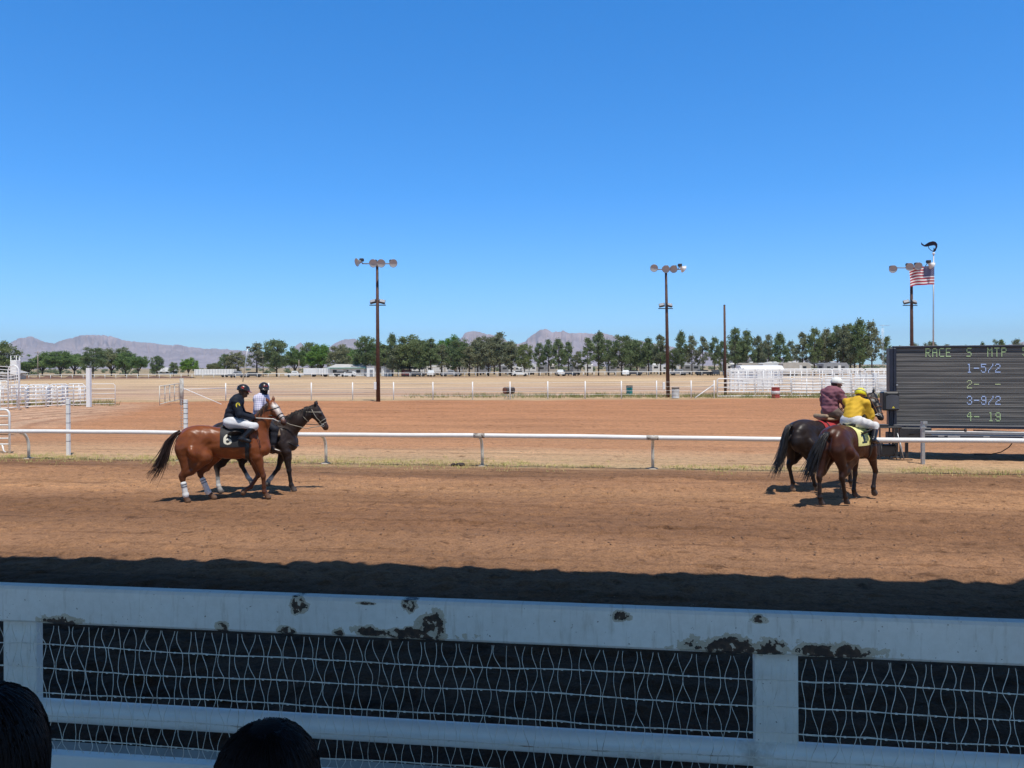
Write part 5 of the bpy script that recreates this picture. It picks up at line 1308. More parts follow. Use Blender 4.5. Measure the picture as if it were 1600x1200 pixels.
    pr += [ell(poll + f * .16 - nrm_ * .055, (.155, .085, .115), HC, .04, hf), cone(poll + f * .05, poll + f * .34, .078, .068, HC, .04, lat, 1.15), cone(poll + f * .30 - nrm_ * .01, poll + f * (hl - .09) - nrm_ * .02, .070, .052, HC, .04, lat, 1.12),
           cone(poll + f * .2 - nrm_ * .11, poll + f * (hl - .10) - nrm_ * .075, .058, .032, HC, .04), ell(poll + f * (hl - .06) - nrm_ * .03, (.078, .053, .062), MZ, .03, hf), ell(poll + f * (hl - .045) - nrm_ * .075, (.04, .034, .03), MZ, .02, hf)]
    for sy in (-1, 1):
        pr += [ell(poll + f * .20 + lat * sy * .068 + nrm_ * .028, (.05, .022, .03), HC, .02, hf), ell(poll + f * .195 + lat * sy * .082 + nrm_ * .016, (.024, .014, .019), (.008, .006, .005), .004, hf),
               ell(poll + f * (hl - .035) + lat * sy * .040 - nrm_ * .01, (.022, .014, .017), tuple(c * .35 for c in MZ), .008, hf),
               ell(poll + f * .20 + lat * sy * .072 - nrm_ * .075, (.085, .022, .075), HC, .03, hf)]
        e0 = poll + lat * sy * .050 + nrm_ * .02 - f * .01; e1 = e0 + (-f * .55 + nrm_ * .35 + lat * sy * .22) * .19
        pr += [cone(e0, e0 * .5 + e1 * .5, .030, .036, HC, .015, nrm_, 1.5), cone(e0 * .5 + e1 * .5, e1, .036, .008, PT, .012, nrm_, 1.5)]
    if P.get('blaze'):
        pr += [cone(poll + f * .14 + nrm_ * .052, poll + f * (hl - .16) + nrm_ * .036, .058, .044, (.80, .76, .72), .012, nrm_, 1.5), ell(poll + f * .14 + nrm_ * .056, (.075, .066, .022), (.80, .76, .72), .012, hf)]
    body = sdf_mesh('body', pr, vox, coat_mat('coat', cols.get('rough', .34) + .07, .34, .22, 18), T, clipz=.004, noise=lambda g: .003 * np.sin(g[..., 0] * 21 + 2.2 * np.sin(g[..., 2] * 13)) * np.sin(g[..., 2] * 27 + 1.7 * np.sin(g[..., 0] * 17 + g[..., 1] * 9)))
    # tail and mane
    rr = np.random.default_rng(seed)
    tp = np.array(tailpath, float); n = 170
    roots = [np.array([0, 0, 0]) + rr.normal(size=3) * np.array([.015, .026, .015]) for _ in range(n)]
    paths = []
    for k in range(n):
        ln = .62 + .38 * rr.random() ** .6; q = tp.copy(); m_ = len(q); tt = np.linspace(0, ln * (m_ - 1), m_); i = np.minimum(tt.astype(int), m_ - 2)
        paths.append(q[i] + (q[i + 1] - q[i]) * (tt - i)[:, None])
    strands('tail', roots, paths, .014, hair, T, seed, [P.get('tail_w', .055) * (1 + .6 * rr.random()) for _ in range(n)], 12)
    nm_ = 90; roots = []; paths = []
    cA = nt + V3(.0, 0, .10); cB = mid + V3(-.05, 0, .12) * .9 + V3(-.02, 0, .085); cC = poll + V3(-.03, 0, .02)
    for k in range(nm_):
        u = rr.random(); c = (1 - u) ** 2 * cA + 2 * u * (1 - u) * (cB * 2 - (cA + cC) / 2) + u * u * cC
        ln = .15 + .12 * rr.random(); sd = mane_side * (1 if rr.random() < .88 else -1)
        roots.append(c + rr.normal(size=3) * .008); paths.append([(0, 0, 0), (-.02, sd * .05, .0), (-.03, sd * .10, -.4 * ln), (-.04, sd * .125, -1.0 * ln)])
    for k in range(10):   # forelock
        roots.append(poll + nrm_ * .04 + rr.normal(size=3) * .012); paths.append([(0, 0, 0), tuple(f * .05 + nrm_ * .02), tuple(f * .12 + nrm_ * .01 + rr.normal(size=3) * .02)])
    strands('mane', roots, paths, .010, hair, T, seed + 1, [.018] * len(roots), 7)
    # bridle: straps found on the head itself
    hp = pr
    mb = MB(); ax_ = f
    for s_, tilt in ((.115, -.55), (.36, .05), (hl - .15, .0)):
        c = poll + f * s_ - nrm_ * .045; a_ = f * math.cos(tilt) + nrm_ * math.sin(tilt)
        rp = ring_pts(hp, c, a_, nrm_, .004, 22, rmax=.24); mb.tube([tuple(p) for p in rp], .010, 5, caps=False)
    for sy in (-1, 1):
        cp = []
        for s_ in np.linspace(.02, hl - .12, 7):
            c = poll + f * s_ - nrm_ * .045; r_ = march(hp, c[None], (lat * sy * .92 - nrm_ * .38)[None] / 1.0, .006, .24); cp.append(c + (lat * sy * .92 - nrm_ * .38) * r_[0])
        mb.tube([tuple(p) for p in cp], .009, 5)
    mb.build('bridle', P.get('strap', BLACKP), T)
    mb = MB()
    for sy in (-1, 1):
        c = poll + f * (hl - .12) - nrm_ * .06 + lat * sy * .062
        pts = [tuple(c + (nrm_ * math.cos(a) + f * math.sin(a)) * .032) for a in np.linspace(0, 2 * math.pi, 13)]; mb.tube(pts, .006, 5, caps=False)
    mb.build('bit_rings', GALV, T)
    T['_hl'] = hl
    return T, pr, dict(poll=poll, f=f, n=nrm_, lat=lat, hl=hl, bit=[poll + f * (hl - .12) - nrm_ * .06 + lat * s_ * .065 for s_ in (-1, 1)])

HAIR_D = mat('dark_horse_hair', (.040, .020, .014), .45, .3, 12); HAIR_B = mat('black_horse_hair', (.014, .012, .012), .42, .3, 12); HAIR_C = mat('chestnut_hair', (.075, .026, .016), .45, .3, 12)
LEATHER = mat('brown_leather', (.16, .075, .04), .5, .25, 9, bump=.15); TANL = mat('tan_leather', (.34, .24, .15), .6, .2, 9, bump=.15); BLKL = mat('black_leather', (.016, .016, .018), .38, .2, 10, bump=.1)
ROPE = mat('pale_rein', (.62, .60, .55), .7, .1, 20); GREYSTRAP = mat('grey_rope', (.30, .27, .22), .7, .2, 20)

def person(name, label, loc, rz, J, C, vox=.010, group=None, helmet=None, folds=.010, cap=None, hands='grip'):
    """J in the person's own frame: pelvis chest neck head face(dir) shoulders elbows hands hips knees ankles toes (pairs L, R)."""
    T = thing(name, label, 'person', loc, rz, group)
    J = {k: (np.array(v, float) if not isinstance(v[0], (tuple, list)) else [np.array(q, float) for q in v]) for k, v in J.items()}
    pe, ch, ne, he = J['pelvis'], J['chest'], J['neck'], J['head']; fd = J['face'] / np.linalg.norm(J['face'])
    lat = J['sh'][0] - J['sh'][1]; lat /= np.linalg.norm(lat); upv = ch - pe; upv /= np.linalg.norm(upv)
    tf = frame(upv, np.cross(lat, upv) * -1.0 if np.dot(np.cross(lat, upv), fd) < 0 else np.cross(lat, upv)); fwd = tf[:, 2]
    hu = np.array([0, 0, 1.0]); hu = hu - fd * hu.dot(fd); hu /= np.linalg.norm(hu); hl_ = np.cross(hu, fd); HF = np.stack([fd, hl_, hu], 1)
    SK = C['skin']; torso = []; arms = []; thighs = []; shins = []; feet = []; head = []; hnd = []
    pl = J['hip'][0] - J['hip'][1]; pl /= np.linalg.norm(pl)
    pelv = [ell(pe, (.13, .175, .125), SK, .06, frame(upv, fwd))]
    torso += [cone(pe + upv * .06, ch - upv * .05, .125, .14, SK, .06, fwd, 1.18), ell(ch, (.17, .185, .125), SK, .06, tf), ell(ch + upv * .10, (.10, .165, .10), SK, .05, tf), ell((pe + ch) / 2 - fwd * .03, (.2, .14, .1), SK, .05, tf)]
    head += [cone(ne - upv * .04, he - hu * .06, .060, .055, SK, .04), ell(he + hu * .025 - fd * .012, (.096, .077, .10), SK, .03, HF), ell(he - hu * .055 + fd * .03, (.065, .058, .065), SK, .03, HF),
             cone(he + fd * .088 + hu * .01, he + fd * .112 - hu * .028, .010, .016, SK, .012), ell(he + fd * .075 - hu * .085, (.026, .026, .02), SK, .02, HF), ell(he + fd * .083 - hu * .058, (.014, .026, .009), tuple(c * .7 for c in SK), .006, HF)]
    for sy in (-1, 1):
        head += [ell(he + hl_ * sy * .079 - fd * .005 - hu * .005, (.022, .012, .033), SK, .008, HF), ell(he + fd * .080 + hl_ * sy * .031 + hu * .008, (.010, .015, .008), (.02, .015, .012), .004, HF), ell(he + fd * .083 + hl_ * sy * .032 + hu * .026, (.012, .024, .007), tuple(c * .5 for c in SK), .006, HF)]
    for i in (0, 1):
        s, e, h = J['sh'][i], J['el'][i], J['ha'][i]; 
        arms += [ell(s, (.072, .066, .066), SK, .05), cone(s, e, .060, .046, SK, .03), cone(e, h, .045, .030, SK, .03)]
        d = h - e; d /= np.linalg.norm(d); fr = frame(d, V3(0, 0, 1) if abs(d[2]) < .8 else fwd); side, dn = fr[:, 1], -fr[:, 2]
        pc = h + d * .055; hc = C.get('glove', SK)
        hnd += [ell(h + d * .02, (.04, .030, .024), hc, .02, fr), ell(pc, (.050, .042, .020), hc, .015, fr)]
        for k in range(4):
            o = (k - 1.5) * .021; ln = (.034, .040, .037, .028)[k]; k0 = pc + d * .040 + side * o; k1 = k0 + (d * .62 + dn * .78) * ln; k2 = k1 + (dn * .75 - d * .66) * ln * .8; k3 = k2 + (-d * .95 - dn * .1) * ln * .6
            hnd += [cone(k0, k1, .0098, .0092, hc, .004), cone(k1, k2, .0092, .0086, hc, .004), cone(k2, k3, .0086, .0075, hc, .004)]
        ts = -np.sign(side.dot(lat)) * (1 if i == 0 else -1); t0 = pc - d * .02 + side * ts * .036; t1 = t0 + (side * ts * .45 + d * .6 + dn * .5) * .04; t2 = t1 + (d * .55 + dn * .8 - side * ts * .2) * .03
        hnd += [cone(t0, t1, .013, .011, hc, .008), cone(t1, t2, .011, .009, hc, .004)]
        hp_, kn, an, to = J['hip'][i], J['kn'][i], J['an'][i], J['to'][i]
        thighs += [cone(hp_, kn, .100, .062, SK, .05), cone(hp_ * .6 + pe * .4, hp_, .10, .105, SK, .06)]
        shins += [cone(kn, kn * .35 + an * .65, .060, .050, SK, .03), cone(kn * .35 + an * .65, an, .050, .038, SK, .03), ell(kn * .72 + an * .28, (.058, .058, .058), SK, .03)]
        feet += [cone(an, to, .042, .034, SK, .03), ell(an - (to - an) / np.linalg.norm(to - an) * .025, (.045, .045, .045), SK, .02)]
    body_prims = torso + pelv + head + arms + hnd + thighs + shins + feet
    sdf_mesh('body', body_prims, min(vox, .0085), coat_mat('skin', .55, .35, .04, 30, .08), T, csoft=.006)
    def grow(ps, g, col, k=None):
        out = []
        for p in ps:
            q = dict(p); q['col'] = col
            if k is not None: q['k'] = k
            if q['t'] == 'e': q['r'] = q['r'] + g
            else: q['ra'] = q['ra'] + g; q['rb'] = q['rb'] + g
            out.append(q)
        return out
    rs = np.random.default_rng(int(abs(loc[0]) * 100) % 1000); kk = rs.normal(size=(7, 3)) * 17; ph = rs.random(7) * 6
    def wr(g, amp=folds):
        r_ = 0
        for a in range(7): r_ = r_ + np.sin(g @ kk[a] + ph[a] + 1.2 * np.sin(g @ kk[(a + 3) % 7] * .6))
        q_ = g * np.array([1.0, 1.0, 2.2]); r2 = np.sin(q_ @ (kk[0] * 1.9) + 2.2 * np.sin(g @ kk[1] * .5)) * np.sin(g @ kk[2] * .8 + ph[2])
        return amp * (r_ / 3.2 + .45 * r2 - .25)
    CL = lambda n, rough=.75: coat_mat(n, rough, .3, .25, 60, .10)
    # shirt / jacket: torso and sleeves, open at the wrist and neck
    slv = C.get('sleeve', 1.0); ps = torso + [ell(pe + upv * .02, (.10, .165, .115), SK, .05, frame(upv, fwd))]
    if C.get('over'): ps = ps + pelv
    for i in (0, 1):
        s, e, h = J['sh'][i], J['el'][i], J['ha'][i]
        ps += [ell(s, (.072, .066, .066), SK, .05), cone(s, e, .062, .050, SK, .03)]
        if slv > .5: ps.append(cone(e, h - (h - e) * .06, .050, .036, SK, .03))
        else: ps = ps[:-1] + [cone(s, s + (e - s) * .8, .066, .062, SK, .03)]
    jk = grow(ps, C.get('loose', .020), C['shirt']) + [cone(ne - upv * .06, ne + upv * .005, .075, .068, C.get('collar', C['shirt']), .03)]
    sdf_mesh('jacket' if slv > .5 else 'shirt', jk, vox, C.get('shirt_mat') or CL('shirt_cloth'), T, noise=wr, csoft=.01)
    br = grow(pelv + thighs + ([] if not C.get('long') else shins), .014, C['pants'])
    if not C.get('long'): br += grow([cone(J['kn'][i], J['kn'][i] * .8 + J['an'][i] * .2, .062, .055, SK, .03) for i in (0, 1)], .012, C['pants'])
    sdf_mesh('trousers', br, vox, CL('trouser_cloth', .7), T, noise=lambda g: wr(g, folds * .6))
    for i in (0, 1):
        kn, an, to = J['kn'][i], J['an'][i], J['to'][i]; top = kn * (.90 if not C.get('long') else .2) + an * (.10 if not C.get('long') else .8)
        bp = [cone(top, an, .072 if not C.get('long') else .055, .052, C['boot'], .03), cone(an, to, .052, .042, C['boot'], .03), ell(an - (to - an) / np.linalg.norm(to - an) * .03, (.05, .05, .05), C['boot'], .02)]
        if C.get('boot_top') and not C.get('long'): bp += [cone(top + (kn - top) * .35, top - (kn - top) * .1, .064, .062, C['boot_top'], .012)]
        sdf_mesh('boot', bp, vox, coat_mat('boot_leather', .3, .5, .05, 30), T)
    if C.get('mask'):
        mk = grow([ell(he - hu * .055 + fd * .03, (.065, .058, .065), SK, .03, HF), ell(he + fd * .07 - hu * .03, (.045, .05, .05), SK, .03, HF), cone(ne - upv * .03, he - hu * .06, .066, .062, SK, .04), cone(ne - upv * .05 + fd * .02, ne + fd * .03, .09, .07, SK, .04)], .010, C['mask'])
        sdf_mesh('neck_gaiter', mk, vox * .8, CL('gaiter_cloth', .85), T, noise=lambda g: wr(g, .004))
    if C.get('hairc'):
        hp2 = [ell(he + hu * .03 - fd * .03, (.093, .087, .098), C['hairc'], .03, HF), cone(he - fd * .06, he - fd * .065 - hu * .09, .07, .055, C['hairc'], .03)]
        sdf_mesh('hair', hp2, vox, coat_mat('hair', .5, .4, .3, 90), T)
    if helmet:
        hc = [ell(he + hu * .042 - fd * .012, (.135, .112, .118), helmet['col'], .02, HF)]
        o_ = he + hu * .012
        hm = sdf_mesh('helmet', hc + [cone(he + fd * .10 + hu * .03 + hl_ * .05, he + fd * .10 + hu * .03 - hl_ * .05, .03, .03, helmet['col'], .02, hu, 1.8), ell(he + fd * .125 + hu * .022, (.05, .085, .010), helmet.get('brim', helmet['col']), .012, HF)], vox * .8, coat_mat('helmet_shell', helmet.get('rough', .3), .5, .02, 20, .05), T, cutf=lambda g: -((g - o_) @ hu) - .004, noise=(lambda g: wr(g, helmet.get('wr', 0))) if helmet.get('wr') else None)
        if helmet.get('chevron'):
            mb = MB()
            for row in range(3):
                for sgn in (-1, 1):
                    for side in (-1, 1):
                        pts = []
                        for q in np.linspace(0, 1, 5):
                            v = hu * (.035 + .024 * row - .022 * q + .028) + fd * (.022 * sgn * q - .012) * 1.4; dirn = hl_ * side * .118 + v; dirn = dirn / np.linalg.norm(dirn); r_ = march(hc, (he + hu * .02)[None], dirn[None], .003, .25); pts.append(tuple(he + hu * .02 + dirn * r_[0]))
                        mb.tube(pts, .0075, 4)
            mb.build('chevrons', helmet['chevron'], T)
        if helmet.get('badge'):
            mb = MB()
            for sgn in (-1, 1):
                for (a, b) in (((-1, -1), (1, -1)), ((1, -1), (1, 1)), ((1, 1), (-1, 1)), ((-1, 1), (-1, -1))):
                    pts = []
                    for q in np.linspace(0, 1, 4):
                        x = a[0] + (b[0] - a[0]) * q; y = a[1] + (b[1] - a[1]) * q
                        dirn = fd * .11 + hl_ * (sgn * .028 + x * .014) + hu * (.085 + y * .016); dirn /= np.linalg.norm(dirn); r_ = march(hc, (he + hu * .02)[None], dirn[None], .003, .25); pts.append(tuple(he + hu * .02 + dirn * r_[0]))
                    mb.tube(pts, .005, 4)
            mb.build('badge', helmet['badge'], T)
        if helmet.get('goggles'):
            mb = MB(); rp = ring_pts(hc, he + hu * .06, hu * .96 + fd * .25, fd, .004, 26, rmax=.3); mb.tube([tuple(p) for p in rp], .010, 5, caps=False)
            mb.build('goggles', helmet['goggles'], T)
        mb = MB(); 
        for side in (-1, 1): mb.tube([tuple(he + hl_ * side * .093 + hu * .02 - fd * .0), tuple(he + hl_ * side * .075 - hu * .06 + fd * .02), tuple(he - hu * .105 + fd * .05)], .006, 4)
        mb.build('chin_strap', BLKL, T)
    return T, J

# ---------------------------------------------------------------- the four horses
def hloc(px, py): 
    p = gp(px, py); return p
# chestnut
CH = dict(body=(.215, .062, .019), points=(.16, .05, .018), leg=(.095, .032, .015), sock=(.75, .72, .66), hoof=(.17, .10, .06), muzzle=(.05, .028, .025), rough=.30)  # leg colour darker than the coat, with shade painted in
LEGS1 = dict(RH=[(-.42, -.17, .93), (-.86, -.15, .50), (-.80, -.14, .16), (-.795, -.14, .085), (-.76, -.14, .025)],
             LH=[(-.26, .17, .93), (-.55, .15, .54), (-.405, .14, .16), (-.34, .14, .085), (-.28, .14, .025)],
             RF=[(.60, -.16, .90), (.74, -.15, .48), (.76, -.15, .155), (.80, -.15, .085), (.835, -.15, .025)],
             LF=[(.50, .16, .88), (.62, .15, .47), (.46, .15, .22), (.36, .15, .17), (.31, .15, .11)])
TAIL1 = [(-.94, 0, 1.45), (-1.03, 0, 1.40), (-1.16, 0, 1.22), (-1.24, 0, .98), (-1.36, 0, .72), (-1.50, 0, .52)]
YAW1 = R(15)
hx = gp(292, 785); off = Matrix.Rotation(YAW1, 3, 'Z') @ Vector((-.78, -.14, 0)); loc1 = hx - off
h1, pr1, hd1 = horse('racehorse', 'glossy chestnut racehorse with number 6 saddle cloth and white hind leg wraps', 'horses walking to the start', (loc1.x, loc1.y, 0), YAW1,
    dict(blaze=True, strap=BLKL), CH, HAIR_D, 3, (.90, -.02, 2.03), (1.20, -.26, 1.60), None, (.40, -.80, .50), LEGS1, TAIL1, L=1.11)
CLOTH_B = mat('black_saddle_cloth', (.022, .023, .026), .7, .2, 20, bump=.15); NUMW = mat('cream_number', (.78, .74, .60), .7, .06, 12)
def six_mask(u, v):       # u forward, v from left flank over the back to the right flank
    gu = (u - .10) / .42; gv = 1 - (v - .715) / .225
    ok = (gu > 0) & (gu < 1) & (gv > 0) & (gv < 1)
    return ok & glyph6(np.clip(gu, 0, 1), np.clip(gv, 0, 1))
wrap_patch('saddle_cloth', pr1, -.12, .36, 1.17, R(-98), R(98), .012, 84, 150, [CLOTH_B, NUMW], h1, six_mask, shape=lambda U, V_, X, P: (X + .06 * np.clip(np.abs(V_ - .5) * 2 - .4, 0, 1) * U, P + np.sign(P) * .10 * U * np.abs(V_ - .5)))
def girth(pr, T, x, m, w=.07, zc=1.12, name='girth'):
    return wrap_patch(name, pr, x - w / 2, x + w / 2, zc, R(-180), R(180), .010, 4, 60, m, T)
girth(pr1, h1, .42, BLKL, .085)
def saddle(T, c, ln, m, western=False):
    c = np.array(c, float)
    pr = [ell(c, (ln / 2, .17, .045), (1, 1, 1), .05), cone(c + V3(-ln * .42, -.10, .035), c + V3(-ln * .42, .10, .035), .035, .035, (1, 1, 1), .05), cone(c + V3(ln * .4, -.05, .05), c + V3(ln * .4, .05, .05), .04, .04, (1, 1, 1), .05)]
    for sy in (-1, 1): pr += [ell(c + V3(.03, sy * .22, -.14), (.15, .025, .17), (1, 1, 1), .05, frame((.9, 0, .1), (0, sy * .88, .48)))]
    if western: pr += [cone(c + V3(-ln * .46, -.15, .07), c + V3(-ln * .46, .15, .07), .05, .05, (1, 1, 1), .05), cone(c + V3(ln * .42, 0, .06), c + V3(ln * .47, 0, .17), .03, .022, (1, 1, 1), .03), ell(c + V3(ln * .48, 0, .18), (.04, .035, .018), (1, 1, 1), .01)]
    return sdf_mesh('saddle', pr, .013, m, T, colored=False)
saddle(h1, (.14, 0, 1.535), .44, BLKL)
for key in ('RH', 'LH'):
    J = [np.array(j, float) for j in LEGS1[key]]; a = J[1] + (J[2] - J[1]) * .30; b = J[2] + (J[3] - J[2]) * .25
    sdf_mesh('leg_wrap', [cone(a, b, .057, .054, (.82, .82, .80), .02), ell(J[2], (.062, .058, .054), (.82, .82, .80), .03)], .010, coat_mat('wrap_cloth', .8, .2, .2, 60, .06), h1)
    mb = MB()
    for q in (.06, .24):
        c = a + (b - a) * q; d_ = (b - a) / np.linalg.norm(b - a); fr = frame(d_, V3(0, 1, 0)); mb.tube([tuple(c + (fr[:, 1] * math.cos(t) + fr[:, 2] * math.sin(t)) * .0595) for t in np.linspace(0, 2 * math.pi, 17)], .007, 5, caps=False)
    mb.build('wrap_tape', BLKL, h1)

def place(T, p):          # horse-local point to world
    return T.matrix_basis @ Vector(p)
def rider_on(name, label, T, seat, J, C, **k):
    "J given in horse coordinates"
    w = place(T, seat); s = np.array(seat, float)
    JJ = {}
    for key, v in J.items():
        if key == 'face': JJ[key] = v
        elif isinstance(v[0], (tuple, list)): JJ[key] = [tuple(np.array(q) - s) for q in v]
        else: JJ[key] = tuple(np.array(v) - s)
    return person(name, label, tuple(w), T.rotation_euler.z, JJ, C, group='riders', **k)
h1.rotation_euler = (0, 0, YAW1)
J1 = dict(pelvis=(.06, 0, 1.66), chest=(.19, 0, 2.02), neck=(.26, 0, 2.17), head=(.335, -.01, 2.285), face=(.95, -.12, -.22), sh=[(.20, .18, 2.10), (.20, -.18, 2.10)], el=[(.30, .25, 1.80), (.28, -.25, 1.80)], ha=[(.53, .12, 1.735), (.54, -.14, 1.735)],
          hip=[(.09, .10, 1.64), (.09, -.10, 1.64)], kn=[(.57, .25, 1.57), (.58, -.26, 1.56)], an=[(.30, .29, 1.31), (.32, -.30, 1.30)], to=[(.45, .30, 1.26), (.47, -.31, 1.25)])
rider_on('person', 'jockey in a black jacket, white breeches and black helmet with red chevrons', h1, (.06, 0, 1.60), J1,
    dict(skin=(.16, .085, .055), shirt=(.012, .016, .028), pants=(.72, .72, .74), boot=(.012, .013, .018), loose=.022), helmet=dict(col=(.02, .021, .025), brim=(.30, .03, .03), chevron=mat('red_paint', (.55, .03, .03), .5), goggles=BLACKP), folds=.009)
jt = bpy.data.objects[[o.name for o in bpy.data.objects if o.name.startswith('person')][-1]]
# yellow sleeve patch with a small 6
c = np.array((.245 - .06, -.285, 2.01 - 1.60)); nv = V3(.25, -.95, .12); fr = frame(nv, V3(0, 0, 1)); mb = MB()
Pp = [tuple(c + fr[:, 2] * .054 * math.sin(t) + fr[:, 1] * .044 * math.cos(t) + nv * .012 * 0) for t in np.linspace(0, 2 * math.pi, 25)[:-1]]; Pq = [tuple(np.array(p) - nv * .03) for p in Pp]
mb.add(Pp + Pq, [tuple(range(24))] + [(i, i + 24, (i + 1) % 24 + 24, (i + 1) % 24) for i in range(24)]); mb.build('sleeve_patch', mat('yellow_patch', (.75, .60, .05), .6), jt)
mb = MB(); gs = 14
for i in range(gs):
    for j in range(gs):
        u, v = (i + .5) / gs, (j + .5) / gs
        if glyph6(np.array(u), np.array(v)):
            o_ = c + nv * .003 + fr[:, 1] * (u - .5) * -.052 * (1 if fr[:, 1][0] < 0 else -1) + fr[:, 2] * (v - .5) * .078; a_ = fr[:, 1] * .0020; b_ = fr[:, 2] * .003
            mb.add([tuple(o_ - a_ - b_), tuple(o_ + a_ - b_), tuple(o_ + a_ + b_), tuple(o_ - a_ + b_)], [(0, 1, 2, 3)])
mb.build('patch_number', BLACKP, jt)
def reins(T, pts_list, m, r=.010, name='reins'):
    mb = MB()
    for pts in pts_list: mb.tube([tuple(p) for p in pts], r, 6)
    return mb.build(name, m, T)
reins(h1, [[hd1['bit'][0], V3(.95, -.20, 1.70), V3(.60, -.15, 1.725)], [hd1['bit'][1], V3(.85, .0, 1.72), V3(.60, .12, 1.73)]], ROPE, .012)
mb = MB()   # hanging stirrup strap and breast strap
mb.tube([(.62, -.26, 1.36), (.67, -.285, 1.24), (.69, -.29, 1.10)], .008, 5); mb.build('strap', BLKL, h1)

# dark pony beside it
PB = dict(body=(.028, .017, .014), points=(.014, .010, .010), leg=(.016, .011, .010), sock=(.74, .71, .65), hoof=(.10, .08, .07), muzzle=(.085, .045, .030), head=(.030, .019, .016), rough=.40)
LEGS2 = dict(RH=[(-.52, -.17, .93), (-.80, -.15, .53), (-.775, -.14, .17), (-.745, -.14, .085), (-.715, -.14, .025)],
             LH=[(-.22, .17, .95), (-.34, .15, .58), (-.20, .14, .30), (-.15, .14, .24), (-.11, .14, .17)],
             RF=[(.70, -.16, .90), (.765, -.15, .47), (.81, -.15, .15), (.84, -.15, .085), (.875, -.15, .025)],
             LF=[(.58, .16, .90), (.47, .15, .50), (.30, .15, .26), (.245, .15, .21), (.23, .15, .14)])
TAIL2 = [(-1.0, 0, 1.44), (-1.06, 0, 1.38), (-1.12, 0, 1.15), (-1.14, 0, .9), (-1.17, 0, .62), (-1.2, 0, .45)]
YAW2 = R(6)
hx = gp(458, 768); off = Matrix.Rotation(YAW2, 3, 'Z') @ Vector((.85, -.15, 0)); loc2 = hx - off
h2, pr2, hd2 = horse('lead_pony', 'dark brown lead pony with white hind socks and a western saddle beyond the chestnut', 'horses walking to the start', (loc2.x, loc2.y, 0), YAW2,
    dict(socks=dict(RH='half', LH='pastern', LF='pastern'), strap=GREYSTRAP), PB, HAIR_B, 5, (1.33, -.02, 1.90), (1.62, -.05, 1.40), None, (.85, -.05, .52), LEGS2, TAIL2, L=1.18, mane_side=-1)
wrap_patch('saddle_cloth', pr2, -.25, .42, 1.17, R(-85), R(85), .014, 30, 60, [mat('dark_pad', (.03, .028, .03), .9, .2, 10, bump=.3)], h2)
saddle(h2, (.10, 0, 1.55), .56, LEATHER, True); girth(pr2, h2, .38, LEATHER, .08)
mb = MB(); mb.box((.50, -.30, 1.33), (.20, .07, .16), bev=.025, rot=Matrix.Rotation(R(-12), 3, 'Y')); mb.build('saddle_bag', TANL, h2)
rp = ring_pts(pr2, (.76, 0, 1.12), (.55, 0, .83), (.8, 0, -.55), .008, 20, -1.5, 1.5); mb = MB(); mb.tube([tuple(p) for p in rp], .014, 5); mb.build('breast_collar', BLKL, h2)
J2 = dict(pelvis=(.08, 0, 1.68), chest=(.15, -.01, 2.02), neck=(.17, -.02, 2.18), head=(.20, -.04, 2.305), face=(.45, -.85, -.22), sh=[(.18, .17, 2.10), (.08, -.18, 2.09)], el=[(.30, .30, 1.83), (.14, -.27, 1.80)], ha=[(.52, .12, 1.73), (.42, -.23, 1.70)],
          hip=[(.12, .12, 1.66), (.12, -.12, 1.66)], kn=[(.48, .33, 1.42), (.50, -.33, 1.42)], an=[(.42, .36, .98), (.44, -.36, .98)], to=[(.58, .38, .93), (.60, -.38, .93)])
def plaid():
    N = NT('plaid_shirt'); tc = N.n('ShaderNodeTexCoord'); w = []
    for ax_ in ('X', 'Z', 'Y'):
        o = N.n('ShaderNodeTexWave', bands_direction=ax_); o.inputs['Scale'].default_value = 7.5; N.l(tc.outputs['Object'], o.inputs[0]); w.append(o.outputs[0])
    a = N.ramp(w[0], [(.6, (1, 1, 1)), (.8, (.70, .70, .82))]); b = N.ramp(w[1], [(.6, (1, 1, 1)), (.8, (.72, .71, .83))])
    N.l(N.mix(1.0, N.mix(1.0, a.outputs[0], b.outputs[0], 'MULTIPLY'), (.74, .72, .82), 'MULTIPLY'), N.b.inputs['Base Color']); N.b.inputs['Roughness'].default_value = .8; return N.m
rider_on('person', 'outrider in a white plaid shirt, dark helmet and dark neck gaiter on the dark pony', h2, (.08, 0, 1.62), J2,
    dict(skin=(.20, .11, .07), shirt=(.7, .7, .78), shirt_mat=plaid(), sleeve=.4, pants=(.018, .02, .03), long=True, boot=(.05, .03, .02), mask=(.012, .013, .02), glove=(.42, .05, .03), loose=.024), helmet=dict(col=(.025, .022, .024), badge=mat('red_badge', (.50, .05, .05), .5)), folds=.010)
reins(h2, [[hd2['bit'][0], V3(1.15, -.20, 1.42), V3(.80, -.24, 1.52), V3(.46, -.22, 1.69)], [hd2['bit'][1], V3(1.0, .12, 1.5), V3(.56, .12, 1.72)]], GREYSTRAP, .010)
rp = ring_pts(pr2, (1.10, 0, 1.66), (.75, 0, .62), (.6, 0, -.75), .01, 16, -1.9, 1.9); reins(h2, [[tuple(p) for p in rp]], GREYSTRAP, .009, 'neck_rope')

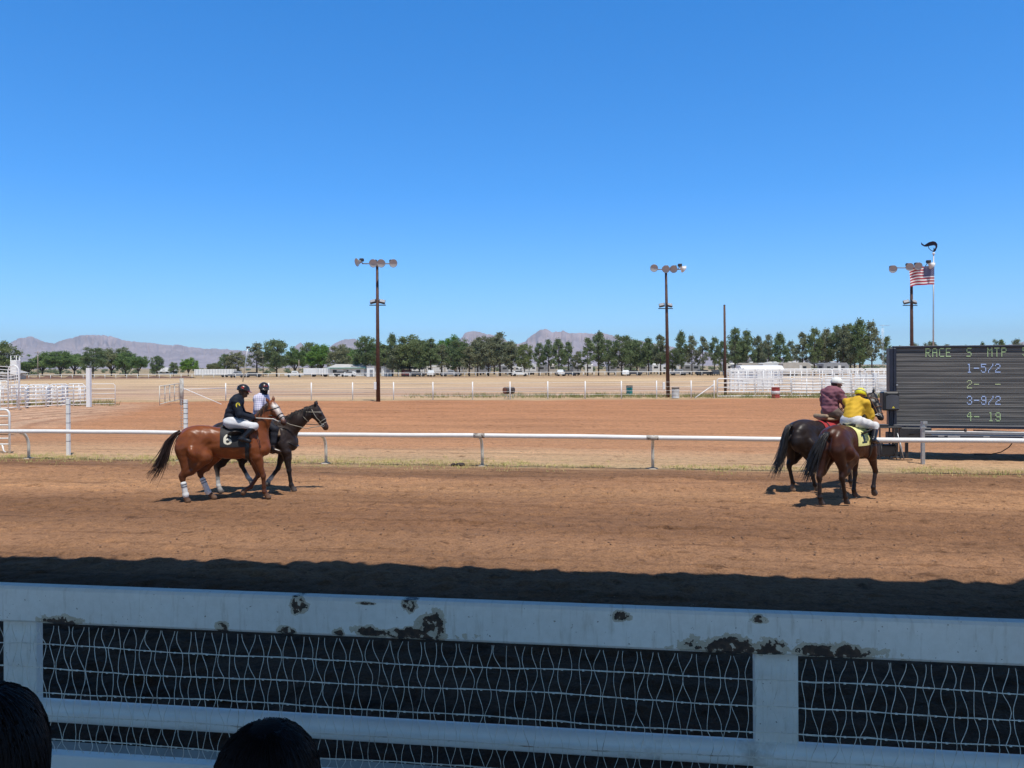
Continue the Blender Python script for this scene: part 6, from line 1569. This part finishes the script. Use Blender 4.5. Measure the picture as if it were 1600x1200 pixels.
# bay on the right, seen from behind
BY = dict(body=(.070, .021, .010), points=(.018, .012, .011), leg=(.022, .014, .012), sock=(.7, .68, .62), hoof=(.08, .065, .06), muzzle=(.03, .02, .018), head=(.06, .024, .016), rough=.33)
def legset(a=0.0, d=(0, 0, 0, 0)):
    return dict(RH=[(-.44 + d[0], -.17, .93), (-.80 + d[0], -.16, .52), (-.72 + d[0] * 1.3, -.15, .16), (-.68 + d[0] * 1.3, -.15, .085), (-.645 + d[0] * 1.3, -.15, .025)],
                LH=[(-.42 + d[1], .17, .93), (-.78 + d[1], .16, .52), (-.74 + d[1] * 1.3, .15, .16), (-.70 + d[1] * 1.3, .15, .085), (-.665 + d[1] * 1.3, .15, .025)],
                RF=[(.58 + d[2], -.16, .90), (.66 + d[2], -.15, .48), (.67 + d[2] * 1.3, -.15, .155), (.71 + d[2] * 1.3, -.15, .085), (.745 + d[2] * 1.3, -.15, .025)],
                LF=[(.58 + d[3], .16, .90), (.66 + d[3], .15, .48), (.67 + d[3] * 1.3, .15, .155), (.71 + d[3] * 1.3, .15, .085), (.745 + d[3] * 1.3, .15, .025)])
LEGS3 = legset(d=(.16, -.16, 0, 0))
LEGS3['RF'] = [(.60, -.16, .90), (.80, -.15, .55), (.70, -.15, .22), (.72, -.15, .14), (.755, -.15, .09)]
LEGS3['LF'] = [(.52, .16, .90), (.52, .15, .48), (.46, .15, .155), (.49, .15, .085), (.53, .15, .025)]
YAW3 = R(40)
TAIL3 = [(-.94, 0, 1.43), (-1.02, 0, 1.39), (-1.14, .04, 1.20), (-1.24, .10, .95), (-1.30, .16, .70), (-1.36, .2, .52)]
hx = gp(1323, 788); off = Matrix.Rotation(YAW3, 3, 'Z') @ Vector((-.45, -.15, 0)); loc3 = hx - off
h3, pr3, hd3 = horse('racehorse', 'shiny bay racehorse with number 1 on a yellow saddle cloth, seen from behind', 'horses walking to the start', (loc3.x, loc3.y, 0), YAW3,
    dict(strap=BLKL, tail_w=.042), BY, HAIR_B, 8, (1.02, .16, 1.86), (1.22, .46, 1.42), None, (.62, .45, .55), LEGS3, TAIL3, L=1.05)
CLOTH_Y = mat('yellow_saddle_cloth', (.84, .80, .32), .75, .06, 14, bump=.15)
def one_mask(u, v):
    gu = (u - .12) / .62; gv = 1 - (v - .70) / .25; ok = (gu > 0) & (gu < 1) & (gv > 0) & (gv < 1)
    return ok & glyph1(np.clip(gu, 0, 1), np.clip(gv, 0, 1))
wrap_patch('saddle_cloth', pr3, -.14, .36, 1.17, R(-96), R(96), .012, 70, 140, [CLOTH_Y, BLACKP], h3, one_mask)
girth(pr3, h3, .40, BLKL, .085); saddle(h3, (.14, 0, 1.535), .42, BLKL)
J3 = dict(pelvis=(.05, 0, 1.65), chest=(.27, 0, 1.93), neck=(.37, 0, 2.06), head=(.45, -.01, 2.15), face=(.93, .10, -.30), sh=[(.28, .175, 2.0), (.28, -.175, 2.0)], el=[(.42, .22, 1.74), (.44, -.22, 1.73)], ha=[(.62, .12, 1.68), (.62, -.14, 1.66)],
          hip=[(.08, .10, 1.63), (.08, -.10, 1.63)], kn=[(.52, .26, 1.55), (.53, -.28, 1.52)], an=[(.30, .30, 1.28), (.34, -.32, 1.24)], to=[(.46, .31, 1.23), (.50, -.33, 1.19)])
rider_on('person', 'jockey in a yellow silk jacket and yellow helmet on the bay racehorse', h3, (.05, 0, 1.60), J3,
    dict(skin=(.18, .095, .06), shirt=(.70, .43, .035), pants=(.74, .73, .72), boot=(.012, .013, .022), boot_top=(.42, .03, .04), loose=.024), helmet=dict(col=(.80, .74, .02), rough=.5, goggles=ROPE), folds=.013)
reins(h3, [[hd3['bit'][0], V3(.92, -.02, 1.56), V3(.67, -.14, 1.65)], [hd3['bit'][1], V3(.9, .3, 1.6), V3(.67, .12, 1.67)]], ROPE, .010)

# black pony on the far side of it
PK = dict(body=(.026, .018, .017), points=(.012, .010, .010), leg=(.014, .011, .011), sock=(.6, .5, .4), hoof=(.30, .22, .15), muzzle=(.014, .012, .012), head=(.020, .016, .016), rough=.36)
YAW4 = R(27)
LEGS4 = legset(d=(.22, -.10, .02, .06)); LEGS4['LH'] = [(-.46, .17, .93), (-.88, .16, .54), (-.78, .15, .18), (-.80, .15, .10), (-.775, .15, .03)]
hx = gp(1238, 767); off = Matrix.Rotation(YAW4, 3, 'Z') @ Vector((-.80, .15, 0)); loc4 = hx - off
w2l = lambda p_: tuple(Matrix.Rotation(-YAW4, 3, 'Z') @ (Vector(p_) - Vector((loc4.x, loc4.y, 0))))
TAIL4 = [(-1.0, 0, 1.46), (-1.08, 0, 1.43), (-1.18, .0, 1.25), (-1.25, .0, .95), (-1.36, .0, .68), (-1.52, .0, .42)]
h4, pr4, hd4 = horse('lead_pony', 'black lead pony with a red saddle blanket walking beyond the bay racehorse', 'horses walking to the start', (loc4.x, loc4.y, 0), YAW4,
    dict(strap=LEATHER, tail_w=.042), PK, HAIR_B, 12, w2l(at(1363, 617.5, 17.95)), w2l(at(1380, 655, 17.55)), None, (.75, -.45, .55), LEGS4, TAIL4, L=1.22, mane_side=-1)
wrap_patch('saddle_cloth', pr4, -.17, .52, 1.17, R(-80), R(80), .014, 40, 60, [mat('red_blanket', (.42, .035, .04), .9, .15, 10, bump=.3), mat('black_edge', (.02, .02, .02), .9)], h4, lambda u, v: (u > .16) & (u < .22))
saddle(h4, (.06 + .15, 0, 1.57), .60, TANL, True); girth(pr4, h4, .38, LEATHER, .08)
dx4 = .17
J4 = dict(pelvis=(.05, 0, 1.72), chest=(.13, 0, 2.06), neck=(.19, 0, 2.22), head=(.25, -.03, 2.34), face=(.90, -.42, -.12), sh=[(.13, .19, 2.13), (.13, -.19, 2.13)], el=[(.20, .28, 1.86), (.26, -.28, 1.85)], ha=[(.44, .12, 1.80), (.50, -.16, 1.78)],
          hip=[(.10, .12, 1.69), (.10, -.12, 1.69)], kn=[(.46, .33, 1.46), (.46, -.33, 1.46)], an=[(.40, .36, 1.02), (.40, -.36, 1.02)], to=[(.56, .38, .97), (.56, -.38, .97)])
sft = lambda v: tuple(np.array(v) + V3(dx4, 0, .02))
J4 = {k: (v if k == 'face' else ([sft(q) for q in v] if isinstance(v, list) else sft(v))) for k, v in J4.items()}
rider_on('person', 'outrider in a maroon shirt with a pale helmet cover on the black pony', h4, (.05 + dx4, 0, 1.66), J4,
    dict(skin=(.36, .18, .11), shirt=(.25, .10, .125), pants=(.16, .12, .10), long=True, boot=(.06, .035, .025), hairc=(.02, .014, .012), loose=.036), helmet=dict(col=(.80, .80, .75), rough=.8, wr=.004), folds=.013)
reins(h4, [[hd4['bit'][0], V3(1.2, -.26, 1.62), V3(.55, -.16, 1.77)], [hd4['bit'][1], V3(1.1, .1, 1.7), V3(.49, .12, 1.79)]], ROPE, .010)
# ------------------------------------------------------------------ screen trailer, speaker and its rack
FONT = {'R': ['1111.', '1...1', '1...1', '1111.', '1.1..', '1..1.', '1...1'], 'A': ['.111.', '1...1', '1...1', '11111', '1...1', '1...1', '1...1'], 'C': ['.1111', '1....', '1....', '1....', '1....', '1....', '.1111'],
        'E': ['11111', '1....', '1....', '1111.', '1....', '1....', '11111'], 'S': ['.1111', '1....', '1....', '.111.', '....1', '....1', '1111.'], 'M': ['1...1', '11.11', '1.1.1', '1...1', '1...1', '1...1', '1...1'],
        'T': ['11111', '..1..', '..1..', '..1..', '..1..', '..1..', '..1..'], 'P': ['1111.', '1...1', '1...1', '1111.', '1....', '1....', '1....'], '1': ['.11..', '..1..', '..1..', '..1..', '..1..', '..1..', '.111.'],
        '2': ['.111.', '1...1', '....1', '..11.', '.1...', '1....', '11111'], '3': ['.111.', '1...1', '....1', '..11.', '....1', '1...1', '.111.'], '4': ['..11.', '.1.1.', '1..1.', '11111', '...1.', '...1.', '...1.'],
        '5': ['11111', '1....', '1111.', '....1', '....1', '1...1', '.111.'], '9': ['.111.', '1...1', '1...1', '.1111', '....1', '1...1', '.111.'], '/': ['....1', '....1', '...1.', '..1..', '.1...', '1....', '1....'], '-': ['.....', '.....', '.....', '11111', '.....', '.....', '.....'], ' ': ['.....'] * 7}
def screen_trailer():
    A = at(1397.5, 605, 23.0); A.z = 0; ux = Vector((math.cos(R(-13)), math.sin(R(-13)), 0)); ny = Vector((ux.y, -ux.x, 0))     # ny faces the viewer
    T = thing('screen_trailer', 'dark results screen on a black trailer showing race odds in green and blue dots', 'screen trailer', (A.x, A.y, 0), R(-13))
    # local axes: x along the screen, y away from the viewer
    zb, zt = .99, 3.28; Wd = 5.4
    N = NT('screen_face'); N.b.inputs['Roughness'].default_value = .45
    tc = N.n('ShaderNodeTexCoord'); sp = N.n('ShaderNodeSeparateXYZ'); N.l(tc.outputs['Object'], sp.inputs[0])
    cv = N.n('ShaderNodeCombineXYZ'); N.l(N.math('MULTIPLY', sp.outputs[0], .55), cv.inputs[0]); N.l(N.math('MULTIPLY', sp.outputs[2], 9.0), cv.inputs[2])
    no = N.noise(1.0, 3, .55, cv.outputs[0]); wv = N.n('ShaderNodeTexWave', bands_direction='Z'); wv.inputs['Scale'].default_value = 2.3; wv.inputs['Distortion'].default_value = 1.6; wv.inputs['Detail'].default_value = 2
    cv3 = N.n('ShaderNodeCombineXYZ'); N.l(N.math('MULTIPLY', sp.outputs[0], .3), cv3.inputs[0]); N.l(sp.outputs[2], cv3.inputs[2]); N.l(cv3.outputs[0], wv.inputs[0])
    a = N.ramp(wv.outputs[0], [(.15, (.085, .082, .078)), (.6, (.155, .15, .142))]).outputs[0]; b = N.ramp(no.outputs[0], [(.35, (.70, .70, .72)), (.65, (1.25, 1.22, 1.18))]).outputs[0]
    N.l(N.mix(1.0, a, b, 'MULTIPLY'), N.b.inputs['Base Color'])
    mb = MB(); rows = 46; ph = (zt - zb) / rows     # louvred face
    for k in range(rows):
        z = zb + ph * k; P = [(0.05, -.005, z), (Wd, -.005, z), (Wd, .003, z + ph * .75), (.05, .003, z + ph * .75), (Wd, -.005, z + ph), (.05, -.005, z + ph)]
        mb.add(P, [(0, 1, 2, 3), (3, 2, 4, 5)])
    mb.build('screen', N.m, T)
    mb = MB(); mb.box((Wd / 2 + .02, .28, (zb + zt) / 2), (Wd + .06, .50, zt - zb + .02)); mb.build('cabinet', DARK, T)
    fm = mat('navy_frame', (.022, .026, .045), .4, .15, 6)
    for nm_, c, s in (('frame', (Wd / 2, 0, zt + .03), (Wd + .1, .12, .06)), ('frame', (0, 0, (zb + zt) / 2), (.09, .14, zt - zb - .004)), ('frame', (Wd / 2, 0, zb - .045), (Wd + .1, .16, .09)), ('frame', (-.10, .12, (zb + zt) / 2 - .02), (.10, .40, zt - zb + .02))):
        mb = MB(); mb.box(c, s, bev=.012); mb.build(nm_, fm, T)
    mb = MB(); mb.box((.05, -.09, 2.18), (.05, .04, .04)); mb.build('latch', GALV, T)
    gm = emit_mat('green_led', (.40, .54, .28), .22); bm = emit_mat('blue_led', (.38, .50, .80), .24); G2 = emit_mat('pale_green_led', (.48, .56, .32), .13)
    pxm = 23.0 / F; dz = lambda y: zb + (zt - zb) * (665.5 - y) / (665.5 - 546)
    def text(rowname, s, x0px, ytop, ybot, cw, m):
        mb = MB(); z1, z0 = dz(ytop), dz(ybot); dh = (z1 - z0) / 7
        for q, ch in enumerate(s):
            x0 = (x0px + q * cw - 1397.5) * pxm * .985
            for r_ in range(7):
                for c in range(5):
                    if FONT[ch][r_][c] == '1':
                        cx = x0 + (c + .5) * cw * pxm * .74 / 5; cz = z1 - (r_ + .5) * dh; w_ = cw * pxm * .74 / 5 * .40; hh = dh * .40
                        mb.add([(cx - w_, -.012, cz - hh), (cx + w_, -.012, cz - hh), (cx + w_, -.012, cz + hh), (cx - w_, -.012, cz + hh)], [(0, 1, 2, 3)])
        mb.build(rowname, m, T)
    text('text_row', 'RACE  S  MTP  5', 1442.5, 546.5, 560.5, 9.7, gm); text('text_row', '1-5/2', 1501, 571, 585, 9.9, bm)
    text('text_row', '2-  -', 1501, 596, 609, 9.9, G2); text('text_row', '3-9/2', 1501, 620, 634, 9.9, bm); text('text_row', '4- 19', 1501, 645, 659, 9.9, gm)
    # trailer bed, rails, jack, wheel arch
    mb = MB(); mb.box((Wd / 2 + .35, .55, .60), (Wd - .55, 1.9, .13)); mb.build('bed', DARK, T)
    mb = MB(); mb.box((Wd / 2 + .35, -.42, .80), (Wd - .6, .10, .10), bev=.015); mb.build('side_beam', GREY, T)
    mb = MB(); mb.box((Wd / 2 + .35, -.47, .66), (Wd - .6, .05, .14), bev=.01); mb.build('bumper', fm, T)
    for x in (1.12, 2.3, 3.3, 4.2): mb = MB(); mb.box((x, -.50, .705), (.16, .03, .03)); mb.build('lashing_hook', GALV, T)
    mb = MB(); mb.box((1.45, -.51, .70), (.32, .03, .06)); mb.build('plate', GALV, T)
    mb = MB(); mb.box((1.36, -.515, .60), (.09, .03, .07), bev=.01); mb.build('marker_light', mat('orange_lens', (.65, .14, .03), .3), T)
    mb = MB(); mb.box((.52, .2, .74), (.85, .9, .36), bev=.02); mb.build('tool_box', DARK, T)
    for x in (0.02, .30): mb = MB(); mb.box((x, -.1, .48), (.08, .08, .97)); mb.build('jack_leg', DARK, T)
    mb = MB(); mb.lathe([(0, -.04), (.13, -.03), (.13, .0), (0, .01)], (.02, -.1, .04), n=12); mb.build('jack_foot', DARK, T)
    mb = MB(); mb.tube([(.32, -.3, .72), (1.1, -.40, .86), (1.75, -.44, .88)], .022, 6); mb.tube([(1.75, -.44, .88), (1.80, -.44, .88)], .045, 6); mb.build('hydraulic_arm', DARK, T)
    mb = MB(); mb.tube([(2.0, -.38, .88), (3.2, -.44, .84)], .02, 6); mb.build('tie_rod', DARK, T)
    mb = MB(); mb.tube([(3.05, -.3, .55), (2.95, -.3, .40), (2.75, -.28, .25), (2.45, -.2, .16), (2.1, -.1, .14)], .014, 6); mb.build('cable', BLKL, T)
    mb = MB(); pr_ = [(3.75, .46), (3.85, .14), (5.2, .14), (5.2, .52), (3.75, .52)]; mb.add([(x, -.46, z) for x, z in pr_] + [(x, -.30, z) for x, z in pr_], [(0, 1, 2, 3, 4), (9, 8, 7, 6, 5)] + [(i, i + 5, (i + 1) % 5 + 5, (i + 1) % 5) for i in range(5)]); mb.build('mudguard', DARK, T)
    for x in (4.2, 4.9): mb = MB(); mb.lathe([(0, -.12), (.30, -.12), (.36, -.06), (.36, .06), (.30, .12), (0, .12)], (x, -.12, .36), (0, 1, 0), 20); mb.build('wheel', RUBBER, T)
    return T
screen_trailer()
# loudspeaker on a pole stand
p = gp(1387, 716); c = at(1389.5, 626.5, p.y)
T = thing('loudspeaker', 'black loudspeaker cabinet left of the dark screen', 'speaker', (c.x, c.y, c.z - .28), R(-8))
mb = MB(); mb.box((0, 0, .28), (.46, .34, .56), bev=.035); mb.build('cabinet', BLACKP, T)
GR = mat('speaker_grille', (.075, .08, .095), .55, .1, 60, bump=.3, bscale=200)
mb = MB(); P = []; n = 16
for k in range(n + 1):
    x = -.18 + .36 * k / n; zt = .40 + .075 * math.sqrt(max(0, 1 - (x / .19) ** 2)); P += [(x + .03, -.176 - .035 * (1 - (x / .19) ** 2), .05), (x + .03, -.176 - .035 * (1 - (x / .19) ** 2), zt)]
mb.add(P, [(2 * k, 2 * k + 2, 2 * k + 3, 2 * k + 1) for k in range(n)], smooth=True); mb.build('grille', GR, T)
mb = MB(); mb.add([(.0, -.214, .075), (.09, -.214, .075), (.045, -.214, .14)], [(0, 1, 2)]); mb.build('badge', mat('yellow_badge', (.65, .55, .05), .5), T)
mb = MB(); mb.box((.03, -.17, .50), (.30, .03, .05), bev=.01); mb.build('horn', DARK, T)
T = thing('speaker_stand', 'black pole stand carrying the loudspeaker beside the trailer', 'stand', (c.x, c.y, 0))
mb = MB(); mb.tube([(0, 0, .02), (0, 0, c.z - .28)], .022, 10); mb.build('pole', DARK, T)
for k in range(3):
    a = k * 2.09 + .5; mb = MB(); mb.tube([(0, 0, .75), (.45 * math.cos(a), .45 * math.sin(a), .02)], .014, 6); mb.build('leg', DARK, T)
# black rack / folding table with kit next to it
q = gp(1383, 717); T = thing('equipment_rack', 'black folding table and kit rack under the loudspeaker', 'table', (q.x, q.y - .1, 0))
zt = at(1383, 667, q.y).z
mb = MB(); mb.box((.05, .1, zt), (.66, .5, .04), bev=.01); mb.build('top', DARK, T)
for sx in (-.26, .34):
    for sy in (-.12, .32): mb = MB(); mb.box((sx, sy, zt / 2), (.035, .035, zt - .05)); mb.build('leg', DARK, T)
mb = MB(); mb.box((.05, .1, .50), (.60, .42, .03)); mb.build('shelf', DARK, T)
mb = MB(); mb.box((.02, .12, .26), (.5, .36, .34), bev=.03); mb.build('case', BLACKP, T)
mb = MB(); mb.box((.12, .1, .66), (.14, .2, .28), bev=.02); mb.build('amplifier', DARK, T)
mb = MB(); mb.box((-.1, .05, zt + .05), (.3, .2, .07), bev=.02); mb.build('mixer', BLACKP, T)
mb = MB(); mb.tube([(.24, -.16, .78), (.30, -.2, .40), (.38, -.26, .03)], .012, 6); mb.tube([(.30, -.16, .6), (.34, -.22, .3), (.37, -.25, .03)], .010, 6); mb.build('brace', GALV, T)
mb = MB(); mb.tube([(-.2, -.1, .5), (-.25, -.2, .2), (-.1, -.3, .03), (.2, -.33, .02), (.6, -.3, .02)], .012, 6); mb.build('cable', BLKL, T)

# ------------------------------------------------------------------ two seated spectators at the bottom edge
def spectator(px, top, half, d, label, long_, seed, colr):
    t_ = at(px, top, d); he = V3(0, 0, .65); loc = (t_.x, d, t_.z - .775)
    T = thing('person', label, 'person', loc, 0.0, 'spectators in front')
    fd = V3(0, 1, -.05); fd /= np.linalg.norm(fd); HF = np.stack([fd, np.cross(V3(0, 0, 1), fd), V3(0, 0, 1)], 1); SK = (.32, .19, .13)
    pr = [ell(he, (.096, .077, .11), SK, .03, HF), ell(he + V3(0, .03, -.07), (.065, .058, .065), SK, .03, HF), cone(V3(0, -.02, .42), he + V3(0, -.01, -.08), .062, .056, SK, .04), cone(he + V3(0, .09, .0), he + V3(0, .11, -.035), .011, .016, SK, .012),
          ell(he + V3(0, .085, -.065), (.014, .026, .009), (.25, .10, .09), .006, HF),
          cone(V3(0, 0, .02), V3(0, -.01, .32), .13, .14, SK, .06, (0, 1, 0), 1.2), ell(V3(0, -.01, .36), (.19, .12, .12), SK, .06), ell(V3(0, 0, 0), (.18, .14, .13), SK, .06)]
    for sx in (-1, 1):
        pr += [ell(he + V3(sx * .08, 0, -.01), (.012, .022, .033), SK, .008), ell(he + V3(sx * .031, .085, .008), (.015, .010, .008), (.02, .015, .012), .004)]
        pr += [cone(V3(sx * .18, -.01, .37), V3(sx * .23, .06, .12), .055, .045, SK, .04), cone(V3(sx * .23, .06, .12), V3(sx * .13, .30, .08), .043, .03, SK, .03)]
        h_ = V3(sx * .13, .30, .08); pr += [ell(h_ + V3(0, .05, -.01), (.04, .05, .02), SK, .02)]
        for k in range(4): o = h_ + V3((k - 1.5) * .021, .09, -.012); pr += [cone(o, o + V3(0, .035, -.008), .0095, .009, SK, .004), cone(o + V3(0, .035, -.008), o + V3(0, .055, -.03), .009, .008, SK, .004)]
        pr += [cone(h_ + V3(-sx * .035, .03, -.01), h_ + V3(-sx * .055, .075, -.02), .012, .010, SK, .006)]
        pr += [cone(V3(sx * .10, .02, -.02), V3(sx * .12, .42, -.0), .095, .065, SK, .05), cone(V3(sx * .12, .42, 0), V3(sx * .12, .42, -.42), .062, .04, SK, .04), cone(V3(sx * .12, .40, -.43), V3(sx * .12, .58, -.455), .04, .032, SK, .03)]
    sdf_mesh('body', pr, .011, coat_mat('skin', .55, .35, .04, 30, .08), T, csoft=.006)
    def gr(ps, g, col):
        out = []
        for p_ in ps:
            q = dict(p_); q['col'] = col
            if q['t'] == 'e': q['r'] = q['r'] + g
            else: q['ra'] += g; q['rb'] += g
            out.append(q)
        return out
    tops = [p_ for p_ in pr if p_['t'] == 'c' and (abs(p_['a'][2] - .02) < .01 or abs(p_['a'][2] - .37) < .01)] + [pr[6]]
    sdf_mesh('shirt', gr(tops, .018, colr), .012, coat_mat('shirt_cloth', .85, .2, .2, 50), T)
    legs = [p_ for p_ in pr if p_['t'] == 'c' and p_['ra'] in (.095, .062)] + [pr[7]]
    sdf_mesh('trousers', gr(legs, .014, (.03, .035, .06)), .012, coat_mat('denim', .85, .2, .2, 50), T)
    # hair: a cap of hair plus strands lying over it
    hc = [ell(he + V3(0, -.015, .015), (.098, .112, .112), (1, 1, 1), .04), ell(he + V3(0, -.03, -.06), (.095, .085, .10), (1, 1, 1), .05)]
    if long_: hc += [cone(he + V3(0, -.05, -.02), V3(0, -.11, .30), .098, .105, (1, 1, 1), .06, (0, 1, 0), 1.5), cone(V3(0, -.11, .30), V3(0, -.13, .14), .10, .06, (1, 1, 1), .05, (0, 1, 0), 1.6)]
    HM = mat('dark_hair_%d' % seed, (.007, .006, .007), .55, .3, 30, spec=.18)
    hair = sdf_mesh('hair', hc, .008, mat('hair_cap_%d' % seed, (.008, .007, .008), .85, .3, 30, spec=.08, bump=.4, bscale=140), T, colored=False, cutf=lambda g: np.minimum((g[..., 1] - .045), -(g[..., 2] - he[2] - .085)) - .0)
    rr = np.random.default_rng(seed); mb = MB(); crown_ = he + V3(.006, -.035, .115)
    for k in range(2300):
        a = rr.random() * 2 * math.pi; pts = []
        end = -.10 if not long_ else -.45 + .12 * rr.random()
        dirh = V3(math.cos(a), math.sin(a), 0)
        if dirh[1] > .5 and rr.random() < .8: continue
        n_ = 9 if not long_ else 14; o = .0003 + .0016 * rr.random()
        for i in range(n_):
            q = i / (n_ - 1)
            el = R(88) - q * R(150 if not long_ else 120) * (1 if not long_ else min(1, q * 1.6) / max(q, 1e-3) * q)
            if not long_ or q < .55:
                aa = R(40 + 50 * rr.random() ** .22) - (q / .55 if long_ else q) * R(100 if long_ else 130); dr = dirh * math.cos(aa) + V3(0, 0, math.sin(aa)); dr = dr / np.linalg.norm(dr)
                r_ = march(hc, (he + V3(0, -.02, 0))[None], dr[None], o, .45); p_ = he + V3(0, -.02, 0) + dr * (r_[0] - (.006 if i == 0 else 0)); pts.append(p_)
            else:
                zz = pts[-1][2] - .035; base = pts[-1]; ang = math.atan2(base[1] + .06, base[0]); c_ = V3(0, -.08, zz); dr = V3(math.cos(a), math.sin(a), 0)
                r_ = march(hc, c_[None], dr[None], o, .35); p_ = c_ + dr * r_[0]; pts.append(p_ * .85 + V3(base[0], base[1], zz) * .15)
        w_ = rr.normal(size=3) * .0012
        mb.tube([tuple(p_ + w_ * math.sin(i * .8)) for i, p_ in enumerate(pts)], [.0003] + [.0010] * (len(pts) - 2) + [.0004], 3, caps=False)
    st = mb.build('loose_strands', HM, hair)
    return T
spectator(420, 1127, 85, 1.48, 'person with short smooth dark hair seen from behind at the bottom edge', False, 3, (.05, .05, .08))
spectator(-20, 1070, 90, 1.38, 'person with long straight black hair cut off by the lower left corner', True, 4, (.03, .03, .035))
# the bench they sit on
b0 = Vector((-.55, 1.25, 0)); T = thing('bench', 'long plank bench under the seated spectators behind the fence', 'bench', (b0.x, b0.y, 0.98), R(-5))
mb = MB(); mb.box((0, .02, .44), (4.2, .34, .05), bev=.006); mb.build('seat', WOOD, T)
for sx in (-1.8, 0, 1.8): mb = MB(); mb.box((sx, .02, .20), (.07, .28, .42)); mb.build('leg', DARK, T)

# ------------------------------------------------------------------ air
def haze():
    N = NT('haze_air'); t = N.t; t.nodes.remove(N.b); o = t.nodes['Material Output']
    v = t.nodes.new('ShaderNodeVolumePrincipled'); v.inputs['Color'].default_value = (.78, .86, 1.0, 1); v.inputs['Density'].default_value = 9.5e-5; v.inputs['Anisotropy'].default_value = 0.0
    t.links.new(v.outputs[0], o.inputs['Volume'])
    mb = MB(); mb.box((0, 3000, 199), (26000, 13000, 402)); ob = mb.build('haze', N.m); tag(ob, kind='stuff')
haze()
